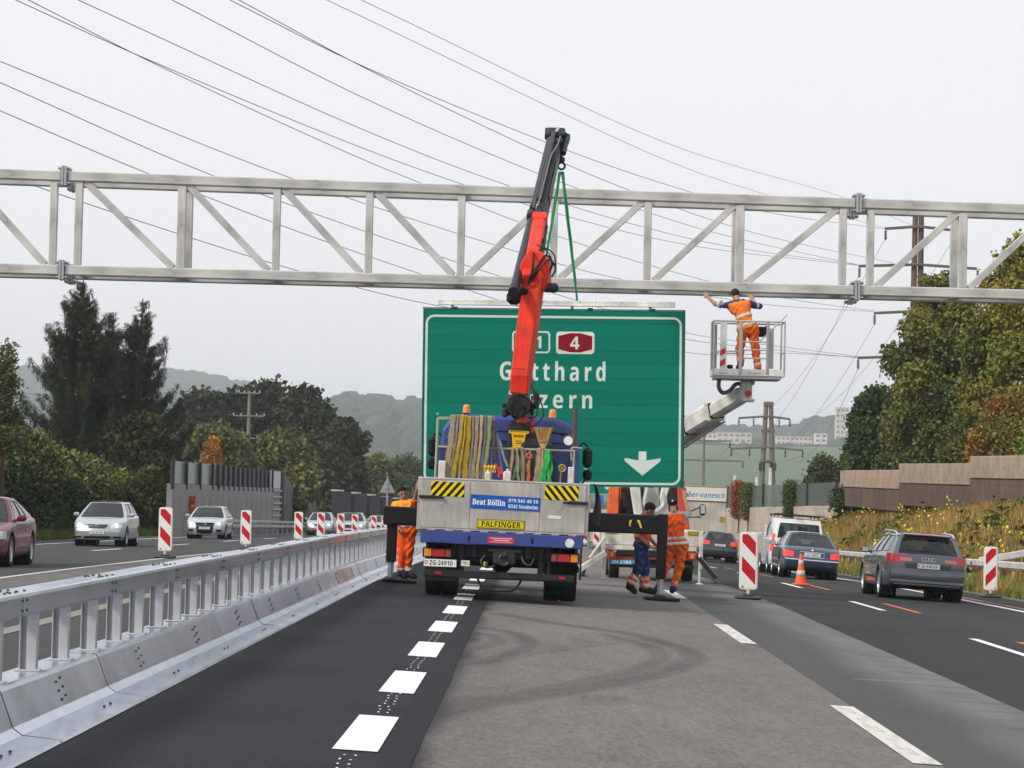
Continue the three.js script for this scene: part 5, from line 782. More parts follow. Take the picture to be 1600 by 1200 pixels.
  hang(-0.68, -0.70, 2.84, 1.72, 0.10, web(0.36, 0.25, 0.02), 'broad mustard webbing strap with stitched loop in the middle of the rack', 0.05);
  hang(-0.61, -0.62, 2.85, 1.72, 0.05, grey, 'grey webbing strap right of the mustard one', 0.3);
  hang(-0.55, -0.57, 2.85, 1.72, 0.085, web(0.3, 0.26, 0.2), 'taupe webbing strap in the middle of the truck rack', 0.1);
  hang(-0.47, -0.5, 2.86, 1.72, 0.06, tan, 'tan webbing strap with pale edge on the truck rack', 0.25);
  hang(-0.40, -0.44, 2.86, 1.72, 0.05, slate, 'slate blue webbing strap beside the green one', 0.3);
  hang(-0.335, -0.395, 2.86, 1.7, 0.095, green, 'wide olive green webbing strap right of the tan one', 0.05);
  for (const [x0, x1, y1, n] of [[-0.28, -0.25, 2.08, 'dark chain sling leg hanging to the leftmost yellow hook'], [-0.25, -0.2, 2.08, 'dark chain sling leg hanging to the rightmost yellow hook']]) single('chain_sling', rod(W(x0, 2.8, -4.5), W(x1, y1, -4.45), 0.013, 0.013, 6), std(lin(0.07, 0.065, 0.07), 0.5, 0.5), n, 'chain');
  hang(-0.25, -0.08, 2.7, 1.95, 0.05, slate, 'slate strap slanting right to the red hooks', 0.1, -4.5, false); hang(-0.22, 0.0, 2.6, 2.05, 0.045, web(0.28, 0.33, 0.28), 'pale grey green strap slanting far right above the red hooks', 0.1, -4.5, false);
  for (let i = 0; i < 4; i++) { const p = W(-0.365 + i * 0.05, 2.02, -4.4); single('yellow_hook', [tf(new THREE.SphereGeometry(0.026, 10, 8).scale(0.85, 1.7, 1), ...p), tf(new THREE.TorusGeometry(0.02, 0.008, 6, 12), p[0], p[1] - 0.055, p[2])], std(lin(0.75, 0.45, 0.02), 0.3, 0.3), ['leftmost', 'second from the left', 'third from the left', 'rightmost'][i] + ' of four yellow hooks on the truck rack', 'hook'); }
  for (let i = 0; i < 2; i++) { const p = W(-0.16 + i * 0.075, 2.0 - i * 0.05, -4.42); single('red_hook', [tf(cb(0.04, 0.2, 0.04, 0, 0, 0, 0.012, 0, 0, 0.5), ...p), tf(new THREE.TorusGeometry(0.035, 0.016, 8, 14, 4.4), p[0] + 0.05, p[1] - 0.1, p[2])], std(lin(0.62, 0.05, 0.025), 0.35), (i ? 'lower' : 'upper') + ' red lifting hook beside the yellow hooks', 'hook'); }
  hang(0.07, 0.03, 2.36, 1.75, 0.06, beige, 'short beige strap left of the orange ratchet', 0.2, -4.52); hang(0.16, 0.1, 2.36, 1.75, 0.05, slate, 'short slate strap left of the orange ratchet', 0.2, -4.52); hang(0.22, 0.27, 2.36, 1.75, 0.06, grey, 'short grey strap slanting right beside the orange ratchet', 0.2, -4.52); hang(0.135, 0.2, 2.35, 1.76, 0.05, green, 'short olive strap crossing the slate one', 0.25, -4.5);
  hang(0.50, 0.47, 2.36, 1.74, 0.08, web(0.36, 0.27, 0.2), 'short tan strap just left of the broom', 0.2, -4.5); hang(0.56, 0.52, 2.34, 1.74, 0.05, beige, 'short beige strap under the broom', 0.3, -4.48);
  single('ratchet_strap', [strapGeo([W(0.36, 2.2, -4.48), W(0.33, 2.05, -4.47), W(0.355, 1.95, -4.48), W(0.33, 1.78, -4.46)], 0.06, 0.4), tf(new THREE.TorusGeometry(0.04, 0.02, 8, 14), ...W(0.345, 2.24, -4.47))], web(0.5, 0.13, 0.05), 'orange ratchet strap with brass buckle on the truck rack', 'strap');
  for (const [x, w, h, n] of [[-0.32, 0.1, 0.17, 'stack of white tags under the yellow hooks'], [0.0, 0.13, 0.22, 'white canister behind the tailgate near its middle']]) single('canister', [cb(w, h, 0.1, ...W(x, 1.86, -4.4), 0.02), rod(W(x, 1.86 + h / 2, -4.4), W(x, 1.9 + h / 2, -4.4), 0.02)], M.white, n, 'canister');
  { // besom held upside down
    const b = thing('broom', 'straw broom standing bristles up above the truck tailgate', 'broom', W(0.585, 1.75, -4.42)); const r = rng(4), l = [];
    for (let i = 0; i < 150; i++) { const a = r() * 2 - 1, e = (r() - 0.5) * 0.07; l.push(rod([a * 0.035, 0.62, e * 0.5], [a * 0.155 + 0.006 * (r() - 0.5), 0.965 + 0.012 * (r() - 0.5), e], 0.006, 0.0045, 4)); }
    part('bristles', l, std(lin(0.52, 0.32, 0.13), 0.85, 0, { map: rep(T.grimeC, 3) }), b).userData.kind = 'stuff'; part('binding', [tf(new THREE.CylinderGeometry(0.065, 0.04, 0.07, 14).scale(1, 1, 0.6), 0, 0.66, 0), tf(new THREE.CylinderGeometry(0.095, 0.085, 0.016, 14).scale(1, 1, 0.5), 0, 0.745, 0)], std(lin(0.6, 0.4, 0.2), 0.8), b); part('handle', rod([0, -0.3, 0], [0, 0.64, 0], 0.015, 0.015, 8), M.wood, b);
  }
  single('green_sling_bundle', [strapGeo([W(0.63, 2.34, -4.4), W(0.6, 2.1, -4.38), W(0.56, 1.9, -4.38), W(0.53, 1.74, -4.38)], 0.07, 0.4), strapGeo([W(0.66, 2.35, -4.38), W(0.65, 2.1, -4.36), W(0.69, 1.9, -4.36), W(0.7, 1.76, -4.38)], 0.08, 0.3), strapGeo([W(0.68, 2.35, -4.4), W(0.72, 2.1, -4.37), W(0.7, 1.92, -4.36), W(0.64, 1.82, -4.38), W(0.6, 1.95, -4.36), W(0.62, 2.2, -4.38)], 0.06, 0.4), strapGeo([W(0.65, 2.34, -4.36), W(0.67, 2.2, -4.34), W(0.62, 2.0, -4.34)], 0.06, 0.2)], web(0.04, 0.42, 0.1), 'bright green sling bundle hanging under the broom', 'sling');
  single('brass_valve_wheel', [tf(new THREE.TorusGeometry(0.055, 0.014, 6, 18), ...W(0.9, 2.06, -4.45)), ...[0, 1, 2].map(i => tf(cb(0.1, 0.014, 0.014, 0, 0, 0, 0.003, 0, 0, i * PI / 3), ...W(0.9, 2.06, -4.45))), rod(W(0.88, 2.0, -4.46), W(0.87, 1.72, -4.46), 0.016)], std(lin(0.4, 0.33, 0.08), 0.35, 0.6), 'brass coloured valve wheel at the right end of the truck rack', 'valve wheel');
  { // dark jacket draped over the right bed corner
    const g = gridGeo(14, 18, (u, v) => { const p = u * 2 - 1, s = v; const drop0 = s < 0.18 ? 0 : (s - 0.18); return [1.27 + 0.06 * Math.sin(s * 3) + (s < 0.18 ? -0.05 + s * 0.6 : 0.06) + 0.05 * Math.sin(u * 8 + s * 4) * s + drop0 * 0.16 * u, 1.79 - drop0 * 0.72 * (0.75 + 0.3 * Math.sin(u * 2.6 + 0.4)), -0.1 - 0.5 * u + 0.03 * Math.sin(u * 14 + s * 2)]; });
    const p = g.attributes.position; for (let i = 0; i < p.count; i++) { const q = W(p.getX(i), p.getY(i), p.getZ(i)); p.setXYZ(i, ...q); } const g2 = flat(g.clone()); g2.translate(0.012, 0.004, 0.006); g.computeVertexNormals();
    single('jacket', [g, flip(g2)], std(lin(0.035, 0.03, 0.032), 0.95), 'dark jacket draped over the right corner of the tailgate', 'jacket');
  }
  // boards under the outrigger feet
  for (const [p, n] of [[[2.69, -0.02, -6.0], 'black support board under the right outrigger foot'], [[-1.79, -0.0, -6.2], 'black support board under the left outrigger foot']]) { const q = W(...p); single('support_board', cb(0.58, 0.05, 0.45, q[0], G(q[0], -q[2]) + 0.035, q[2], 0.012, 0, 0.1, -0.045), M.black, n, 'board', 'support boards under the outriggers'); }
  // green lifting sling from hook to sign
  { const s = thing('lifting_sling', 'green lifting sling running from the crane hook down to the sign', 'sling', [0.371, 7.9, -56]); const S2 = (x, y, z) => [x - 0.371, y - 7.9, z + 56];
    for (const [x, y, dx] of [[0.735, 5.4, 0.03], [0.0, 5.35, -0.03]]) { const a = [dx, -0.06, 0], b = S2(x, y, -56.38); part('strand', strapGeo([a, [lerp(a[0], b[0], 0.5) + 0.004, b[1] * 0.5, b[2] * 0.5], b], 0.055, 0.3), web(0.02, 0.3, 0.13), s); part('strand', strapGeo([[a[0] * 0.3, a[1], -0.02], [lerp(0, b[0], 0.3), b[1] * 0.33, b[2] * 0.3], [b[0] * 0.98, b[1] * 0.98, b[2]]], 0.03, 0.2), web(0.03, 0.36, 0.16), s); }
  }
}
// ------------------------------------------------------------------ orange lift truck with work basket
{
  const gy = -0.2, t = thing('lift_truck', 'orange and white aerial lift truck behind the big sign', 'truck', [2.66, gy, -66]);
  const orange = phys(lin(0.85, 0.14, 0.015), 0.45, 0, { clearcoat: 0.5, map: rep(T.grimeC, 0.8) }), cream = std(lin(0.74, 0.72, 0.67), 0.5, 0, { map: rep(T.grimeC, 0.9) }), red2 = phys(lin(0.5, 0.06, 0.03), 0.45, 0);
  // cab
  const cabW = 1.86, cz = -3.1;
  const cab = part('cab', [tf(prism([[-0.93, 0.7], [0.93, 0.7], [0.94, 1.4], [0.86, 2.2], [0.78, 2.3], [-0.78, 2.3], [-0.86, 2.2], [-0.94, 1.4]], 0.2, 0.03), 0, 0, cz - 1.5), cb(1.74, 0.09, 1.6, 0, 2.27, cz - 0.75, 0.03), cb(1.86, 0.72, 0.06, 0, 1.07, cz, 0.02), cb(0.28, 0.95, 0.08, -0.79, 1.82, cz, 0.03, 0, 0, -0.06), ...[-1, 1].flatMap(s => [cb(0.05, 0.75, 1.5, s * 0.91, 1.05, cz - 0.75, 0.02), cb(0.06, 0.9, 0.1, s * 0.86, 1.83, cz - 0.8, 0.02)])], orange, t);
  part('cab_corner', [tf(prism([[-0.2, -0.85], [0.26, -0.85], [0.16, 0.1], [0.03, 0.85], [-0.12, 0.85], [-0.06, 0.05]], 0.1, 0.02), 0.78, 1.53, cz + 0.02)], red2, t);
  part('rear_window', cb(1.42, 0.6, 0.02, 0.03, 1.76, cz, 0.005), glassMat, t); part('window_seal', [cb(1.46, 0.035, 0.03, 0.03, 1.45, cz + 0.03, 0.01), cb(0.035, 0.66, 0.03, -0.68, 1.76, cz + 0.03, 0.01), cb(0.035, 0.66, 0.03, 0.74, 1.76, cz + 0.03, 0.01)], M.rubber, t);
  part('seats', [cb(0.45, 0.7, 0.15, -0.4, 1.5, cz - 0.5, 0.06), cb(0.45, 0.7, 0.15, 0.45, 1.5, cz - 0.5, 0.06), cb(0.26, 0.2, 0.1, 0.45, 1.93, cz - 0.5, 0.05)], seatMat, t);
  part('windscreen', cb(1.6, 0.75, 0.02, 0, 1.8, cz - 1.55, 0.005), glassMat, t);
  for (const s of [-1, 1]) part('side_window', cb(0.015, 0.6, 0.55, s * 0.885, 1.83, cz - 0.38, 0.004), glassMat, t);
  part('door_mirror', [cb(0.15, 0.27, 0.09, 1.3, 1.62, cz - 0.2, 0.05)], M.black, t); part('mirror_glass', cb(0.11, 0.2, 0.01, 1.3, 1.63, cz - 0.15, 0.02), M.chrome, t);
  part('mirror_arm', [rod([0.95, 1.55, cz - 0.2], [1.24, 1.68, cz - 0.2], 0.014), rod([0.95, 1.44, cz - 0.2], [1.28, 1.45, cz - 0.2], 0.014)], M.black, t);
  // deck, rear frame, lamps, plate
  part('deck', [cb(2.14, 0.36, 2.9, 0, 1.0 - 0.03, -1.55, 0.02), cb(2.0, 0.1, 0.06, 0, 0.74, -0.06, 0.01), cb(0.8, 0.16, 0.4, -0.2, 1.2, -0.5, 0.04)], cream, t);
  for (const s of [-1, 1]) part('hazard_plate', panel(0.26, 0.09, s * 0.92, 1.1, -0.085), s < 0 ? hazL : hazR, t);
  part('lamp_bar', cb(2.0, 0.2, 0.08, 0, 0.58, -0.1, 0.015), orange, t);
  part('upper_tape', [cb(0.5, 0.045, 0.01, -0.62, 0.665, -0.055, 0.003)], M.white, t);
  for (const s of [-1, 1]) { const l = part('tail_lamp', cb(0.36, 0.12, 0.05, s * 0.76, 0.575, -0.05, 0.01), tailRed, t); part('lens', cb(0.08, 0.1, 0.02, s * 0.9, 0.575, -0.02, 0.006), amber, l); }
  part('number_plate', panel(0.5, 0.11, -0.68, 0.42, -0.06, 0, 0, 0.012), std(0xffffff, 0.5, 0, { map: plateTex('ZH 2183', 'rgb(96,156,205)', '#e8f0f6', false) }), t);
  part('underride_bar', [cb(1.9, 0.08, 0.08, 0, 0.34, -0.15, 0.01), cb(0.5, 0.3, 1.2, 0.0, 0.45, -0.9, 0.05), cb(1.6, 0.14, 4, 0, 0.62, -2, 0.02), cb(0.05, 0.12, 0.05, -0.3, 0.26, -0.1, 0.01), cb(0.07, 0.18, 0.07, 0.32, 0.26, -0.1, 0.01)], M.blackMetal, t);
  for (const z of [-0.85, -3.4]) for (const s of [-1, 1]) addWheel(t, wheelGeo(0.34, 0.23, 0.2, 6), s * 0.83, 0.34, z, s, M.white);
  // stabilisers
  part('stabiliser', [cb(0.085, 0.85, 0.1, -1.09, 0.72, 0.06, 0.012), rod([-1.09, 0.03, 0.06], [-1.09, 0.5, 0.06], 0.032)], cream, t); part('stabiliser_foot', lathe([[0, 0.06], [0.05, 0.05], [0.13, 0.01], [0.13, 0], [0, 0]], 18).translate(-1.09, 0.02, 0.06), cream, t);
  part('stabiliser', [bar([-1.05, 0.62, 0.2], [-1.62, 0.24, 0.35], 0.12, 0.12), rod([-1.08, 0.95, 0.2], [-1.4, 0.5, 0.3], 0.035)], cream, t); part('stabiliser_foot', [lathe([[0, 0.05], [0.05, 0.045], [0.13, 0.01], [0.13, 0], [0, 0]], 18).translate(-1.56, 0.09, 0.35), rod([-1.55, 0.1, 0.35], [-1.5, 0.3, 0.32], 0.035)], M.blackMetal, t);
  part('stabiliser', [cb(0.085, 0.85, 0.1, 1.09, 0.72, 0.06, 0.012), rod([1.07, 0.0, 0.06], [1.07, 0.5, 0.06], 0.032)], cream, t); part('stabiliser_foot', lathe([[0, 0.06], [0.05, 0.05], [0.13, 0.01], [0.13, 0], [0, 0]], 18).translate(1.06, -0.06, 0.06), cream, t);
  part('stabiliser', [bar([1.05, 0.55, 0.2], [1.42, 0.12, 0.35], 0.12, 0.1)], M.blackMetal, t); part('stabiliser_foot', lathe([[0, 0.05], [0.05, 0.045], [0.13, 0.01], [0.13, 0], [0, 0]], 18).translate(1.42, 0.0, 0.35), M.blackMetal, t);
  // turret with its two white cheeks, lower arm, telescopic arm
  part('turret', [lathe([[0, 0.5], [0.34, 0.5], [0.36, 0.1], [0.42, 0], [0, 0]], 24).translate(0.05, 1.15, -1.0), cb(0.5, 0.4, 0.5, 0.05, 1.4, -1.0, 0.06)], std(lin(0.45, 0.46, 0.5), 0.5), t);
  part('turret_cheek', [tf(prism([[-0.16, -0.65], [0.02, -0.65], [-0.16, 0.75], [-0.4, 0.75]], 0.4, 0.02), -0.16, 1.7, -0.8), tf(prism([[0.0, -0.65], [0.17, -0.65], [0.05, 0.2], [0.2, 0.75], [-0.0, 0.75], [-0.1, 0.2]], 0.4, 0.02), 0.28, 1.7, -0.8)], M.white, t);
  part('lower_arm', [tf(cb(0.34, 1.6, 0.34, 0, 0, 0, 0.04), 0.0, 2.2, -1.2, 0.2, 0, 0.05), bar([-0.05, 2.9, -1.4], [0.0, 2.86, 2.0], 0.3, 0.3, 0.03)], M.white, t);
  part('rotary_hose', tube([[-0.1, 2.1, -0.65], [-0.15, 1.7, -0.6], [0.05, 1.55, -0.55], [0.25, 1.7, -0.6], [0.25, 2.0, -0.65]], 0.06, 30), std(lin(0.5, 0.5, 0.49), 0.4, 0.3), t);
  // the telescopic arm, in world metres below
  const off = p => [p[0] - 2.66, p[1] - gy, p[2] + 66];
  const E0 = V3(...off([2.05, 2.42, -63.2])), K = V3(...off([4.06, 3.74, -58.0])), pt = k => E0.clone().lerp(K, k).toArray();
  const seg = (a, b, w, h) => bar(pt(a), pt(b), w, h, 0.05, [0, 1, 0.3]);
  part('arm_section', [seg(-0.15, 0.56, 0.42, 0.44)], M.white, t); part('arm_section', [seg(0.5, 0.77, 0.36, 0.37)], M.white, t); part('arm_section', [seg(0.72, 1.0, 0.29, 0.3)], M.white, t);
  part('arm_collar', [seg(0.545, 0.56, 0.46, 0.48), seg(0.755, 0.77, 0.4, 0.42)], cream, t); part('collar_gap', [seg(0.56, 0.572, 0.39, 0.4), seg(0.77, 0.782, 0.32, 0.33), seg(0.34, 0.35, 0.45, 0.46)], M.black, t);
  { const d = K.clone().sub(E0).normalize(), dn = V3(0.12, -0.24, 0.02); const Q = (k, e = 1) => V3(...pt(k)).addScaledVector(dn, e).toArray(); part('arm_rods', [rod(Q(0.3), Q(0.77, 0.9), 0.025), rod(Q(0.3, 1.25), Q(0.8, 1.05), 0.02), rod(Q(0.05, 0.8), Q(0.6, 0.9), 0.035)], M.steel, t); }
  part('basket_mount', [cb(0.24, 0.42, 0.26, ...off([4.1, 3.8, -57.8]), 0.04), cb(0.26, 0.06, 0.28, ...off([4.14, 3.61, -57.75]), 0.02), cb(0.06, 0.1, 0.2, ...off([4.24, 3.96, -57.75]), 0.02)], M.white, t);
  part('mount_pin', tf(new THREE.CylinderGeometry(0.065, 0.065, 0.06, 20).rotateX(PI / 2), ...off([4.14, 3.74, -57.65])), std(lin(0.5, 0.03, 0.04), 0.4), t);
  part('cable_loop', tube([off([3.57, 4.02, -57.65]), off([3.56, 3.86, -57.65]), off([3.64, 3.75, -57.70]), off([3.78, 3.79, -57.75]), off([3.9, 3.92, -57.75]), off([4.03, 3.94, -57.80])], 0.042, 40, 10), std(lin(0.09, 0.095, 0.1), 0.4), t);
  // basket (part of the lift): floor, posts, rails, panels
  const bx0 = 3.43, bx1 = 4.81, by = 4.06, zf = -57.35, zb = -58.15, top = 5.14, mid = 4.55;
  const o2 = (x, y, z) => off([x, y, z]), pipe = std(lin(0.5, 0.5, 0.49), 0.4, 0.5);
  part('basket_floor', [cb(bx1 - bx0 - 0.08, 0.07, zf - zb, ...o2((bx0 + bx1) / 2 - 0.02, by - 0.02, (zf + zb) / 2), 0.01)], std(lin(0.3, 0.3, 0.3), 0.5, 0.3), t);
  part('kick_plate', [cb(bx1 - bx0, 0.13, 0.015, ...o2((bx0 + bx1) / 2, by + 0.08, zf), 0.003), cb(0.015, 0.13, zf - zb, ...o2(bx0, by + 0.08, (zf + zb) / 2), 0.003), cb(0.015, 0.13, zf - zb, ...o2(bx1, by + 0.08, (zf + zb) / 2), 0.003), cb(bx1 - bx0, 0.13, 0.015, ...o2((bx0 + bx1) / 2, by + 0.08, zb), 0.003)], M.white, t);
  part('maker_name', panel(0.25, 0.035, ...o2(4.22, by + 0.075, zf + 0.012)), std(0xffffff, 0.5, 0, { map: printed(256, 40, (x, w, h) => { x.fillStyle = '#dedcd8'; x.fillRect(0, 0, w, h); fitText(x, 'WUMAG', 'bold $ sans-serif', w / 2, h / 2, 240, 34, '#a51a22'); }) }), t);
  const R = (a, b, r = 0.018) => rod(o2(...a), o2(...b), r, r, 8);
  for (const z of [zf, zb]) part('hand_rail', [R([bx0, top, z], [bx1, top, z]), R([bx0 + 0.02, mid, z], [3.95, mid, z], 0.014)], pipe, t);
  for (const x of [bx0, bx1]) part('hand_rail', [R([x, top, zf], [x, top, zb]), R([x, mid, zf], [x, mid, zb], 0.014), R([x, by, zf], [x, top, zf]), R([x, by, zb], [x, top, zb])], pipe, t);
  part('gate_post', cb(0.07, 1.05, 0.04, ...o2(3.955, 4.63, zf), 0.01), std(lin(0.42, 0.41, 0.38), 0.5, 0.3), t); part('gate_post', cb(0.055, 1.05, 0.04, ...o2(4.48, 4.63, zf), 0.01), std(lin(0.35, 0.35, 0.35), 0.5, 0.3), t);
  for (const y of [4.42, 4.58, 4.74]) part('gate_bar', R([3.98, y, zf], [4.46, y, zf], 0.014), pipe, t);
  part('side_panel', [cb(0.13, 1.0, 0.02, ...o2(3.615, 4.62, zf + 0.01), 0.005)], M.white, t); part('side_panel', [cb(0.1, 0.9, 0.015, ...o2(3.49, 4.66, zb), 0.005)], std(lin(0.28, 0.25, 0.25), 0.6), t); part('side_panel', [cb(0.12, 0.8, 0.015, ...o2(4.6, 4.66, zb), 0.005)], std(lin(0.5, 0.49, 0.48), 0.6), t);
  for (const [x, y, s] of [[3.605, 4.57, 1], [3.605, 4.36, 1]]) part('warning_stripe', [tf(prism([[-0.05, -0.1], [0.05, -0.04], [0.05, 0.07], [-0.05, 0.01]], 0.006), ...o2(x, y - 0.02, zf + 0.024))], std(lin(0.5, 0.03, 0.04), 0.5), t);
  part('warning_stripe', [cb(0.03, 0.42, 0.03, ...o2(bx1, 4.35, zf), 0.005)], std(lin(0.3, 0.06, 0.08), 0.5), t);
  part('control_panel', [cb(0.32, 0.2, 0.2, ...o2(4.36, 4.98, zb + 0.1), 0.03), rod(o2(4.25, 4.75, zb + 0.1), o2(4.5, 5.1, zb + 0.05), 0.015)], M.black, t);
  part('foot_switch', [cb(0.2, 0.04, 0.2, ...o2(3.83, 4.2, zf - 0.3), 0.01), cb(0.12, 0.08, 0.12, ...o2(3.77, 4.26, zf - 0.3), 0.02)], M.black, t);
  single('pole', rod([4.3, 4.72, -57.6], [4.87, 5.3, -57.6], 0.012), std(lin(0.4, 0.4, 0.4), 0.5, 0.4), 'thin grey pole leaning out of the basket to the upper right', 'pole');
  t.updateMatrixWorld(true);
}
// ------------------------------------------------------------------ white box truck far ahead
{
  const x = 8.15, d = 145, gy = G(x, d), t = thing('box_truck', 'white box truck with blue lettering in front of the black hatchback', 'truck', [x, gy, -d]);
  t.rotation.z = -0.02;
  part('cargo_box', [cb(2.5, 2.75, 6, 0, 2.2, -3, 0.03)], std(lin(0.62, 0.58, 0.51), 0.5, 0, { map: rep(T.grimeC, 0.3) }), t);
  part('name_board', panel(2.44, 0.66, 0, 3.2, 0.03, 0, 0, 0.04), std(0xffffff, 0.5, 0, { map: printed(512, 138, (x, w, h) => { x.fillStyle = 'rgb(226,221,208)'; x.fillRect(0, 0, w, h); fitText(x, 'huber-vanesch', 'italic bold $ sans-serif', 262, 78, 470, 52, '#3f86c4'); }) }), t);
  part('roof_edge', cb(2.54, 0.06, 0.1, 0, 3.57, 0.0, 0.01), std(lin(0.35, 0.3, 0.27), 0.5), t); part('door_gap', cb(2.44, 0.03, 0.02, 0, 2.84, 0.01, 0.004), M.black, t);
  part('hazard_plate', panel(0.25, 0.25, 1.05, 2.0, 0.02), hazR, t);
  part('tail_lift', [cb(2.5, 0.16, 0.12, 0, 0.8, 0.05, 0.02)], std(lin(0.5, 0.14, 0.1), 0.5), t); part('under_panel', [cb(2.4, 0.25, 0.1, 0, 0.5, 0.05, 0.02)], std(lin(0.03, 0.06, 0.2), 0.5), t);
  part('bumper', cb(2.3, 0.12, 0.1, 0, 0.3, 0, 0.02), M.steel, t);
  part('cab', [cb(2.4, 2.0, 1.9, 0, 1.7, -7.1, 0.1)], M.white, t);
  for (const z of [-1.6, -6.9]) for (const s of [-1, 1]) addWheel(t, wheelGeo(0.45, 0.4, 0.25, 8), s * 0.98, 0.45, z, s, M.white);
}
// ------------------------------------------------------------------ people: distance fields meshed into one continuous skin each
function isoMesh(f, lo, hi, h) { // naive surface nets, f < 0 inside
  const n = [0, 1, 2].map(k => Math.ceil((hi[k] - lo[k]) / h) + 2), [nx, ny, nz] = n, F = new Float32Array(nx * ny * nz);
  for (let k = 0, i = 0; k < nz; k++) for (let j = 0; j < ny; j++) for (let x = 0; x < nx; x++, i++) F[i] = f(lo[0] + x * h, lo[1] + j * h, lo[2] + k * h);
  const id = new Int32Array(nx * ny * nz).fill(-1), pos = [], idx = [], at = (x, y, z) => x + nx * (y + ny * z);
  for (let z = 0; z < nz - 1; z++) for (let y = 0; y < ny - 1; y++) for (let x = 0; x < nx - 1; x++) {
    let c = 0, sx = 0, sy = 0, sz = 0; const v = []; for (let q = 0; q < 8; q++) v.push(F[at(x + (q & 1), y + (q >> 1 & 1), z + (q >> 2))]);
    const E = (a, b) => { if ((v[a] < 0) !== (v[b] < 0)) { const t = v[a] / (v[a] - v[b]); sx += lerp(a & 1, b & 1, t); sy += lerp(a >> 1 & 1, b >> 1 & 1, t); sz += lerp(a >> 2, b >> 2, t); c++; } };
    E(0, 1); E(2, 3); E(4, 5); E(6, 7); E(0, 2); E(1, 3); E(4, 6); E(5, 7); E(0, 4); E(1, 5); E(2, 6); E(3, 7);
    if (c) { id[at(x, y, z)] = pos.length / 3; pos.push(lo[0] + (x + sx / c) * h, lo[1] + (y + sy / c) * h, lo[2] + (z + sz / c) * h); }
  }
  const quad = (a, b, c, d, s) => { if (a < 0 || b < 0 || c < 0 || d < 0) return; if (s) idx.push(a, b, c, a, c, d); else idx.push(a, c, b, a, d, c); };
  for (let z = 1; z < nz - 1; z++) for (let y = 1; y < ny - 1; y++) for (let x = 1; x < nx - 1; x++) {
    const a = F[at(x, y, z)] < 0;
    if (a !== F[at(x + 1, y, z)] < 0) quad(id[at(x, y - 1, z - 1)], id[at(x, y, z - 1)], id[at(x, y, z)], id[at(x, y - 1, z)], a);
    if (a !== F[at(x, y + 1, z)] < 0) quad(id[at(x - 1, y, z - 1)], id[at(x - 1, y, z)], id[at(x, y, z)], id[at(x, y, z - 1)], a);
    if (a !== F[at(x, y, z + 1)] < 0) quad(id[at(x - 1, y - 1, z)], id[at(x, y - 1, z)], id[at(x, y, z)], id[at(x - 1, y, z)], a);
  }
  const g = new THREE.BufferGeometry(); g.setAttribute('position', new THREE.Float32BufferAttribute(pos, 3)); g.setIndex(idx); g.computeVertexNormals(); return boxUV(g);
}
const smin = (a, b, k) => { const h = clamp(0.5 + 0.5 * (b - a) / k); return b + (a - b) * h - k * h * (1 - h); };
function cap(a, b, r0, r1) { // tapered capsule
  const ab = [b[0] - a[0], b[1] - a[1], b[2] - a[2]], L = ab[0] ** 2 + ab[1] ** 2 + ab[2] ** 2;
  return (x, y, z, g = 0) => { const px = x - a[0], py = y - a[1], pz = z - a[2], t = clamp((px * ab[0] + py * ab[1] + pz * ab[2]) / L), dx = px - t * ab[0], dy = py - t * ab[1], dz = pz - t * ab[2]; return Math.sqrt(dx * dx + dy * dy + dz * dz) - lerp(r0, r1, t) - g; };
}
const ell = (c, r) => (x, y, z, g = 0) => { const a = r[0] + g, b = r[1] + g, d = r[2] + g, k = Math.hypot((x - c[0]) / a, (y - c[1]) / b, (z - c[2]) / d), q = Math.hypot((x - c[0]) / a / a, (y - c[1]) / b / b, (z - c[2]) / d / d); return q < 1e-6 ? -Math.min(a, b, d) : k * (k - 1) / q; };
const join = (fs, k) => (x, y, z, g = 0) => { let d = 9; for (const f of fs) d = smin(d, f(x, y, z, g), k); return d; };
const mixp = (a, b, t) => a.map((v, i) => lerp(v, b[i], t));
function bounds(pts, m) { const lo = [9, 9, 9], hi = [-9, -9, -9]; for (const p of pts) for (let k = 0; k < 3; k++) { lo[k] = Math.min(lo[k], p[k] - m); hi[k] = Math.max(hi[k], p[k] + m); } return [lo, hi]; }
const folds = (x, y, z, k = 1) => k * (0.006 * Math.sin(y * 46 + 5 * Math.sin(x * 17 + z * 9)) + 0.004 * Math.sin(x * 50 + y * 21 + z * 33) + 0.006 * (vn(x * 14 + 40, y * 11 + z * 9 + 40) - 0.5));
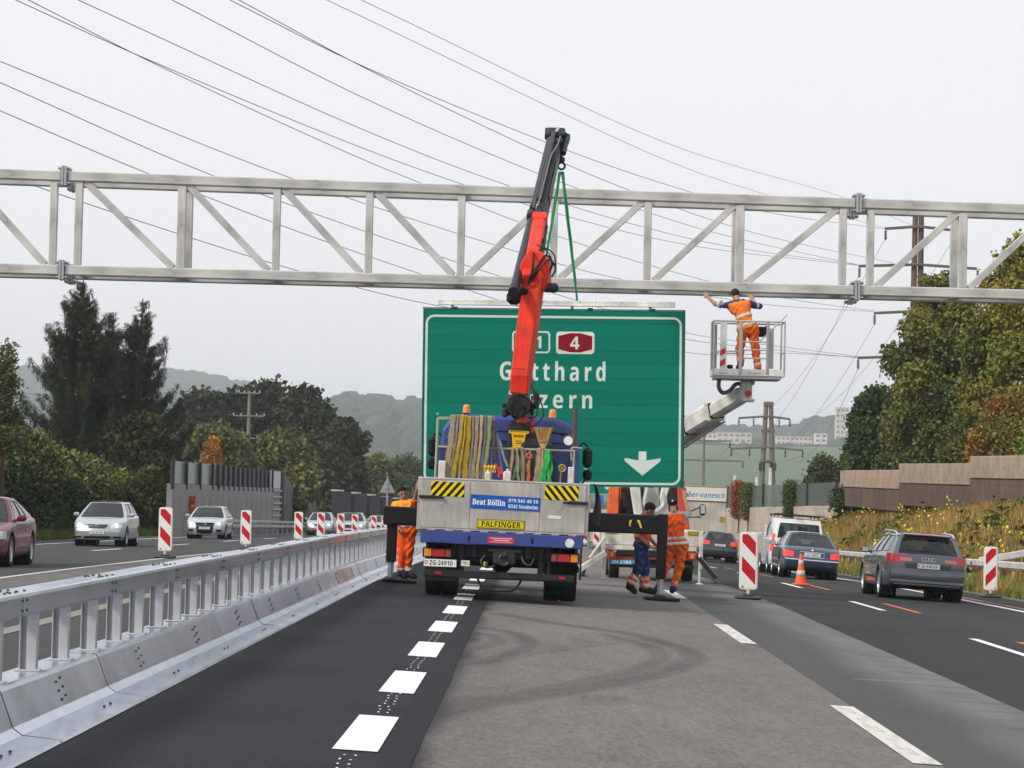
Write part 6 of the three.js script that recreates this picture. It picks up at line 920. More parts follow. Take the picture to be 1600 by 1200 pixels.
function handGeo(wrist, dir, palmN, curl, side) { // palm with four fingers and a thumb, in a frame along dir
  const d = V3(...dir).normalize(), n = V3(...palmN); n.addScaledVector(d, -n.dot(d)).normalize(); const s = new THREE.Vector3().crossVectors(d, n).multiplyScalar(side), W = V3(...wrist);
  const p = (u, v, w) => W.clone().addScaledVector(d, u).addScaledVector(s, v).addScaledVector(n, w).toArray();
  const fs = [cap(p(-0.03, 0, 0), p(0.02, 0, 0), 0.026, 0.027)]; for (const v of [-0.03, -0.01, 0.01, 0.03]) fs.push(cap(p(0.015, v * 0.7, 0), p(0.088, v, 0), 0.0155, 0.013));
  const palm = join(fs, 0.012), fingers = [];
  [[-0.031, 0.062, 0.0083], [-0.0105, 0.078, 0.009], [0.0105, 0.084, 0.0092], [0.031, 0.075, 0.009]].forEach(([v, L, r]) => { // bent at three joints towards the palm side
    let u = 0.09, w = 0, a = curl * 0.5, q = p(u, v, w); const seg = [0.44, 0.31, 0.25];
    for (let k = 0; k < 3; k++) { u += Math.cos(a) * L * seg[k]; w += Math.sin(a) * L * seg[k]; const e = p(u, v * (1 + 0.06 * k), w); fingers.push(cap(q, e, r * (1 - 0.08 * k), r * (0.93 - 0.08 * k))); q = e; a += curl; }
  });
  fingers.push(cap(p(0.022, 0.028, 0.004), p(0.055, 0.055, 0.018), 0.013, 0.0105), cap(p(0.055, 0.055, 0.018), p(0.088, 0.058, 0.032), 0.0105, 0.0085));
  const all = (x, y, z) => { let q = palm(x, y, z); for (const f of fingers) q = smin(q, f(x, y, z), 0.005); return q; };
  const [lo, hi] = bounds([p(-0.04, -0.05, -0.03), p(-0.04, 0.07, 0.1), p(0.19, -0.05, -0.03), p(0.19, 0.07, 0.1), p(0.1, 0.07, -0.03), p(0.1, -0.05, 0.1)], 0.008);
  return isoMesh(all, lo, hi, 0.0042);
}
function makePerson(label, pos, J, o) {
  const t = thing('person', label, 'person', pos, 0);
  const up = V3(...J.head).sub(V3(...J.neck)).normalize(), fc = V3(...o.face); fc.addScaledVector(up, -fc.dot(up)).normalize(); const rt = new THREE.Vector3().crossVectors(up, fc).negate();
  const hm = new THREE.Matrix4().makeBasis(rt.clone().negate(), up, fc); hm.setPosition(V3(...J.head)); // head frame: +z the face
  const chestC = mixp(J.shL, J.shR, 0.5), pel = mixp(J.hipL, J.hipR, 0.5), inn = (a, b) => mixp(a, b, 0.22), S = o.size ?? 1;
  const belly = mixp(pel, chestC, 0.45), ribs = mixp(pel, chestC, 0.78);
  const torso = [cap(J.hipL, J.hipR, 0.1 * S, 0.1 * S), cap(pel, belly, 0.118 * S, 0.115 * S), cap(belly, ribs, 0.115 * S, 0.128 * S), cap(inn(J.shL, J.shR), inn(J.shR, J.shL), 0.088 * S, 0.088 * S), cap(mixp(ribs, J.shL, 0.3), mixp(ribs, J.shR, 0.3), 0.11 * S, 0.11 * S)];
  const neck = cap(mixp(chestC, J.neck, 0.3), mixp(J.neck, J.head, 0.35), 0.062, 0.056);
  const arms = [cap(J.shL, J.elL, 0.055, 0.043), cap(J.elL, J.wrL, 0.043, 0.029), cap(J.shR, J.elR, 0.055, 0.043), cap(J.elR, J.wrR, 0.043, 0.029)];
  const legs = [cap(J.hipL, J.knL, 0.09, 0.06), cap(J.knL, J.anL, 0.06, 0.042), cap(J.hipR, J.knR, 0.09, 0.06), cap(J.knR, J.anR, 0.06, 0.042)];
  const feet = [cap(J.anL, J.toL, 0.045, 0.035), cap(J.anR, J.toR, 0.045, 0.035)];
  const all = Object.values(J), [lo, hi] = bounds(all, 0.2);
  const body = join([...torso, neck, ...arms, ...legs, ...feet], 0.035);
  // head with brow, nose, jaw, lips and ears
  const H = join([ell([0, 0.035, -0.012], [0.076, 0.088, 0.094]), ell([0, -0.045, 0.022], [0.056, 0.066, 0.066]), ell([0, 0.012, 0.068], [0.048, 0.014, 0.02])], 0.03), ears = [-1, 1].map(s => ell([s * 0.078, -0.01, -0.01], [0.012, 0.032, 0.02])), nose = join([cap([0, 0.012, 0.084], [0, -0.03, 0.108], 0.008, 0.013), ell([0, -0.036, 0.094], [0.019, 0.01, 0.014])], 0.012), lips = ell([0, -0.067, 0.083], [0.023, 0.009, 0.01]), eyes = [-1, 1].map(s => ell([s * 0.031, 0.0, 0.088], [0.018, 0.012, 0.02]));
  const headF = (x, y, z) => { let d = H(x, y, z); for (const e of eyes) d = Math.max(d, -(e(x, y, z)) - 0.012 > 0 ? d : smin(d, d, 0.01)); d = smin(d, nose(x, y, z), 0.012); d = smin(d, lips(x, y, z), 0.006); for (const e of ears) d = smin(d, e(x, y, z), 0.008); return smin(d, cap([0, -0.06, -0.02], [0, -0.16, -0.03], 0.056, 0.058)(x, y, z), 0.02); };
  const hg = isoMesh(headF, [-0.11, -0.15, -0.13], [0.11, 0.14, 0.135], 0.0062); hg.applyMatrix4(hm);
  const skin = std(lin(...(o.skin ?? [0.42, 0.22, 0.15])), 0.6);
  const gs = [isoMesh((x, y, z) => body(x, y, z), lo, hi, 0.016), hg];
  gs.push(handGeo(J.wrL, o.handL[0], o.handL[1], o.handL[2] ?? 0.45, 1), handGeo(J.wrR, o.handR[0], o.handR[1], o.handR[2] ?? 0.45, -1));
  const b = part('body', gs, skin, t);
  const eg = [-1, 1].map(s => new THREE.SphereGeometry(0.0125, 10, 8).translate(s * 0.031, 0.002, 0.078)); eg.forEach(g => g.applyMatrix4(hm)); part('eye', eg[0], std(lin(0.03, 0.02, 0.015), 0.25), b); part('eye', eg[1], std(lin(0.03, 0.02, 0.015), 0.25), b);
  const brow = [-1, 1].map(s => cb(0.034, 0.007, 0.01, s * 0.032, 0.024, 0.09, 0.003, 0, s * 0.25, s * -0.08)); brow.forEach(g => g.applyMatrix4(hm)); part('eyebrows', brow, std(lin(...o.hair), 0.9), b);
  const mouth = cb(0.04, 0.005, 0.006, 0, -0.067, 0.092, 0.002); mouth.applyMatrix4(hm); part('mouth', mouth, std(lin(0.2, 0.07, 0.06), 0.6), b);
  // hair, or a knitted cap
  const hairF = (x, y, z) => { const a = ell([0, 0.04, -0.016], [0.083, 0.094, 0.102])(x, y, z) - 0.004 * (vn(x * 90 + 30, z * 90 + y * 70 + 30) - 0.3); const edge = -(y - lerp(-0.06, 0.058, smooth(-0.07, 0.07, z))); return Math.max(a, edge); };
  const hr = isoMesh(hairF, [-0.11, -0.1, -0.14], [0.11, 0.16, 0.12], 0.007); hr.applyMatrix4(hm); part('hair', hr, std(lin(...o.hair), 0.95), t);
  if (o.cap) { const f = (x, y, z) => Math.max(ell([0, 0.05, -0.01], [0.094, 0.1, 0.108])(x, y, z), -(y - 0.005)); const c = isoMesh(f, [-0.12, -0.03, -0.14], [0.12, 0.17, 0.13], 0.007); const pk = ell([0, 0.02, 0.13], [0.075, 0.008, 0.07]); const c2 = isoMesh(pk, [-0.1, -0.01, 0.03], [0.1, 0.05, 0.22], 0.008); c.applyMatrix4(hm); c2.applyMatrix4(hm); const cm = part('cap', [c, c2], std(lin(...o.cap), 0.9), t); const badge = new THREE.CylinderGeometry(0.018, 0.018, 0.006, 14).rotateX(PI / 2).translate(0, 0.045, -0.118); badge.applyMatrix4(hm); part('badge', badge, M.white, cm); }
  // clothes: the same limbs, let out and cut off at hem, cuff and neck
  const cloth = (name, fs, grow, cuts, m, k = 1, h = 0.013) => { const f = join(fs, 0.04), g = isoMesh((x, y, z) => { let d = f(x, y, z, grow) + folds(x, y, z, k); for (const c of cuts) d = Math.max(d, c(x, y, z)); return d; }, lo, hi, h); return part(name, g, m, t); };
  const plane = (p, n) => { const L = Math.hypot(...n); return (x, y, z) => ((x - p[0]) * n[0] + (y - p[1]) * n[1] + (z - p[2]) * n[2]) / L; };
  const sub = (a, b) => a.map((v, i) => v - b[i]), neg = a => a.map(v => -v), spine = sub(chestC, pel);
  const waist = mixp(pel, chestC, 0.2), mt = c => c.isMaterial ? c : std(lin(...c), 0.85, 0, { bumpMap: rep(T.fine, 6), bumpScale: 0.0015 });
  const T1 = mt(o.trousers);
  cloth('trousers', [torso[0], torso[1], ...legs], 0.02, [plane(waist, spine)], T1, 1.3); // reaches into the boots
  if (o.gaiters) { const gm = mt(o.gaiters); for (const [a, b] of [[J.knL, J.anL], [J.knR, J.anR]]) cloth('gaiter', [cap(a, b, 0.062, 0.05)], 0.028, [plane(mixp(a, b, 0.42), sub(a, b)), plane(b, sub(b, a))], gm, 1.5); }
  const refl = std(lin(0.55, 0.54, 0.5), 0.45), band = (a, b, t0, t1, fs, grow, m = refl) => cloth('reflective_band', fs, grow, [plane(mixp(a, b, t0), sub(a, b)), plane(mixp(a, b, t1), sub(b, a))], m, 1, 0.0105);
  for (const q of o.legBands ?? []) { band(J.knL, J.anL, q, q + 0.14, [cap(J.knL, J.anL, 0.06, 0.045)], o.gaiters ? 0.036 : 0.027); band(J.knR, J.anR, q, q + 0.14, [cap(J.knR, J.anR, 0.06, 0.045)], o.gaiters ? 0.036 : 0.027); }
  // shirt or jacket with sleeves up to the cuff
  const cuts = [plane(mixp(pel, chestC, o.hem ?? 0.05), neg(spine)), plane(mixp(J.neck, J.head, 0.1), sub(J.head, J.neck))];
  const sl = o.sleeve ?? 1; const aL = sl > 1 ? [arms[0], cap(J.elL, mixp(J.elL, J.wrL, sl - 1), 0.043, lerp(0.043, 0.03, sl - 1))] : [cap(J.shL, mixp(J.shL, J.elL, sl), 0.055, 0.045)], aR = sl > 1 ? [arms[2], cap(J.elR, mixp(J.elR, J.wrR, sl - 1), 0.043, lerp(0.043, 0.03, sl - 1))] : [cap(J.shR, mixp(J.shR, J.elR, sl), 0.055, 0.045)];
  cloth('jacket', [...torso, ...aL, ...aR], 0.018, cuts, mt(o.jacket), 1.1);
  if (o.vest) { cloth('vest', torso.slice(0), 0.034, [plane(mixp(pel, chestC, o.vestHem ?? 0.0), neg(spine)), plane(mixp(J.neck, J.head, -0.35), sub(J.head, J.neck)), plane(mixp(J.shL, J.shR, -0.06), sub(J.shL, J.shR)), plane(mixp(J.shR, J.shL, -0.06), sub(J.shR, J.shL))], mt(o.vest), 1.4); }
  for (const q of o.bands ?? []) band(pel, chestC, q, q + 0.11, torso, o.vest ? 0.042 : 0.03);
  for (const q of o.armBands ?? []) { band(J.shL, J.elL, q, q + 0.2, [arms[0]], 0.028); band(J.shR, J.elR, q, q + 0.2, [arms[2]], 0.028); }
  if (o.yoke) cloth('yoke', [...torso, cap(J.shL, mixp(J.shL, J.elL, 0.5), 0.055, 0.05), cap(J.shR, mixp(J.shR, J.elR, 0.5), 0.055, 0.05)], 0.026, [plane(mixp(pel, chestC, 0.78), neg(spine)), plane(mixp(J.neck, J.head, 0.1), sub(J.head, J.neck))], mt(o.yoke), 1.1);
  // boots with soles
  for (const [a, k, q] of [[J.anL, J.knL, J.toL], [J.anR, J.knR, J.toR]]) { const fd = sub(q, a), L = Math.hypot(...fd), heel = a.map((v, i) => v - 0.055 * fd[i] / L); heel[1] = Math.min(heel[1] - 0.04, lerp(a[1], q[1], 0.4)); const f = join([cap(mixp(a, k, 0.32), a, 0.058, 0.054), cap(a, q, 0.056, 0.046), cap(heel, q, 0.046, 0.044)], 0.03); const g = isoMesh((x, y, z) => f(x, y, z, 0), ...bounds([a, q, heel, mixp(a, k, 0.32)], 0.09), 0.012); const bt = part('boot', g, mt(o.boots), t); if (o.bootBand) { const gb = isoMesh((x, y, z) => Math.max(cap(mixp(a, k, 0.3), a, 0.064, 0.06)(x, y, z), plane(mixp(a, k, 0.3), sub(k, a))(x, y, z), plane(mixp(a, k, 0.16), sub(a, k))(x, y, z)), ...bounds([a, k], 0.09), 0.012); part('band', gb, refl, bt); } }
  return t;
}
const OR = [0.78, 0.135, 0.018], ORV = [0.85, 0.2, 0.03], NAVY = [0.028, 0.05, 0.16];
// man in the basket, arms up against the gantry chord
makePerson('person in orange vest standing in the raised basket with both hands on the gantry', [4.115, 4.085, -57.78], {
  head: [-0.24, 1.60, -0.2], neck: [-0.205, 1.475, -0.14], shL: [-0.385, 1.40, -0.12], shR: [0.035, 1.425, -0.12], elL: [-0.625, 1.43, -0.33], wrL: [-0.765, 1.57, -0.5], elR: [0.245, 1.41, -0.32], wrR: [0.125, 1.53, -0.52],
  hipL: [-0.09, 0.93, 0.02], hipR: [0.1, 0.93, 0.02], knL: [-0.14, 0.53, -0.05], knR: [0.165, 0.5, -0.02], anL: [-0.13, 0.24, 0.06], anR: [0.225, 0.12, 0.02], toL: [-0.16, 0.18, -0.13], toR: [0.26, 0.05, -0.16] },
  { face: [-0.25, 0.1, -1], handL: [[-0.6, 0.75, -0.5], [0.3, 0, -1], 0.5], handR: [[-0.4, 0.8, -0.4], [-0.2, 0, -1], 0.5], hair: [0.03, 0.018, 0.012], trousers: OR, jacket: NAVY, sleeve: 1.0, vest: ORV, vestHem: -0.05, bands: [0.06, 0.42], armBands: [0.55], boots: [0.02, 0.035, 0.13], bootBand: true, legBands: [0.62] });
single('measuring_rod', rod([3.08, 5.745, -58.42], [3.78, 5.7, -58.3], 0.006), std(lin(0.5, 0.42, 0.2), 0.6), 'thin yellowish rod held against the gantry by the man in the basket', 'rod');
// man seen from behind by the right outrigger, one arm up to the sign
makePerson('person in orange vest and dark cap seen from behind beside the right outrigger leg', [2.40, -0.04, -52.6], {
  head: [0.07, 1.58, 0.0], neck: [0.085, 1.45, 0.03], shL: [-0.045, 1.36, 0.02], shR: [0.27, 1.36, 0.02], elL: [-0.1, 1.12, -0.14], wrL: [0.03, 1.06, -0.36], elR: [0.36, 1.46, -0.2], wrR: [0.3, 1.70, -0.33],
  hipL: [0.06, 0.86, 0], hipR: [0.25, 0.86, 0], knL: [-0.03, 0.48, -0.05], knR: [0.21, 0.47, -0.03], anL: [-0.16, 0.11, 0.06], anR: [0.115, 0.1, 0.03], toL: [-0.2, 0.045, -0.12], toR: [0.1, 0.04, -0.16] },
  { face: [0, 0.15, -1], handL: [[0.4, 0, -1], [0, -1, 0], 0.5], handR: [[-0.05, 1, -0.25], [0, 0, -1], 0.35], hair: [0.02, 0.015, 0.012], cap: [0.02, 0.025, 0.04], trousers: OR, jacket: [0.33, 0.37, 0.4], sleeve: 1.15, vest: [0.86, 0.12, 0.02], vestHem: -0.02, bands: [0.02, 0.2], boots: [0.02, 0.035, 0.16], bootBand: true });
// man in blue trousers stepping to the right behind the beam
makePerson('person in blue trousers with orange gaiters bending over beside the right outrigger', [1.885, -0.03, -51.3], {
  head: [0.12, 1.47, 0.04], neck: [0.055, 1.37, 0.03], shL: [0.02, 1.28, -0.15], shR: [0.01, 1.27, 0.19], elL: [0.1, 1.02, -0.22], wrL: [0.25, 0.86, -0.1], elR: [-0.085, 1.0, 0.26], wrR: [0.14, 0.83, 0.2],
  hipL: [0.0, 0.84, -0.09], hipR: [0.0, 0.84, 0.09], knL: [0.07, 0.48, -0.1], knR: [-0.05, 0.47, 0.1], anL: [0.06, 0.1, -0.1], anR: [-0.19, 0.17, 0.1], toL: [0.23, 0.045, -0.1], toR: [-0.11, 0.05, 0.12] },
  { face: [1, -0.35, -0.2], handL: [[1, -0.5, 0.3], [0, -1, 0], 0.5], handR: [[1, -0.3, -0.1], [0, -1, 0], 0.5], hair: [0.012, 0.01, 0.01], skin: [0.24, 0.12, 0.085], trousers: [0.03, 0.05, 0.15], gaiters: [0.86, 0.14, 0.03], legBands: [0.5, 0.78], jacket: [0.75, 0.11, 0.03], sleeve: 0.7, boots: [0.025, 0.02, 0.018] });
single('hand_control', [cb(0.16, 0.12, 0.14, 2.22, 0.78, -51.15, 0.03), rod([2.14, 0.78, -51.12], [2.05, 0.8, -51.1], 0.015)], M.black, 'black control box in the hand of the man in blue trousers', 'control box');
// young man facing the camera by the left outrigger
makePerson('person in orange work suit with short dark hair facing the camera at the tailgate', [-2.30, 0.11, -52.6], {
  head: [-0.05, 1.52, 0.02], neck: [-0.03, 1.395, 0], shR: [-0.185, 1.285, 0.02], shL: [0.125, 1.325, 0.0], elR: [-0.22, 1.05, 0.06], wrR: [-0.1, 0.9, 0.2], elL: [0.17, 1.40, 0.2], wrL: [0.215, 1.60, 0.36],
  hipR: [-0.07, 0.87, 0], hipL: [0.1, 0.87, 0], knR: [-0.04, 0.49, 0.04], knL: [0.085, 0.49, 0.03], anR: [-0.055, 0.12, 0.0], anL: [0.06, 0.12, -0.02], toR: [0.03, 0.045, 0.16], toL: [0.19, 0.045, 0.1] },
  { face: [0.18, -0.02, 1], handR: [[0.5, -0.3, 0.6], [0, -1, 0.2], 0.5], handL: [[0.1, 0.9, 0.3], [0.6, 0, -0.6], 0.4], hair: [0.018, 0.012, 0.01], skin: [0.34, 0.17, 0.115], trousers: [0.9, 0.12, 0.015], jacket: [0.88, 0.13, 0.02], sleeve: 1.85, yoke: [0.88, 0.33, 0.03], bands: [0.12], hem: 0.0, legBands: [0.8], boots: [0.02, 0.02, 0.025], bootBand: true });
// ------------------------------------------------------------------ foliage
function leafClump(n, len, wid, spread, s, droop = 0) { // n folded leaves scattered in a small tuft
  const r = rng(s), pos = []; 
  for (let i = 0; i < n; i++) {
    const c = V3(r() - 0.5, r() - 0.5, r() - 0.5).multiplyScalar(2 * spread), d = V3(r() - 0.5, (r() - 0.5) - droop, r() - 0.5).normalize(), u = V3(r() - 0.5, r() - 0.5, r() - 0.5); u.addScaledVector(d, -u.dot(d)).normalize();
    const k = 0.7 + 0.6 * r(), nn = new THREE.Vector3().crossVectors(d, u), a = c.clone(), b = c.clone().addScaledVector(d, len * k), m = c.clone().addScaledVector(d, len * 0.45 * k);
    const L = m.clone().addScaledVector(u, wid * k).addScaledVector(nn, wid * 0.3), R = m.clone().addScaledVector(u, -wid * k).addScaledVector(nn, wid * 0.3);
    for (const p of [a, L, b, a, b, R]) pos.push(p.x, p.y, p.z);
  }
  const g = new THREE.BufferGeometry(); g.setAttribute('position', new THREE.Float32BufferAttribute(pos, 3)); g.computeVertexNormals(); g.setAttribute('uv', new THREE.Float32BufferAttribute(new Float32Array(pos.length / 3 * 2), 2)); return g;
}
const leafMat = new THREE.MeshPhysicalMaterial({ color: 0xffffff, roughness: 0.75, side: THREE.DoubleSide, specularIntensity: 0.25 });
const CL = { broad: leafClump(16, 0.2, 0.075, 0.3, 11), fine: leafClump(18, 0.14, 0.045, 0.28, 12), big: leafClump(20, 0.34, 0.13, 0.55, 13), needle: leafClump(26, 0.34, 0.022, 0.2, 14, 0.5), far: leafClump(16, 0.55, 0.24, 0.8, 15), herb: leafClump(12, 0.2, 0.05, 0.22, 16), hedge: leafClump(20, 0.2, 0.06, 0.36, 17) };
const pick = (r, pal) => { let t = r() * pal.reduce((a, p) => a + (p[3] ?? 1), 0); for (const p of pal) { t -= p[3] ?? 1; if (t <= 0) return p; } return pal[0]; };
const M4 = new THREE.Matrix4(), Q4 = new THREE.Quaternion(), E4 = new THREE.Euler();
function leaves(name, geo, list, parent, mat = leafMat) { // list of [x, y, z, scale, colour, rx, ry, rz, sy]
  const im = new THREE.InstancedMesh(geo, mat, list.length), c = new THREE.Color();
  list.forEach((p, i) => { E4.set(p[5] ?? 0, p[6] ?? 0, p[7] ?? 0); M4.compose(V3(p[0], p[1], p[2]), Q4.setFromEuler(E4), V3(p[3], p[3] * (p[8] ?? 1), p[3])); im.setMatrixAt(i, M4); im.setColorAt(i, mat === leafMat ? c.setRGB(p[4][0] * LEAF[0], p[4][1] * LEAF[1], p[4][2] * LEAF[2]) : c.setRGB(...p[4])); });
  im.name = name; if (parent.name && parent.userData.kind !== 'stuff') im.userData.kind = 'stuff'; im.castShadow = im.receiveShadow = true; parent.add(im); return im;
}
const tint = (r, c, v = 0.35) => { const k = 1 - v / 2 + v * r(); return [c[0] * k, c[1] * k, c[2] * k]; }, LEAF = [1.6, 1.62, 1.15];
const bark = std(lin(0.09, 0.07, 0.055), 0.95, 0, { map: rep(T.grimeC, 1.5) });
function limbs(H, r0, R, base, s, n = 7) {
  const r = rng(s), g = []; const top = [0.25 * (r() - 0.5), H * 0.86, 0.25 * (r() - 0.5)];
  g.push(rod([0, -0.3, 0], [top[0] * 0.4, H * 0.45, top[2] * 0.4], r0, r0 * 0.62, 9), rod([top[0] * 0.4, H * 0.44, top[2] * 0.4], top, r0 * 0.62, r0 * 0.15, 7));
  for (let i = 0; i < n; i++) { const a = i * 2.4 + r(), y = lerp(base * 0.9, H * 0.7, i / n), L = R * (0.55 + 0.4 * r()); g.push(rod([0, y, 0], [Math.cos(a) * L, y + L * (0.4 + 0.5 * r()), Math.sin(a) * L], r0 * 0.34, r0 * 0.07, 6)); }
  return g;
}
function tree(name, label, group, x, d, H, R, o = {}) {
  const gy = o.y ?? G(x, d), t = thing(name, label, o.cat ?? 'tree', [x, gy, -d], 0, group), r = rng(o.seed ?? Math.round(x * 31 + d * 7 + 1000)), base = o.base ?? H * 0.2;
  part('trunk', limbs(H, o.trunk ?? H * 0.018 + 0.05, R, base, (o.seed ?? 3) + 5), bark, t);
  const lob = [], nl = o.lobes ?? 16, prof = o.prof ?? (k => Math.sqrt(Math.max(0, 1 - Math.pow(2 * k - 0.85, 2) / 1.4)));
  for (let i = 0; i < nl; i++) { const k = (i + 0.5) / nl, a = i * 2.399 + r(), rr = R * prof(k); const s = (o.lobe ?? 0.42) * R * (0.7 + 0.6 * r()) * (0.65 + 0.35 * prof(k)); lob.push([Math.cos(a) * (rr - s * 0.6) * (0.5 + 0.5 * r()), lerp(base + s * 0.4, H - s * 0.7, k), Math.sin(a) * (rr - s * 0.6) * (0.5 + 0.5 * r()), s, pick(r, o.pal), 0.75 + 0.5 * r()]); }
  const n = o.n ?? 2600, L = []; const tot = lob.reduce((q, l) => q + l[3] ** 2, 0);
  for (const l of lob) { const m = Math.round(n * l[3] ** 2 / tot); for (let i = 0; i < m; i++) { const v = V3(r() * 2 - 1, r() * 2 - 1, r() * 2 - 1); if (v.lengthSq() > 1 || v.lengthSq() < 0.01) { i--; continue; } v.normalize().multiplyScalar(Math.pow(r(), 0.4)); const out = (r() < 0.06 ? 1.15 + 0.3 * r() : 1) + 0.3 * (vn(v.x * 3 + l[0] * 5 + 50, v.y * 3 + v.z * 4 + 50) - 0.4); const c = r() < 0.72 ? l[4] : pick(r, o.pal); L.push([l[0] + v.x * l[3] * out, l[1] + v.y * l[3] * out * (o.sq ?? 0.85), l[2] + v.z * l[3] * out, (o.leaf ?? 1) * (0.7 + 0.6 * r()), tint(r, c).map(q => q * lerp(1, l[5], 0.35)), r() * 6, r() * 6, r() * 6]); } }
  leaves('crown', CL[o.clump ?? 'broad'], L, t); return t;
}
function spruce(label, x, d, H, R, s, sparse) {
  const t = thing('spruce_tree', label, 'tree', [x, G(x, d), -d]), r = rng(s), br = [rod([0, -0.3, 0], [0.05, H * 0.99, 0], 0.24, 0.03, 9)], L = [];
  const pal = [[0.011, 0.017, 0.011, 3], [0.018, 0.025, 0.013, 2], [0.032, 0.038, 0.018, 1]];
  for (let y = H * 0.08; y < H - 0.25; y += lerp(0.44, 0.3, y / H) * (0.85 + 0.3 * r())) {
    const k = y / H, n = k > 0.9 ? 5 : 9 + Math.floor(r() * 3); 
    for (let i = 0; i < n; i++) {
      const a = r() * 6.28, miss = r(); if (miss < (sparse ? 0.22 : 0.08)) continue;
      const len = R * Math.pow(1 - k, 0.92) * (0.5 + 0.75 * Math.pow(r(), 1.3)) + 0.14, rise = lerp(0.05, 0.5, k) * len, sag = lerp(0.5, 0.12, k) * len * (0.6 + 0.6 * r());
      const P = u => [Math.cos(a) * len * u, y + rise * u - sag * Math.sin(u * 2.6) * 0.7 + 0.28 * len * Math.pow(u, 4), Math.sin(a) * len * u];
      if (len > 0.8) br.push(rod(P(0), P(0.55), 0.035, 0.018, 4), rod(P(0.55), P(0.97), 0.018, 0.006, 4));
      const m = Math.max(3, Math.round(len * 9));
      for (let j = 0; j < m; j++) { const u = lerp(sparse ? 0.3 : 0.16, 1, (j + r()) / m), p = P(u), w = 0.11 * len * (1.15 - u); L.push([p[0] + (r() - 0.5) * w * 2, p[1] - 0.05 * r(), p[2] + (r() - 0.5) * w * 2, (0.6 + 0.4 * r()) * (k > 0.85 ? 0.6 : 0.9), tint(r, pick(r, pal), 0.7), (r() - 0.5) * 0.5, r() * 6, (r() - 0.5) * 0.5, 0.6]); if (r() < 0.35) L.push([p[0] + (r() - 0.5) * w, p[1] - 0.16 - 0.12 * r(), p[2] + (r() - 0.5) * w, 0.4 + 0.3 * r(), tint(r, pick(r, pal), 0.5), (r() - 0.5) * 0.4, r() * 6, (r() - 0.5) * 0.4, 1.4]); }
    }
  }
  part('trunk', br, bark, t); leaves('crown', CL.needle, L, t); return t;
}
// left: the hedge on the embankment
{
  const h = thing('hedge', 'tall dense dark green hedge covering the embankment on the left', 'hedge', [-19.5, 0, -125]), r = rng(77), L = [];
  const pal = [[0.012, 0.02, 0.009, 4], [0.019, 0.03, 0.011, 3], [0.035, 0.048, 0.016, 1.6], [0.02, 0.021, 0.011, 1]], topPal = [[0.11, 0.115, 0.036, 2], [0.08, 0.1, 0.03, 3], [0.12, 0.105, 0.04, 1]];  // pal darkened to carry the shade of the sunless road-side face; olive top kept
  const Y = (s, d) => { const nz = fbm(d * 0.16 + 20, s * 0.4 + 9, 3) - 0.5, b = fbm(d * 0.5 + 3, s * 0.9 + 30, 3) - 0.5; const len = lerp(1, 0.66, clamp((d - 102) / 46)); return (0.25 + 4.4 * smooth(-0.2, 2.6, s) + 1.0 * smooth(2, 6, s)) * len + 1.3 * nz + 0.9 * b; };
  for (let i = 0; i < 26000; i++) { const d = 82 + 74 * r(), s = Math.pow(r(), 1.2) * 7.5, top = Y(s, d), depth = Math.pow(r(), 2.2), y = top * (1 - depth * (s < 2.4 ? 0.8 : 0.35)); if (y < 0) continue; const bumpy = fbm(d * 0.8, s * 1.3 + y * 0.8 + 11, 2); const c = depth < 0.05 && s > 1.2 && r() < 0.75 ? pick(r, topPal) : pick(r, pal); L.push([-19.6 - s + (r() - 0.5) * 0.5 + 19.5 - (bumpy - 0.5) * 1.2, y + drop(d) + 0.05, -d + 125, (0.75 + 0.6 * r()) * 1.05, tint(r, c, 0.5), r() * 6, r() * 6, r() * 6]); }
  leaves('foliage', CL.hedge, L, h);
  const st = []; for (let i = 0; i < 40; i++) { const d = 84 + 70 * r(), s = 1 + 5 * r(); st.push(rod([-s - 0.1, drop(d), -d + 125], [-s - 0.1 + (r() - 0.5), drop(d) + 3 + r(), -d + 125], 0.06, 0.02, 5)); } part('stems', st, bark, h).userData.kind = 'stuff';
}
spruce('tall dense dark spruce, the left one of the two above the hedge', -24.9, 160, 11.2, 4.7, 21, false);
spruce('tall thin spruce with see-through crown, right beside the dense one', -21.9, 162, 11.9, 3.9, 22, true);
spruce('narrow dark spruce top rising close behind the dense left spruce', -24.1, 166, 11.0, 2.4, 23, false);
const leftPal = [[0.02, 0.026, 0.013], [0.03, 0.036, 0.016], [0.015, 0.02, 0.012]];
tree('shrub', 'dark leafy tree under the right spruce, sloping down to the noise wall', null, -20.7, 154, 5.2, 1.9, { pal: leftPal, base: 0.2, n: 1700, clump: 'big', leaf: 0.8, seed: 3, cat: 'shrub' });
tree('shrub', 'olive bush on the hedge end by the red phone box', null, -19.3, 146, 2.9, 1.0, { pal: [[0.03, 0.042, 0.016], [0.045, 0.058, 0.02]], base: 0.1, n: 800, clump: 'big', leaf: 0.7, seed: 4, cat: 'shrub' });
tree('sapling', 'thin pale sapling rising above the hedge at the left edge', null, -19.6, 108, 7.0, 0.9, { pal: [[0.075, 0.085, 0.04], [0.055, 0.07, 0.03]], base: 3.2, n: 420, clump: 'fine', leaf: 1.0, lobes: 9, seed: 5, prof: k => 1.1 - k });
tree('shrub', 'yellowish bush at the left edge above the red coupe', null, -20.4, 101, 5.3, 1.7, { pal: [[0.075, 0.08, 0.028], [0.055, 0.07, 0.024]], base: 0.4, n: 1300, clump: 'big', leaf: 0.7, seed: 6, cat: 'shrub' });
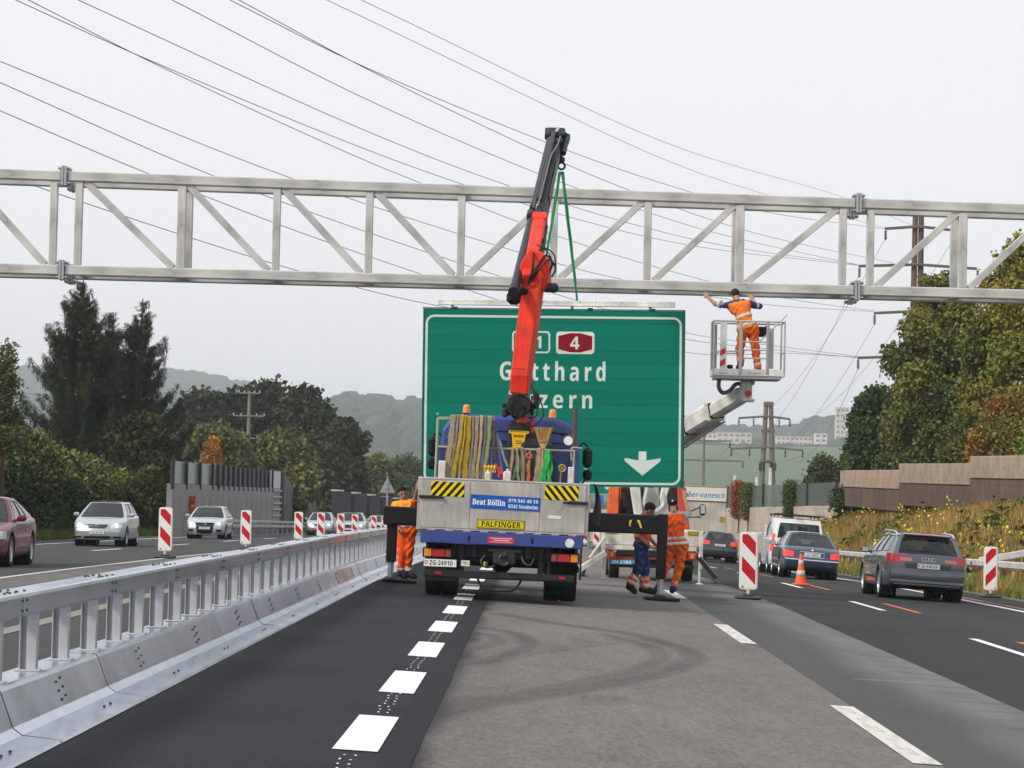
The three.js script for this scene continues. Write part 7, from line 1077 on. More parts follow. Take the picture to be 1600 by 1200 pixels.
// left: trees in the middle distance
const oak = [[0.028, 0.033, 0.022, 3], [0.038, 0.042, 0.024, 2], [0.022, 0.026, 0.019, 2]];
const fo = { pal: oak, clump: 'far', n: 1250, leaf: 0.85, lobe: 0.46 };
[[-32.4, 285, 12.4, 3.2, 'dark tree at the left end of the distant grove'], [-29.2, 288, 12.8, 3.0, 'dark broad tree left of the grey power pole'], [-26.4, 290, 13.6, 3.0, 'tall dark tree right behind the grey power pole'], [-23.2, 292, 13.3, 3.2, 'tall dark tree with bumpy top in the middle of the grove'], [-20.6, 284, 11.6, 2.7, 'dark tree second from the right end of the grove'], [-18.3, 280, 10.4, 2.3, 'round dark tree at the right end of the distant grove']].forEach(([x, d, H, R, l], i) => tree('oak_tree', l, null, x, d, H, R, { ...fo, seed: 40 + i, base: 1 }));
tree('tree', 'yellow green tree in front of the dark grove', null, -20.6, 240, 8.0, 2.7, { pal: [[0.1, 0.1, 0.03], [0.07, 0.085, 0.028], [0.05, 0.065, 0.025]], clump: 'far', n: 1000, leaf: 0.7, base: 0.5, seed: 51 });
tree('tree', 'autumn yellow tree at the right of the noise wall', null, -19.2, 290, 8.4, 2.7, { pal: [[0.16, 0.12, 0.028], [0.1, 0.1, 0.03], [0.19, 0.11, 0.025]], clump: 'far', n: 900, leaf: 0.65, base: 0.4, seed: 52 });
tree('tree', 'dull green tree between the yellow tree and the rounded one', null, -17.9, 330, 8.4, 2.6, { pal: [[0.075, 0.08, 0.03], [0.055, 0.065, 0.026]], clump: 'far', n: 800, leaf: 0.65, base: 0.3, seed: 53 });
tree('tree', 'rounded dull green tree nearest the left edge of the big sign', null, -16.9, 380, 9.6, 3.6, { pal: [[0.065, 0.072, 0.028], [0.05, 0.06, 0.026]], clump: 'far', n: 1000, leaf: 0.7, base: 0.3, seed: 54 });
tree('tree', 'grey green tree partly hidden by the left edge of the big sign', null, -13.4, 400, 9.2, 3.2, { pal: [[0.055, 0.065, 0.026], [0.045, 0.055, 0.025]], clump: 'far', n: 900, leaf: 0.7, base: 0.3, seed: 55 });
tree('tree', 'light olive tree behind the noise wall near the spruces', null, -24.6, 228, 7.4, 2.6, { pal: [[0.07, 0.08, 0.035], [0.055, 0.066, 0.03]], clump: 'far', n: 900, leaf: 0.7, base: 0.4, seed: 56 });
tree('tree', 'slim rust orange tree behind the noise wall', null, -23.7, 215, 5.9, 0.85, { pal: [[0.26, 0.11, 0.03], [0.2, 0.1, 0.035]], clump: 'broad', n: 520, leaf: 1.1, base: 1.5, seed: 57 });
tree('bush', 'dark low bush right behind the posts of the noise wall', null, -20.9, 216, 4.6, 1.5, { pal: [[0.025, 0.033, 0.017], [0.035, 0.043, 0.02]], clump: 'far', n: 420, leaf: 0.6, base: 0.2, seed: 58, cat: 'bush' });
tree('bush', 'brownish bush above the end of the noise wall', null, -18.3, 212, 4.2, 1.6, { pal: [[0.1, 0.075, 0.03], [0.06, 0.07, 0.025]], clump: 'far', n: 420, leaf: 0.6, base: 0.2, seed: 59, cat: 'bush' });
tree('bush', 'olive bushes row end behind the sloping wall', null, -20.2, 238, 4.4, 1.9, { pal: [[0.07, 0.08, 0.026], [0.05, 0.06, 0.022]], clump: 'far', n: 520, leaf: 0.6, base: 0.1, seed: 60, cat: 'bush' });
// right: trees over the block wall
const rp = [[0.07, 0.08, 0.028, 3], [0.045, 0.055, 0.022, 2.4], [0.115, 0.11, 0.034, 1.8], [0.16, 0.12, 0.035, 0.6]];
tree('tree', 'big green tree with ragged crown behind the block wall on the right', null, 18.7, 136, 11.6, 3.1, { pal: rp, n: 4600, base: 0.4, lobes: 34, lobe: 0.31, leaf: 1.0, seed: 71, prof: k => 0.62 + 0.5 * Math.sin(Math.pow(k, 0.75) * 3.0) * 0.8 - 0.35 * k * k });
tree('tree', 'dark green columnar tree at the left end of the block wall', null, 17.0, 149, 7.0, 1.7, { pal: [[0.022, 0.036, 0.018], [0.032, 0.048, 0.02], [0.04, 0.055, 0.024]], n: 2300, base: 0.2, lobes: 16, seed: 72, prof: k => 0.95 - 0.5 * k });
tree('tree', 'dark tree just right of the columnar one', null, 18.5, 146, 7.4, 1.9, { pal: [[0.03, 0.043, 0.02], [0.045, 0.058, 0.024], [0.06, 0.058, 0.03]], n: 2400, base: 0.2, lobes: 16, seed: 82, prof: k => 0.95 - 0.4 * k });
tree('tree', 'autumn yellow tree at the right edge of the picture', null, 20.9, 124, 12.2, 3.3, { pal: [[0.15, 0.125, 0.03, 2], [0.1, 0.105, 0.03, 2], [0.22, 0.14, 0.03, 1.4], [0.07, 0.08, 0.028, 1]], n: 5000, base: 1.2, lobes: 36, lobe: 0.31, seed: 73 });
tree('tree', 'green tree beyond the yellow one, outside the right edge', null, 24.2, 128, 11, 3, { pal: rp, n: 2200, base: 1, seed: 74 });
tree('tree', 'dark green tree between the big one and the yellow one', null, 20.6, 137, 9.6, 2.2, { pal: [[0.035, 0.046, 0.02], [0.05, 0.062, 0.024]], n: 2600, base: 0.3, seed: 81 });
tree('bush', 'olive and rust bush behind the middle of the block wall', null, 17.9, 121, 4.6, 1.5, { pal: [[0.09, 0.085, 0.03, 3], [0.06, 0.07, 0.025, 3], [0.2, 0.08, 0.03, 0.5]], n: 1500, base: 0.2, clump: 'fine', leaf: 1.2, seed: 75, cat: 'bush' });
tree('bush', 'orange brown bush with red twigs behind the right part of the wall', null, 19.0, 118, 5.4, 1.6, { pal: [[0.17, 0.085, 0.03, 2], [0.11, 0.09, 0.03, 2], [0.075, 0.08, 0.03, 2]], n: 1700, base: 0.3, clump: 'fine', leaf: 1.2, seed: 76, cat: 'bush' });
tree('bush', 'fresh green bush over the right wall section', null, 18.6, 108, 3.6, 1.15, { pal: [[0.09, 0.125, 0.03], [0.065, 0.1, 0.026]], n: 1100, base: 0.2, clump: 'fine', leaf: 1.2, seed: 77, cat: 'bush' });
tree('bush', 'red leaved bush at the right edge above the wall', null, 19.6, 110, 3.4, 0.9, { pal: [[0.24, 0.05, 0.03], [0.16, 0.07, 0.03], [0.08, 0.08, 0.03]], n: 700, base: 0.2, clump: 'fine', leaf: 1.2, seed: 78, cat: 'bush' });
tree('bush', 'round dark bush left of the block wall above the glass barrier', null, 17.2, 176, 4.3, 1.2, { pal: [[0.035, 0.048, 0.022], [0.05, 0.06, 0.026]], n: 900, base: 0.2, seed: 79, cat: 'bush' });
tree('bush', 'dark bush between the round one and the columnar tree', null, 17.9, 165, 4.6, 1.1, { pal: [[0.03, 0.042, 0.02], [0.042, 0.052, 0.024]], n: 800, base: 0.2, seed: 80, cat: 'bush' });
tree('bush', 'brown green bush above the roof of the white box truck', null, 8.6, 215, 4.4, 1.6, { y: -0.6, pal: [[0.09, 0.08, 0.035], [0.06, 0.075, 0.03]], n: 420, base: 0.2, clump: 'far', leaf: 0.5, seed: 83, cat: 'bush' });
// ------------------------------------------------------------------ verges
const blade = (() => { const r = rng(5), pos = []; for (let i = 0; i < 14; i++) { const a = r() * 6.28, l = 0.55 + 0.5 * r(), b = 0.25 * r() + 0.08, x = (r() - 0.5) * 0.25, z = (r() - 0.5) * 0.25, w = 0.012 + 0.008 * r(); const m = [x + Math.cos(a) * b * 0.35, l * 0.6, z + Math.sin(a) * b * 0.35], t = [x + Math.cos(a) * b, l, z + Math.sin(a) * b], s = [-Math.sin(a) * w, 0, Math.cos(a) * w]; const A = [x - s[0], 0, z - s[2]], B = [x + s[0], 0, z + s[2]], C = [m[0] + s[0], m[1], m[2] + s[2]], D = [m[0] - s[0], m[1], m[2] - s[2]]; pos.push(...A, ...B, ...C, ...A, ...C, ...D, ...D, ...C, ...t); } const g = new THREE.BufferGeometry(); g.setAttribute('position', new THREE.Float32BufferAttribute(pos, 3)); g.computeVertexNormals(); g.setAttribute('uv', new THREE.Float32BufferAttribute(new Float32Array(pos.length / 3 * 2), 2)); return g; })();
function stuff(name, label, cat, pos = [0, 0, 0]) { const o = thing(name, label, cat, pos); o.userData.kind = 'stuff'; return o; }
{
  const r = rng(91), L = [], B = [], F = [], g = stuff('grass', 'dry brown and olive grass on the bank below the block wall', 'grass'), w = stuff('weeds', 'green and reddish weeds growing through the dry grass of the right bank', 'weeds'), f = stuff('flowers', 'yellow wild flowers scattered over the right bank', 'flowers');
  const pal = [[0.24, 0.16, 0.065, 3], [0.18, 0.125, 0.055, 3], [0.31, 0.21, 0.1, 2], [0.13, 0.115, 0.045, 1.5], [0.15, 0.085, 0.045, 1.5]], gr = [[0.07, 0.085, 0.026, 3], [0.05, 0.065, 0.022, 2], [0.13, 0.075, 0.03, 1], [0.09, 0.085, 0.03, 2]];
  for (let i = 0; i < 15000; i++) { const d = 52 + 110 * Math.pow(r(), 1.1), x = 12.35 + 4.6 * r(), lush = fbm(x * 0.5 + 8, d * 0.12, 3), near = smooth(13.4, 12.5, x); L.push([x, G(x, d) - 0.05, -d, (0.55 + 0.5 * r()) * lerp(1, 0.5, near), tint(r, near > 0.4 && r() < 0.6 ? [0.1, 0.12, 0.035] : pick(r, pal), 0.4).map(q => q * (0.8 + 0.5 * lush)), 0, r() * 6, 0]); }
  for (let i = 0; i < 1700; i++) { const d = 55 + 100 * r(), x = 12.8 + 4.0 * r(); if (fbm(x * 0.8 + 30, d * 0.2 + 7, 3) < 0.5) continue; B.push([x, G(x, d) + 0.15 + 0.6 * r(), -d, 0.8 + 0.7 * r(), tint(r, pick(r, gr), 0.4), r() * 6, r() * 6, r() * 6]); }
  for (let i = 0; i < 520; i++) { const d = 64 + 86 * r(), x = 13.1 + 3.8 * r(), k = fbm(x * 0.7 + 3, d * 0.16 + 50, 2); if (k < 0.55) continue; const h = 0.6 + 0.7 * r(); F.push([x, G(x, d) + h, -d, 0.6 + 0.4 * r(), tint(r, r() < 0.8 ? [0.72, 0.58, 0.08] : [0.8, 0.7, 0.16], 0.3), r() * 6, r() * 6, r() * 6]); if (r() < 0.6) F.push([x + 0.08, G(x, d) + h - 0.14, -d, 0.7, [0.72, 0.58, 0.05], r() * 6, r() * 6, r() * 6]); }
  leaves('blades', blade, L, g); leaves('leaves', CL.herb, B, w); leaves('petals', leafClump(9, 0.055, 0.026, 0.025, 9), F, f);
  const L2 = [], g2 = stuff('grass', 'short green grass strip at the foot of the hedge on the left', 'grass'); for (let i = 0; i < 3500; i++) { const d = 80 + 75 * r(), x = -18.45 - 1.6 * r(); L2.push([x, G(x, d) - 0.06, -d, 0.3 + 0.25 * r(), tint(r, [0.075, 0.09, 0.028], 0.5), 0, r() * 6, 0]); } leaves('blades', blade, L2, g2);
}
// ------------------------------------------------------------------ block wall on the right bank
{
  const pale = std(lin(0.43, 0.335, 0.255), 0.92, 0, { map: rep(T.conc, 0.35), bumpMap: rep(T.fine, 3), bumpScale: 0.006 }), pale2 = std(lin(0.39, 0.305, 0.235), 0.92, 0, { map: rep(T.conc, 0.5), bumpMap: rep(T.fine, 3), bumpScale: 0.006 }), dk = std(lin(0.16, 0.115, 0.088), 0.95, 0, { map: rep(T.conc, 0.4), bumpMap: rep(T.fine, 3), bumpScale: 0.008 }), dk2 = std(lin(0.135, 0.1, 0.08), 0.95, 0, { map: rep(T.conc, 0.6), bumpMap: rep(T.fine, 3), bumpScale: 0.008 });
  const w = thing('block_wall', 'stepped brown concrete block wall on top of the right bank', 'wall', [16.6, 1.6, -125]);
  const secs = [[15.77, 150, 15.9, 127, 3.4, 3.2, 5], [15.9, 127, 16.89, 113, 3.47, 3.33, 6], [16.89, 113, 17.7, 95, 3.6, 3.42, 5], [17.7, 95, 18.4, 78, 3.7, 3.5, 5]]; const r = rng(6);
  for (const [x0, d0, x1, d1, t0, t1, n] of secs) for (let i = 0; i < n; i++) for (const c of [0, 1]) {
    const a = (i + 0.012) / n, b = (i + 0.985) / n, A = [lerp(x0, x1, a), lerp(t0, t1, a), -lerp(d0, d1, a)], B = [lerp(x0, x1, b), lerp(t0, t1, b), -lerp(d0, d1, b)], top = c ? -0.86 : 0, h = c ? 0.94 : 0.84; const jit = 0.02 * (r() - 0.5);
    const A2 = [A[0] - 16.6 + jit + (c ? 0.05 : 0), A[1] + top - h / 2 - 1.6, A[2] + 125], B2 = [B[0] - 16.6 + jit + (c ? 0.05 : 0), B[1] + top - h / 2 - 1.6, B[2] + 125];
    part('block', bar(A2, B2, 0.5, h, 0.025), c ? (r() < 0.5 ? dk : dk2) : (r() < 0.5 ? pale : pale2), w);
  }
}
// ------------------------------------------------------------------ glass noise barrier beyond it
const hazyGlass = phys(lin(0.62, 0.68, 0.66), 0.12, 0, { transmission: 0.85, thickness: 0 }), darkPost = std(lin(0.03, 0.032, 0.036), 0.5, 0.2);
{
  const b = thing('noise_barrier', 'glass noise barrier on a pale concrete wall left of the block wall', 'barrier', [14, 0, -175]);
  const path = [[16.3, 150], [15.9, 155], [15.1, 163], [14.5, 171], [13.9, 179], [13.35, 187], [12.8, 196], [11.6, 210], [9.8, 226], [7.4, 244], [4, 265]];
  const L = p => [p[0] - 14, -p[1] + 175];
  path.forEach((p, i) => {
    const [x, z] = L(p), top = 2.86 - 0.003 * (p[1] - 150), mid = 1.62 - 0.008 * (p[1] - 150);
    part('post', cb(0.2, top - mid + 0.5, 0.2, x, (top + mid) / 2 - 0.2, z + 0.1, 0.02), darkPost, b);
    if (i < path.length - 1) { const q = path[i + 1], [x1, z1] = L(q), t1 = 2.86 - 0.003 * (q[1] - 150), m1 = 1.62 - 0.008 * (q[1] - 150); part('pane', bar([x, (top + mid) / 2, z], [x1, (t1 + m1) / 2, z1], 0.02, top - mid - 0.04, 0.003), hazyGlass, b); part('concrete_wall', bar([x, (mid - 2.2) / 2, z], [x1, (m1 - 2.2) / 2, z1], 0.3, mid + 2.2, 0.02), std(lin(0.5, 0.44, 0.37), 0.9, 0, { map: rep(T.conc, 0.12) }), b); }
  });
  for (const [x, d, H, R, pal, l, s] of [[14.75, 167.5, 1.95, 0.38, [[0.05, 0.075, 0.022], [0.035, 0.055, 0.02]], 'green ivy column hanging over the glass barrier', 1], [13.5, 184.4, 1.9, 0.3, [[0.09, 0.1, 0.03], [0.06, 0.075, 0.025]], 'yellow green creeper on the glass barrier beside the red one', 2], [13.2, 188.6, 2.0, 0.36, [[0.24, 0.06, 0.03], [0.16, 0.05, 0.03]], 'red autumn creeper on the glass barrier', 3]]) { const t = thing('ivy', l, 'creeper', [x - 0.15, 1.2, -d + 0.3]), r = rng(s), Lv = []; for (let i = 0; i < 420; i++) { const a = r() * 6.28, q = Math.sqrt(r()) * R; Lv.push([Math.cos(a) * q, -0.4 + r() * H, Math.sin(a) * q * 0.8, 0.6 + 0.5 * r(), tint(r, pick(r, pal), 0.5), r() * 6, r() * 6, r() * 6]); } leaves('leaves', CL.fine, Lv, t); part('stem', rod([0, -1.5, 0], [0.05, 1.4, 0], 0.04, 0.02, 6), bark, t); }
}
// ------------------------------------------------------------------ left noise wall with glass, its return and the lower wall beyond
{
  const b = thing('noise_wall', 'grey concrete noise wall with dark glass panels along the oncoming lanes', 'wall', [-17.6, 0, -170]), cz = std(lin(0.3, 0.29, 0.285), 0.9, 0, { map: rep(T.conc, 0.15) }), smoke = phys(lin(0.36, 0.375, 0.375), 0.15, 0, { transmission: 0.35, thickness: 0 });
  const ds = [142, 147.5, 153.5, 159.5]; for (let d = 162.3; d < 196; d += 2.8) ds.push(d);
  for (let i = 0; i < ds.length; i++) {
    const z = -ds[i] + 170; part('post', cb(0.16, 1.45, 0.2, 0.14, 2.4, z, 0.01), darkPost, b);
    if (i < ds.length - 1) { const z1 = -ds[i + 1] + 170; part('pane', cb(0.025, 1.1, z - z1 - 0.06, 0.04, 2.5, (z + z1) / 2, 0.004), smoke, b); }
  }
  for (let d = 142; d < 202; d += 10) part('wall_panel', cb(0.3, 4.0, Math.min(10, 203 - d) - 0.04, 0, -0.08, -(d + Math.min(10, 203 - d) / 2) + 170, 0.02), cz, b);
  part('end_panel', cb(0.1, 1.15, 7.5, 0.04, 2.5, -199 + 170, 0.01), std(lin(0.5, 0.5, 0.5), 0.6), b);
  for (let i = 0; i < 6; i++) part('rib', cb(0.12, 0.1, 6, 0.18, 1.75 - i * 0.42, -199.5 + 170, 0.01), std(lin(0.42, 0.41, 0.4), 0.8), b);
  part('end_post', cb(0.5, 4.9, 0.6, 0, 0.6, -203.5 + 170, 0.02), darkPost, b);
  const sl = prism([[0, -2.8], [0, 3.0], [14, 1.4], [36, 0.4], [36, -2.8]], 0.4, 0.02); sl.rotateY(PI / 2); part('sloping_wall', tf(sl, 0.1, 0, -203.5 + 170), std(lin(0.14, 0.13, 0.12), 0.95, 0, { map: rep(T.conc, 0.12) }), b);
  const c = thing('low_wall', 'long dark stepped wall with pale caps receding behind the boards', 'wall', [-16.5, -1, -300]), dw = std(lin(0.05, 0.05, 0.052), 0.95, 0, { map: rep(T.conc, 0.1) });
  for (let i = 0; i < 9; i++) { const d0 = 236 + i * 20, x0 = 0.4 + i * 0.25, top = 2.85 - 0.14 * i - 0.0016 * i * i; part('wall_panel', cb(0.35, top + 2.4, 19.8, x0, (top - 2.4) / 2, -(d0 + 10) + 300, 0.02), dw, c); part('cap', cb(0.6, 0.14, 7, x0 + 0.05, top + 0.07, -(d0 + 4) + 300, 0.02), std(lin(0.5, 0.48, 0.45), 0.8), c); }
  const s = thing('emergency_phone', 'red orange emergency phone box on the noise wall behind the silver car', 'phone box', [-17.28, 0.02, -149]); const rp2 = phys(lin(0.55, 0.09, 0.03), 0.4, 0); part('cabinet', [cb(0.34, 0.66, 0.3, 0, 0.95, 0, 0.04), cb(0.3, 0.5, 0.26, 0, 0.4, 0, 0.02)], rp2, s); part('hood', cb(0.4, 0.05, 0.36, 0, 1.3, 0, 0.015), rp2, s); part('hatch', cb(0.2, 0.16, 0.02, 0, 1.02, 0.155, 0.006), std(lin(0.2, 0.05, 0.03), 0.5), s); part('hatch', cb(0.14, 0.06, 0.02, 0, 0.82, 0.155, 0.006), M.white, s); part('stand', rod([0, -0.7, 0], [0, 0.3, 0], 0.06), M.steel, s);
  const f = thing('shoulder_guardrail', 'dull steel guardrail in front of the noise wall', 'guardrail', [-16.9, 0, -200]); for (let d = 158; d < 300; d += 4) { part('post', cb(0.1, 0.9, 0.12, 0, G(-16.9, d) + 0.4, -d + 200, 0.01), M.steel, f); if (d < 296) for (const y of [0.5, 0.78]) part('rail', bar([0.08, G(-16.9, d) + y, -d + 200], [0.08, G(-16.9, d + 4) + y, -d + 196], 0.05, 0.16, 0.01), M.steel, f); }
  const tr = thing('warning_sign', 'grey back of a triangular road sign on a post by the young worker', 'road sign', [-9.5, G(-9.5, 190), -190]); part('post', rod([0, 0, 0.05], [0, 3.9, 0.05], 0.06), M.steel, tr); part('sign_back', tf(prism([[-0.5, -0.42], [0.5, -0.42], [0.08, 0.44], [-0.08, 0.44]], 0.03, 0.008), 0, 3.25, 0), std(lin(0.36, 0.36, 0.35), 0.5, 0.3), tr); part('bracket', [cb(0.6, 0.05, 0.05, 0, 3.1, 0.03, 0.005), cb(0.3, 0.05, 0.05, 0, 3.4, 0.03, 0.005)], M.steel, tr);
}
// ------------------------------------------------------------------ right guardrail, marker boards, cone, small overhead sign
{
  const f = thing('guardrail', 'pale steel guardrail along the grass bank behind the estate car', 'guardrail', [12.9, 0, -90]); const gal = std(lin(0.62, 0.61, 0.58), 0.5, 0.2, { map: rep(T.zinc, 0.5) });
  const Y = d => G(12.3, d) + 0.8;
  for (let d = 56; d < 160; d += 2.6) part('post', cb(0.07, 0.95, 0.1, 0.04, Y(d) - 0.42, -d + 90, 0.006), M.zincPost, f);
  for (let d = 56; d < 158; d += 4) part('rail', [bar([-0.03, Y(d), -d + 90], [-0.03, Y(d + 4), -d + 86], 0.08, 0.2, 0.03)], gal, f);
  const f2 = thing('guardrail', 'second steel guardrail bending up at the right edge of the picture', 'guardrail', [13.5, 0, -80]); const pts = [[13.0, 0.85, 86], [13.3, 1.02, 82.5], [13.5, 1.2, 79], [13.55, 1.24, 74], [13.6, 1.24, 66]]; for (let i = 0; i < 4; i++) { const P = p => [p[0] - 13.5, p[1] + G(12.3, p[2]) - 0.0, -p[2] + 80]; part('rail', bar(P(pts[i]), P(pts[i + 1]), 0.08, 0.22, 0.03), gal, f2); part('post', cb(0.07, 1.3, 0.1, P(pts[i])[0] + 0.08, P(pts[i])[1] - 0.6, P(pts[i])[2], 0.006), M.zincPost, f2); }
  const boardTex = (dir) => printed(128, 416, (x, w, h) => { x.fillStyle = '#e8e8e4'; x.fillRect(0, 0, w, h); x.fillStyle = '#bf1f26'; for (let i = -1; i < 3; i++) { const y = i * 212 - 40; x.beginPath(); if (dir > 0) { x.moveTo(10, y); x.lineTo(w - 10, y + 108); x.lineTo(w - 10, y + 214); x.lineTo(10, y + 106); } else { x.moveTo(w - 10, y); x.lineTo(10, y + 108); x.lineTo(10, y + 214); x.lineTo(w - 10, y + 106); } x.closePath(); x.fill(); } x.fillStyle = '#e8e8e4'; x.fillRect(0, 0, w, 8); x.fillRect(0, h - 8, w, 8); });
  const bt = { 1: std(0xffffff, 0.5, 0, { map: boardTex(1) }), [-1]: std(0xffffff, 0.5, 0, { map: boardTex(-1) }) };
  const board = (dir) => { const t = thing('delineator_board', 'x', 'delineator board'); const sh = prism(rrect(0.31, 1.06, 0.04), 0.04, 0.006), p = sh.attributes.position, u = sh.attributes.uv; for (let i = 0; i < p.count; i++) u.setXY(i, p.getX(i) / 0.31 + 0.5, p.getY(i) / 1.06 + 0.5); part('panel', tf(sh, 0, 0.72, 0), bt[dir], t); part('rim', rrect(0.32, 1.07, 0.045, 3).map(([a, b2], i, l) => { const q = l[(i + 1) % l.length]; return rod([a, b2 + 0.72, 0], [q[0], q[1] + 0.72, 0], 0.018, 0.018, 5); }), std(lin(0.7, 0.68, 0.63), 0.5), t); part('post', [cb(0.06, 0.2, 0.05, 0, 0.12, 0, 0.01), rod([0, 1.24, 0], [0, 1.3, 0], 0.02)], std(lin(0.6, 0.58, 0.45), 0.5), t); part('base_plate', [cb(0.5, 0.05, 0.7, 0, 0.03, 0, 0.02), cb(0.2, 0.06, 0.25, 0, 0.07, 0, 0.02)], std(lin(0.06, 0.06, 0.062), 0.9), t); return t; };
  const R0 = board(1), L0 = board(-1);
  const put = (src, first, x, d, label, sc = 1, ry = 0) => { const o = first ? src : copyOf(src); o.position.set(x, G(x, d) + 0.005, -d); o.rotation.y = ry; o.scale.setScalar(sc); o.userData.label = label; o.userData.group = 'red and white barrier boards along the site'; return o; };
  put(R0, true, 4.02, 55.0, 'nearest red and white board, right of the crane truck in the road', 0.98);
  const lefts = [[-9.25, 74, 'leftmost red and white board, nearest on the oncoming side'], [-9.28, 95, 'second board from the left, right of the silver hatchback with black grille'], [-9.5, 119, 'third board from the left, standing alone'], [-9.5, 131.5, 'fourth board from the left, covering a silver car'], [-9.4, 143.5, 'fifth board from the left, in front of the silver saloon grille'], [-9.35, 154, 'sixth board from the left, right of the silver saloon grille'], [-9.4, 173, 'seventh board from the left, over the farthest silver car'], [-9.4, 185, 'eighth board from the left, touching the outrigger leg']];
  lefts.forEach(([x, d, l]) => put(R0, false, x, d, l, 1.0));
  put(L0, true, 11.55, 74.5, 'red and white board on the right shoulder beside the grey estate', 1.0); put(L0, false, 11.3, 96.5, 'red and white board half hidden behind the mirror of the grey estate', 1.0);
  put(R0, false, 2.75, 158, 'left one of two tiny boards between the two trucks', 1.0); put(R0, false, 3.2, 150, 'right one of two tiny boards between the two trucks', 1.0);
  // cone
  const c = thing('traffic_cone', 'orange and white traffic cone behind which the blue saloon drives', 'traffic cone', [6.72, G(6.72, 74), -74]), oc = std(lin(0.85, 0.13, 0.035), 0.5), wc = std(lin(0.55, 0.52, 0.48), 0.5), cr = y => lerp(0.14, 0.03, (y - 0.03) / 0.75); const band = (a, b, o) => lathe([[0, a], [cr(a) + o, a], [cr(b) + o, b], [0, b]], 24);
  part('body', lathe([[0, 0.78], [0.03, 0.78], [0.14, 0.04], [0.15, 0.03], [0, 0.03]], 24), oc, c); part('band', band(0.22, 0.36, 0.003), wc, c); part('band', band(0.5, 0.62, 0.003), wc, c); part('base', cb(0.42, 0.035, 0.42, 0, 0.018, 0, 0.012), oc, c);
  // small sign under the big one, far down the road
  const s = thing('overhead_sign', 'small green road sign with white arrow far behind the big sign', 'road sign', [3.5, 2.05, -150]); part('panel', panel(1.7, 0.75, 0, 0.2, 0, 0, 0, 0.05), std(0xffffff, 0.6, 0, { map: printed(256, 112, (x, w, h) => { x.fillStyle = 'rgb(0,120,96)'; x.fillRect(0, 0, w, h); x.strokeStyle = '#cfe0da'; x.lineWidth = 4; x.strokeRect(6, 6, w - 12, h - 12); x.fillStyle = '#cfe0da'; x.beginPath(); x.moveTo(150, 30); x.lineTo(160, 30); x.lineTo(160, 52); x.lineTo(176, 50); x.lineTo(155, 74); x.lineTo(134, 50); x.lineTo(150, 52); x.closePath(); x.fill(); }) }), s); part('blue_panel', cb(0.3, 0.5, 0.05, -0.15, -0.45, 0, 0.01), std(lin(0.05, 0.14, 0.5), 0.5), s); for (const q of [-0.7, 0.75]) part('post', rod([q, -3.2, -0.08], [q, 0.4, -0.08], 0.06), M.steel, s);
}
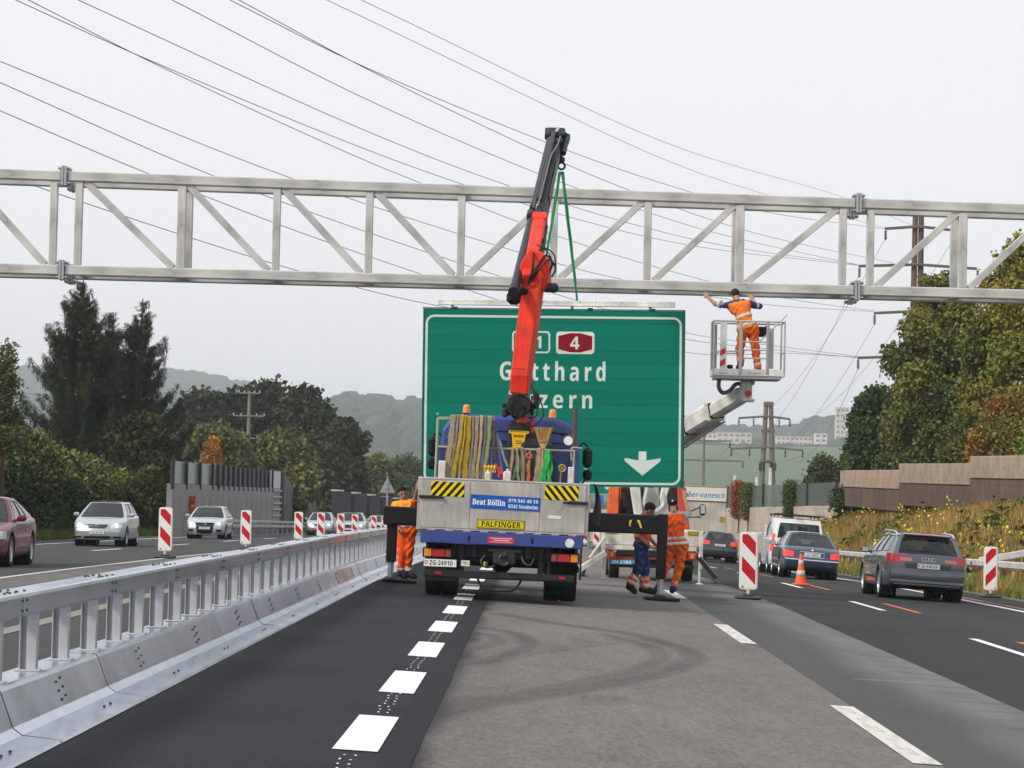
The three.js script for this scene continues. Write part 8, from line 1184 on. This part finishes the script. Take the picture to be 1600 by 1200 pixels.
// ------------------------------------------------------------------ pylons and wires
{
  const conc2 = std(lin(0.2, 0.175, 0.16), 0.9, 0, { map: rep(T.conc, 0.4) }), rust = std(lin(0.17, 0.115, 0.09), 0.8, 0, { map: rep(T.conc, 0.6) });
  const insul = (a, n = 1, s = 1) => [0, 1, 2, 3].map(i => tf(new THREE.CylinderGeometry(0.09 * s, 0.09 * s, 0.06 * s, 10), a[0], a[1] - 0.15 * s - i * 0.13 * s, a[2])).concat(rod([a[0], a[1], a[2]], [a[0], a[1] - 0.65 * s, a[2]], 0.03 * s, 0.03 * s, 5));
  const p1 = thing('power_pylon', 'tall twin pole power pylon with long cross arms behind the right trees', 'pylon', [21.84, G(21.8, 170), -170]), b = p1.position.y;
  for (const s of [-1, 1]) part('pole', rod([s * 0.26, -0.3, 0], [s * 0.17, 18.55 - b, 0], 0.22, 0.16, 12), rust, p1);
  [[-1.95, 2.0, 17.7], [-3.42, 3.4, 15.5], [-2.5, 2.5, 12.8], [-3.4, 3.4, 10.2]].forEach(([x0, x1, y], i) => { part('cross_arm', [bar([x0, y - b - 0.05, 0.25], [0, y - b + 0.12, 0.25], 0.14, 0.16, 0.02), bar([0, y - b + 0.12, 0.25], [x1, y - b - 0.05, 0.25], 0.14, 0.16, 0.02)], conc2, p1); for (const x of [x0, x1]) part('insulator', insul([x + 0.05, y - b - 0.08, 0.25], 1, 1), M.black, p1); });
  const p2 = thing('power_pylon', 'leaning legged concrete pylon with two wide arms above the white van', 'pylon', [26, 2.2, -330]);
  for (const s of [-1, 1]) part('pole', rod([s * 0.85, -4, 0], [s * 0.25, 10.9, 0], 0.36, 0.25, 12), conc2, p2);
  part('cap_beam', [cb(1.1, 0.5, 0.6, 0, 10.6, 0, 0.05), cb(1.5, 0.3, 0.5, 0, 7.6, 0, 0.03), cb(1.7, 0.3, 0.5, 0, 4.2, 0, 0.03)], conc2, p2);
  for (const [x0, x1, y] of [[-3.3, 2.4, 9.1], [-4.1, 3.9, 5.65], [-0.9, 0.9, 4.15]]) { part('cross_arm', [bar([x0, y - 0.12, 0.3], [0, y + 0.15, 0.3], 0.2, 0.24, 0.03), bar([0, y + 0.15, 0.3], [x1, y - 0.12, 0.3], 0.2, 0.24, 0.03)], conc2, p2); for (const q of [x0, x0 * 0.5, x1 * 0.5, x1]) part('insulator', insul([q, y - 0.1, 0.3], 1, 1.4), M.black, p2); }
  const p3 = thing('power_pylon', 'slim far pylon left of the leaning one above the box truck', 'pylon', [25.7, 2, -450]); part('pole', rod([0, -4, 0], [0, 12.4, 0], 0.28, 0.16, 8), conc2, p3); for (const [x0, x1, y] of [[-2.6, 4, 9.1], [-3.2, 6, 6.1]]) { part('cross_arm', bar([x0, y, 0], [x1, y, 0], 0.25, 0.25, 0.03), conc2, p3); for (const q of [x0, x1]) part('insulator', insul([q, y, 0], 1, 1.8), M.black, p3); }
  const p4 = thing('power_pole', 'grey power pole with three cross arms in front of the dark grove', 'pylon', [-25.2, -1.4, -258]); part('pole', rod([0, -0.4, 0], [0, 11.9, 0], 0.2, 0.14, 9), std(lin(0.2, 0.18, 0.16), 0.8), p4); for (const [w, y] of [[0.9, 11.7], [1.35, 9.7], [1.6, 7.75]]) { part('cross_arm', bar([-w, y, 0.15], [w, y, 0.15], 0.12, 0.12, 0.02), std(lin(0.2, 0.18, 0.16), 0.8), p4); for (const q of [-w, -w / 2, w / 2, w]) part('insulator', tf(new THREE.CylinderGeometry(0.04, 0.06, 0.22, 8), q, y + 0.15, 0.15), M.steel, p4); }
  const p5 = thing('transmission_tower', 'faint twin lattice tower on the far left hillside', 'pylon', [-150, 42.5, -1300]); for (const s of [-1, 1]) part('mast', [bar([s * 1.8, 0, 0], [s * 1.2, 12, 0], 0.5, 0.5, 0.05)], std(lin(0.4, 0.33, 0.28), 0.8), p5); part('cross_arm', [bar([-8, 1.6, 0], [8, 1.6, 0], 0.4, 0.5, 0.05), ...[0, 1, 2, 3].map(i => bar([-1.7, 2 + i * 2.5, 0], [1.6, 4 + i * 2.5, 0], 0.25, 0.25, 0.02))], std(lin(0.4, 0.33, 0.28), 0.8), p5);
  const wire = std(lin(0.06, 0.06, 0.085), 0.5, 0.2);
  const ORD = ['first', 'second', 'third', 'fourth', 'fifth', 'sixth', 'seventh', 'eighth', 'ninth', 'tenth', 'eleventh', 'twelfth'];
  const W = [[[-4.54,13.76,-72.0],[4.44,14.52,-105.68],[14.6,16.78,-144.04],[21.48,17.91,-170.0]],[[-5.38,13.74,-72.0],[4.65,14.45,-110.45],[9.8,15.37,-130.31],[20.08,17.69,-170.0]],[[-7.77,13.69,-72.0],[-5.15,13.52,-81.16],[0.75,13.75,-101.84],[4.93,14.19,-116.55],[10.22,15.07,-135.23],[20.05,17.65,-170.0]],[[-7.54,13.69,-72.0],[-5.1,13.4,-80.45],[-0.02,13.16,-98.16],[3.2,13.2,-109.45],[9.2,13.7,-130.51],[20.41,15.69,-170.0]],[[-9.19,13.66,-72.0],[-5.39,13.22,-85.36],[-0.21,13.11,-103.66],[3.28,13.31,-116.06],[7.79,13.75,-132.1],[18.42,15.54,-170.0]],[[-11.51,13.61,-72.0],[-5.71,12.96,-90.81],[-1.26,12.83,-105.32],[6.9,13.41,-132.09],[18.42,15.54,-170.0]],[[-13.03,13.57,-72.0],[-10.97,13.25,-78.31],[-5.89,12.75,-93.98],[-2.89,12.64,-103.32],[1.09,12.73,-115.68],[6.53,13.23,-132.68],[18.46,15.5,-170.0]],[[-12.73,13.58,-72.0],[-10.44,13.05,-78.88],[-5.82,12.27,-92.87],[-4.19,12.09,-97.83],[0.73,11.67,-112.81],[8.08,11.71,-135.29],[12.94,12.07,-150.19],[19.39,12.89,-170.0]],[[-13.71,12.17,-72.0],[-7.77,11.24,-89.43],[0.72,10.78,-114.57],[3.54,10.84,-122.96],[10.67,11.42,-144.19],[19.32,12.85,-170.0]],[[-13.7,11.66,-72.0],[-9.57,10.72,-84.42],[-3.24,9.97,-103.63],[6.64,9.32,-133.73],[8.1,9.37,-138.19],[18.48,10.24,-170.0]],[[-13.68,10.96,-72.0],[-10.88,10.3,-80.43],[-5.91,9.46,-95.52],[6.66,8.43,-133.9],[12.96,9.47,-153.26],[18.4,10.2,-170.0]],[[-13.63,9.41,-72.0],[-12.93,9.25,-74.1],[-7.74,8.49,-89.82],[-3.81,8.25,-101.76],[6.64,9.0,-133.73],[8.1,9.1,-138.19],[18.48,10.16,-170.0]]];
  W.forEach((p, i) => { const c = p.map(q => V3(...q)); const c0 = c[0], c1 = c[1]; c.unshift(c0.clone().addScaledVector(c0.clone().sub(c1), 25 / c0.distanceTo(c1))); single('power_cable', new THREE.TubeGeometry(new THREE.CatmullRomCurve3(c, false, 'centripetal'), 90, i < 2 ? 0.0085 : 0.0115, 5), wire, ORD[i] + ' of twelve dark power cables crossing the sky, counted from the upper right', 'cable', 'power cables crossing the sky'); });
  const span = (a, b2, sag, r, l, g) => { const pts = []; for (let i = 0; i <= 12; i++) { const t = i / 12; pts.push([lerp(a[0], b2[0], t), lerp(a[1], b2[1], t) - sag * 4 * t * (1 - t), lerp(a[2], b2[2], t)]); } single('power_cable', tube(pts, r, 40, 5), wire, l, 'cable', g); };
  const gf = 'power cables between the two right pylons';
  for (const [i, [a, q]] of [[[19.9, 17.0], [22.7, 10.7]], [[23.8, 17.0], [28.3, 10.7]], [[18.45, 14.9], [22.0, 7.2]], [[19.4, 12.1], [24, 7.2]], [[18.5, 9.5], [27.9, 7.2]], [[25.2, 14.9], [29.8, 7.2]]].entries()) span([...a, -170], [...q, -330], 2.6, 0.012, 'cable to the leaning pylon from the ' + ['top arm, left end', 'top arm, right end', 'second arm, left end', 'third arm, left end', 'lowest arm, left end', 'second arm, right end'][i] + ', of the right pylon', gf);
  for (const [i, [x0, x1, y0, y1]] of [[22.0, 22.9, 7.1, 10.2], [29.8, 29.6, 7.1, 10.2], [24, 23.2, 10.6, 7.2]].entries()) span([x0, y0, -330], [x1, y1, -450], 1.5, 0.016, ['left', 'right', 'crossing'][i] + ' one of three faint cables between the leaning pylon and the far slim pylon', 'power cables between the far pylons');
  for (const y of [11.9, 9.9, 7.9]) for (const s of [-1, 1]) span([-25.2 + s * 1.2, y - 1.2, -258], [-75 + s * 2, y + 1, -285], 1.5, 0.012, 'thin cable running left from the ' + (s < 0 ? 'left' : 'right') + ' end of the ' + (y > 11 ? 'top' : y > 9 ? 'middle' : 'lowest') + ' arm of the grey pole', 'power cables of the grey pole');
}
// ------------------------------------------------------------------ hills, field, far houses
function hill(name, crest, d0, d1, baseY, mat) { // crest: [x, y] at distance d1, rising from d0
  return struct(name, gridGeo(80, 16, (u, v) => { const x = lerp(crest[0][0], crest[crest.length - 1][0], u), k = v < 0.75 ? smooth(0, 1, v / 0.75) : 1 - 0.3 * (v - 0.75) / 0.25; return [x * lerp(d0 / d1, 1, Math.min(1, v / 0.75)), lerp(baseY, interp(crest, x), k) + (v > 0.05 ? 6 * (fbm(u * 9 + 3, v * 4 + 2, 3) - 0.5) * k : 0), -lerp(d0, d1, v / 0.75)]; }), mat);
}
const crown = (() => { const g = new THREE.IcosahedronGeometry(1, 2), p = g.attributes.position; for (let i = 0; i < p.count; i++) { const v = V3().fromBufferAttribute(p, i), k = 0.8 + 0.42 * vn(v.x * 2.3 + 20, v.y * 2.3 + v.z * 3.1 + 20) ; p.setXYZ(i, v.x * k, v.y * k * 0.9, v.z * k); } const f = flat(g); f.computeVertexNormals(); return f; })();
const crownMat = std(0xffffff, 0.95, 0, { specularIntensity: 0.1 });
function forest(label, crest, d0, d1, baseY, n, size, pal, s, vmin = 0.05) {
  const r = rng(s), o = stuff('forest', label, 'forest'), L = []; const w0 = crest[0][0], w1 = crest[crest.length - 1][0];
  for (let i = 0; i < n; i++) { const v = lerp(vmin, 0.85, Math.pow(r(), 0.8)), x = lerp(w0, w1, r()), k = v < 0.75 ? smooth(0, 1, v / 0.75) : 1, y = lerp(baseY, interp(crest, x), k), q = size * (0.6 + 0.75 * r()); L.push([x * lerp(d0 / d1, 1, Math.min(1, v / 0.75)), y + q * 0.5, -lerp(d0, d1, v / 0.75), q, tint(r, pick(r, pal), 0.5), 0, r() * 6, 0, 1 + 0.5 * r()]); }
  leaves('crowns', crown, L, o, crownMat);
}
const fp = [[0.035, 0.05, 0.024, 3], [0.05, 0.06, 0.026, 2], [0.07, 0.065, 0.028, 0.6]], hillSoil = std(lin(0.04, 0.05, 0.025), 1), fieldMat = std(lin(0.15, 0.21, 0.1), 1, 0, { map: rep(T.grimeC, 0.02) });
const c1 = [[-900, 85], [-620, 102], [-512, 104], [-430, 107], [-347, 105], [-310, 101], [-260, 92], [-237, 86], [-190, 76], [-120, 66], [-40, 58], [120, 52], [300, 50]];
const far = (c, k) => c.map(([x, y]) => [x * k, 1.58 + (y - 1.58) * k]);
hill('hill', far(c1, 1.8), 2700, 5040, 6, hillSoil); forest('wooded hill on the far left horizon, blue with haze', far(c1, 1.8), 2700, 5040, 6, 9500, 9, fp, 101);
const c2 = [[-520, 34], [-300, 40], [-200, 38], [-140, 44], [-118, 52], [-100, 53], [-86, 50], [-70, 50], [-40, 48], [10, 42], [70, 36]];
hill('hill', far(c2, 1.8), 1620, 3240, 0, hillSoil); forest('hazy wooded hill just left of the big sign', far(c2, 1.8), 1620, 3240, 0, 7000, 8.5, fp, 102);
{ // right: pale green field, the wooded ridge and the town behind it
  const f = [[10, 27], [80, 27.5], [120, 27.5], [200, 25], [300, 24]]; hill('field', far(f, 1.8), 864, 2430, 1.5, fieldMat);
  const c3 = [[40, 30], [100, 38], [130, 42], [165, 44], [176, 48], [190, 50], [215, 51], [300, 52]]; hill('hill', far(c3, 1.8), 2520, 3420, 42, hillSoil); forest('hazy wooded ridge behind the town on the right', far(c3, 1.8), 2520, 3420, 42, 1200, 8, fp, 103);
  const r = rng(17), L = [], o = stuff('forest', 'blue hazy scrub and trees around the far buildings', 'forest'); for (let i = 0; i < 420; i++) { const x = 55 + 110 * r(), d = 1220 + 220 * r(); L.push([x * 1.8, 1.8 * (lerp(22.5, 26.5, (d - 1220) / 200) + 0.4), -d * 1.8, 3 + 4 * r(), tint(r, pick(r, fp), 0.5), 0, r() * 6, 0, 1]); } leaves('crowns', crown, L, o, crownMat);
  const wallP = std(lin(0.66, 0.55, 0.48), 0.8), wallW = std(lin(0.72, 0.68, 0.63), 0.8), glassF = std(lin(0.12, 0.12, 0.13), 0.3);
  const block = (label, x, y, d, w, h, cols, rows, m) => { [x, y, d, w, h] = [x * 1.8, 1.58 + (y - 2.2) * 1.8, d * 1.8, w * 1.75, h * 1.6]; const b = thing('apartment_building', label, 'building', [x, y, -d]); part('wall', cb(w, h, 10, 0, h / 2, -5, 0.1), m, b); part('roof', cb(w + 0.6, 0.4, 10.6, 0, h + 0.2, -5, 0.05), std(lin(0.5, 0.45, 0.42), 0.8), b); for (let i = 0; i < cols; i++) for (let j = 0; j < rows; j++) part('window', cb(w / cols * 0.62, h / rows * 0.42, 0.3, (i + 0.5) * w / cols - w / 2, (j + 0.55) * h / rows, 0.02, 0.03), glassF, b); return b; };
  block('pinkish flat block on the far slope, left of the leaning pylon', 94, 28.2, 1395, 17, 8.5, 6, 3, wallP); block('pale low block left of the pinkish one, almost white', 84.5, 30, 1410, 9, 6.2, 4, 2, wallW); block('pinkish slab with three rows of windows right of the leaning pylon', 122, 28, 1390, 17.5, 7.2, 8, 3, wallP); block('short white block at the right end of the pinkish slab', 135.5, 29.5, 1400, 6, 7.8, 2, 3, wallW); block('pale tower block peeping out beside the right trees', 156, 30, 1500, 7, 25, 3, 8, wallP); block('small white house in front of the blue scrub', 91, 25, 1330, 5, 3, 2, 1, wallW); block('small white house below the leaning pylon crossing', 103, 23.5, 1300, 6, 2.6, 2, 1, wallW); block('tiny white house at the left of the far slope', 77, 26.5, 1340, 4.5, 3, 2, 1, wallW); block('tiny white shed low on the pale field', 119, 21, 1230, 3.5, 2, 1, 1, wallW);
  [[1.0, 262, 'tall pale chimney pole above the glass barrier', 15.6, 3.6], [0, 0, 'second pale pole beside the tall one', 17.3, 3.5], [0, 0, 'third pale pole, rightmost beyond the glass barrier', 18.35, 4.2]].forEach(([a, b, l, x, h]) => { const t = thing('white_pole', l, 'pole', [x, 0, -230]); part('pole', cb(0.22, h + 1.2, 0.22, 0, h / 2 - 0.4, 0, 0.02), M.white, t); part('cap', cb(0.26, 0.08, 0.26, 0, h + 0.24, 0, 0.02), M.steel, t); });
}
renderer.render(scene, camera);
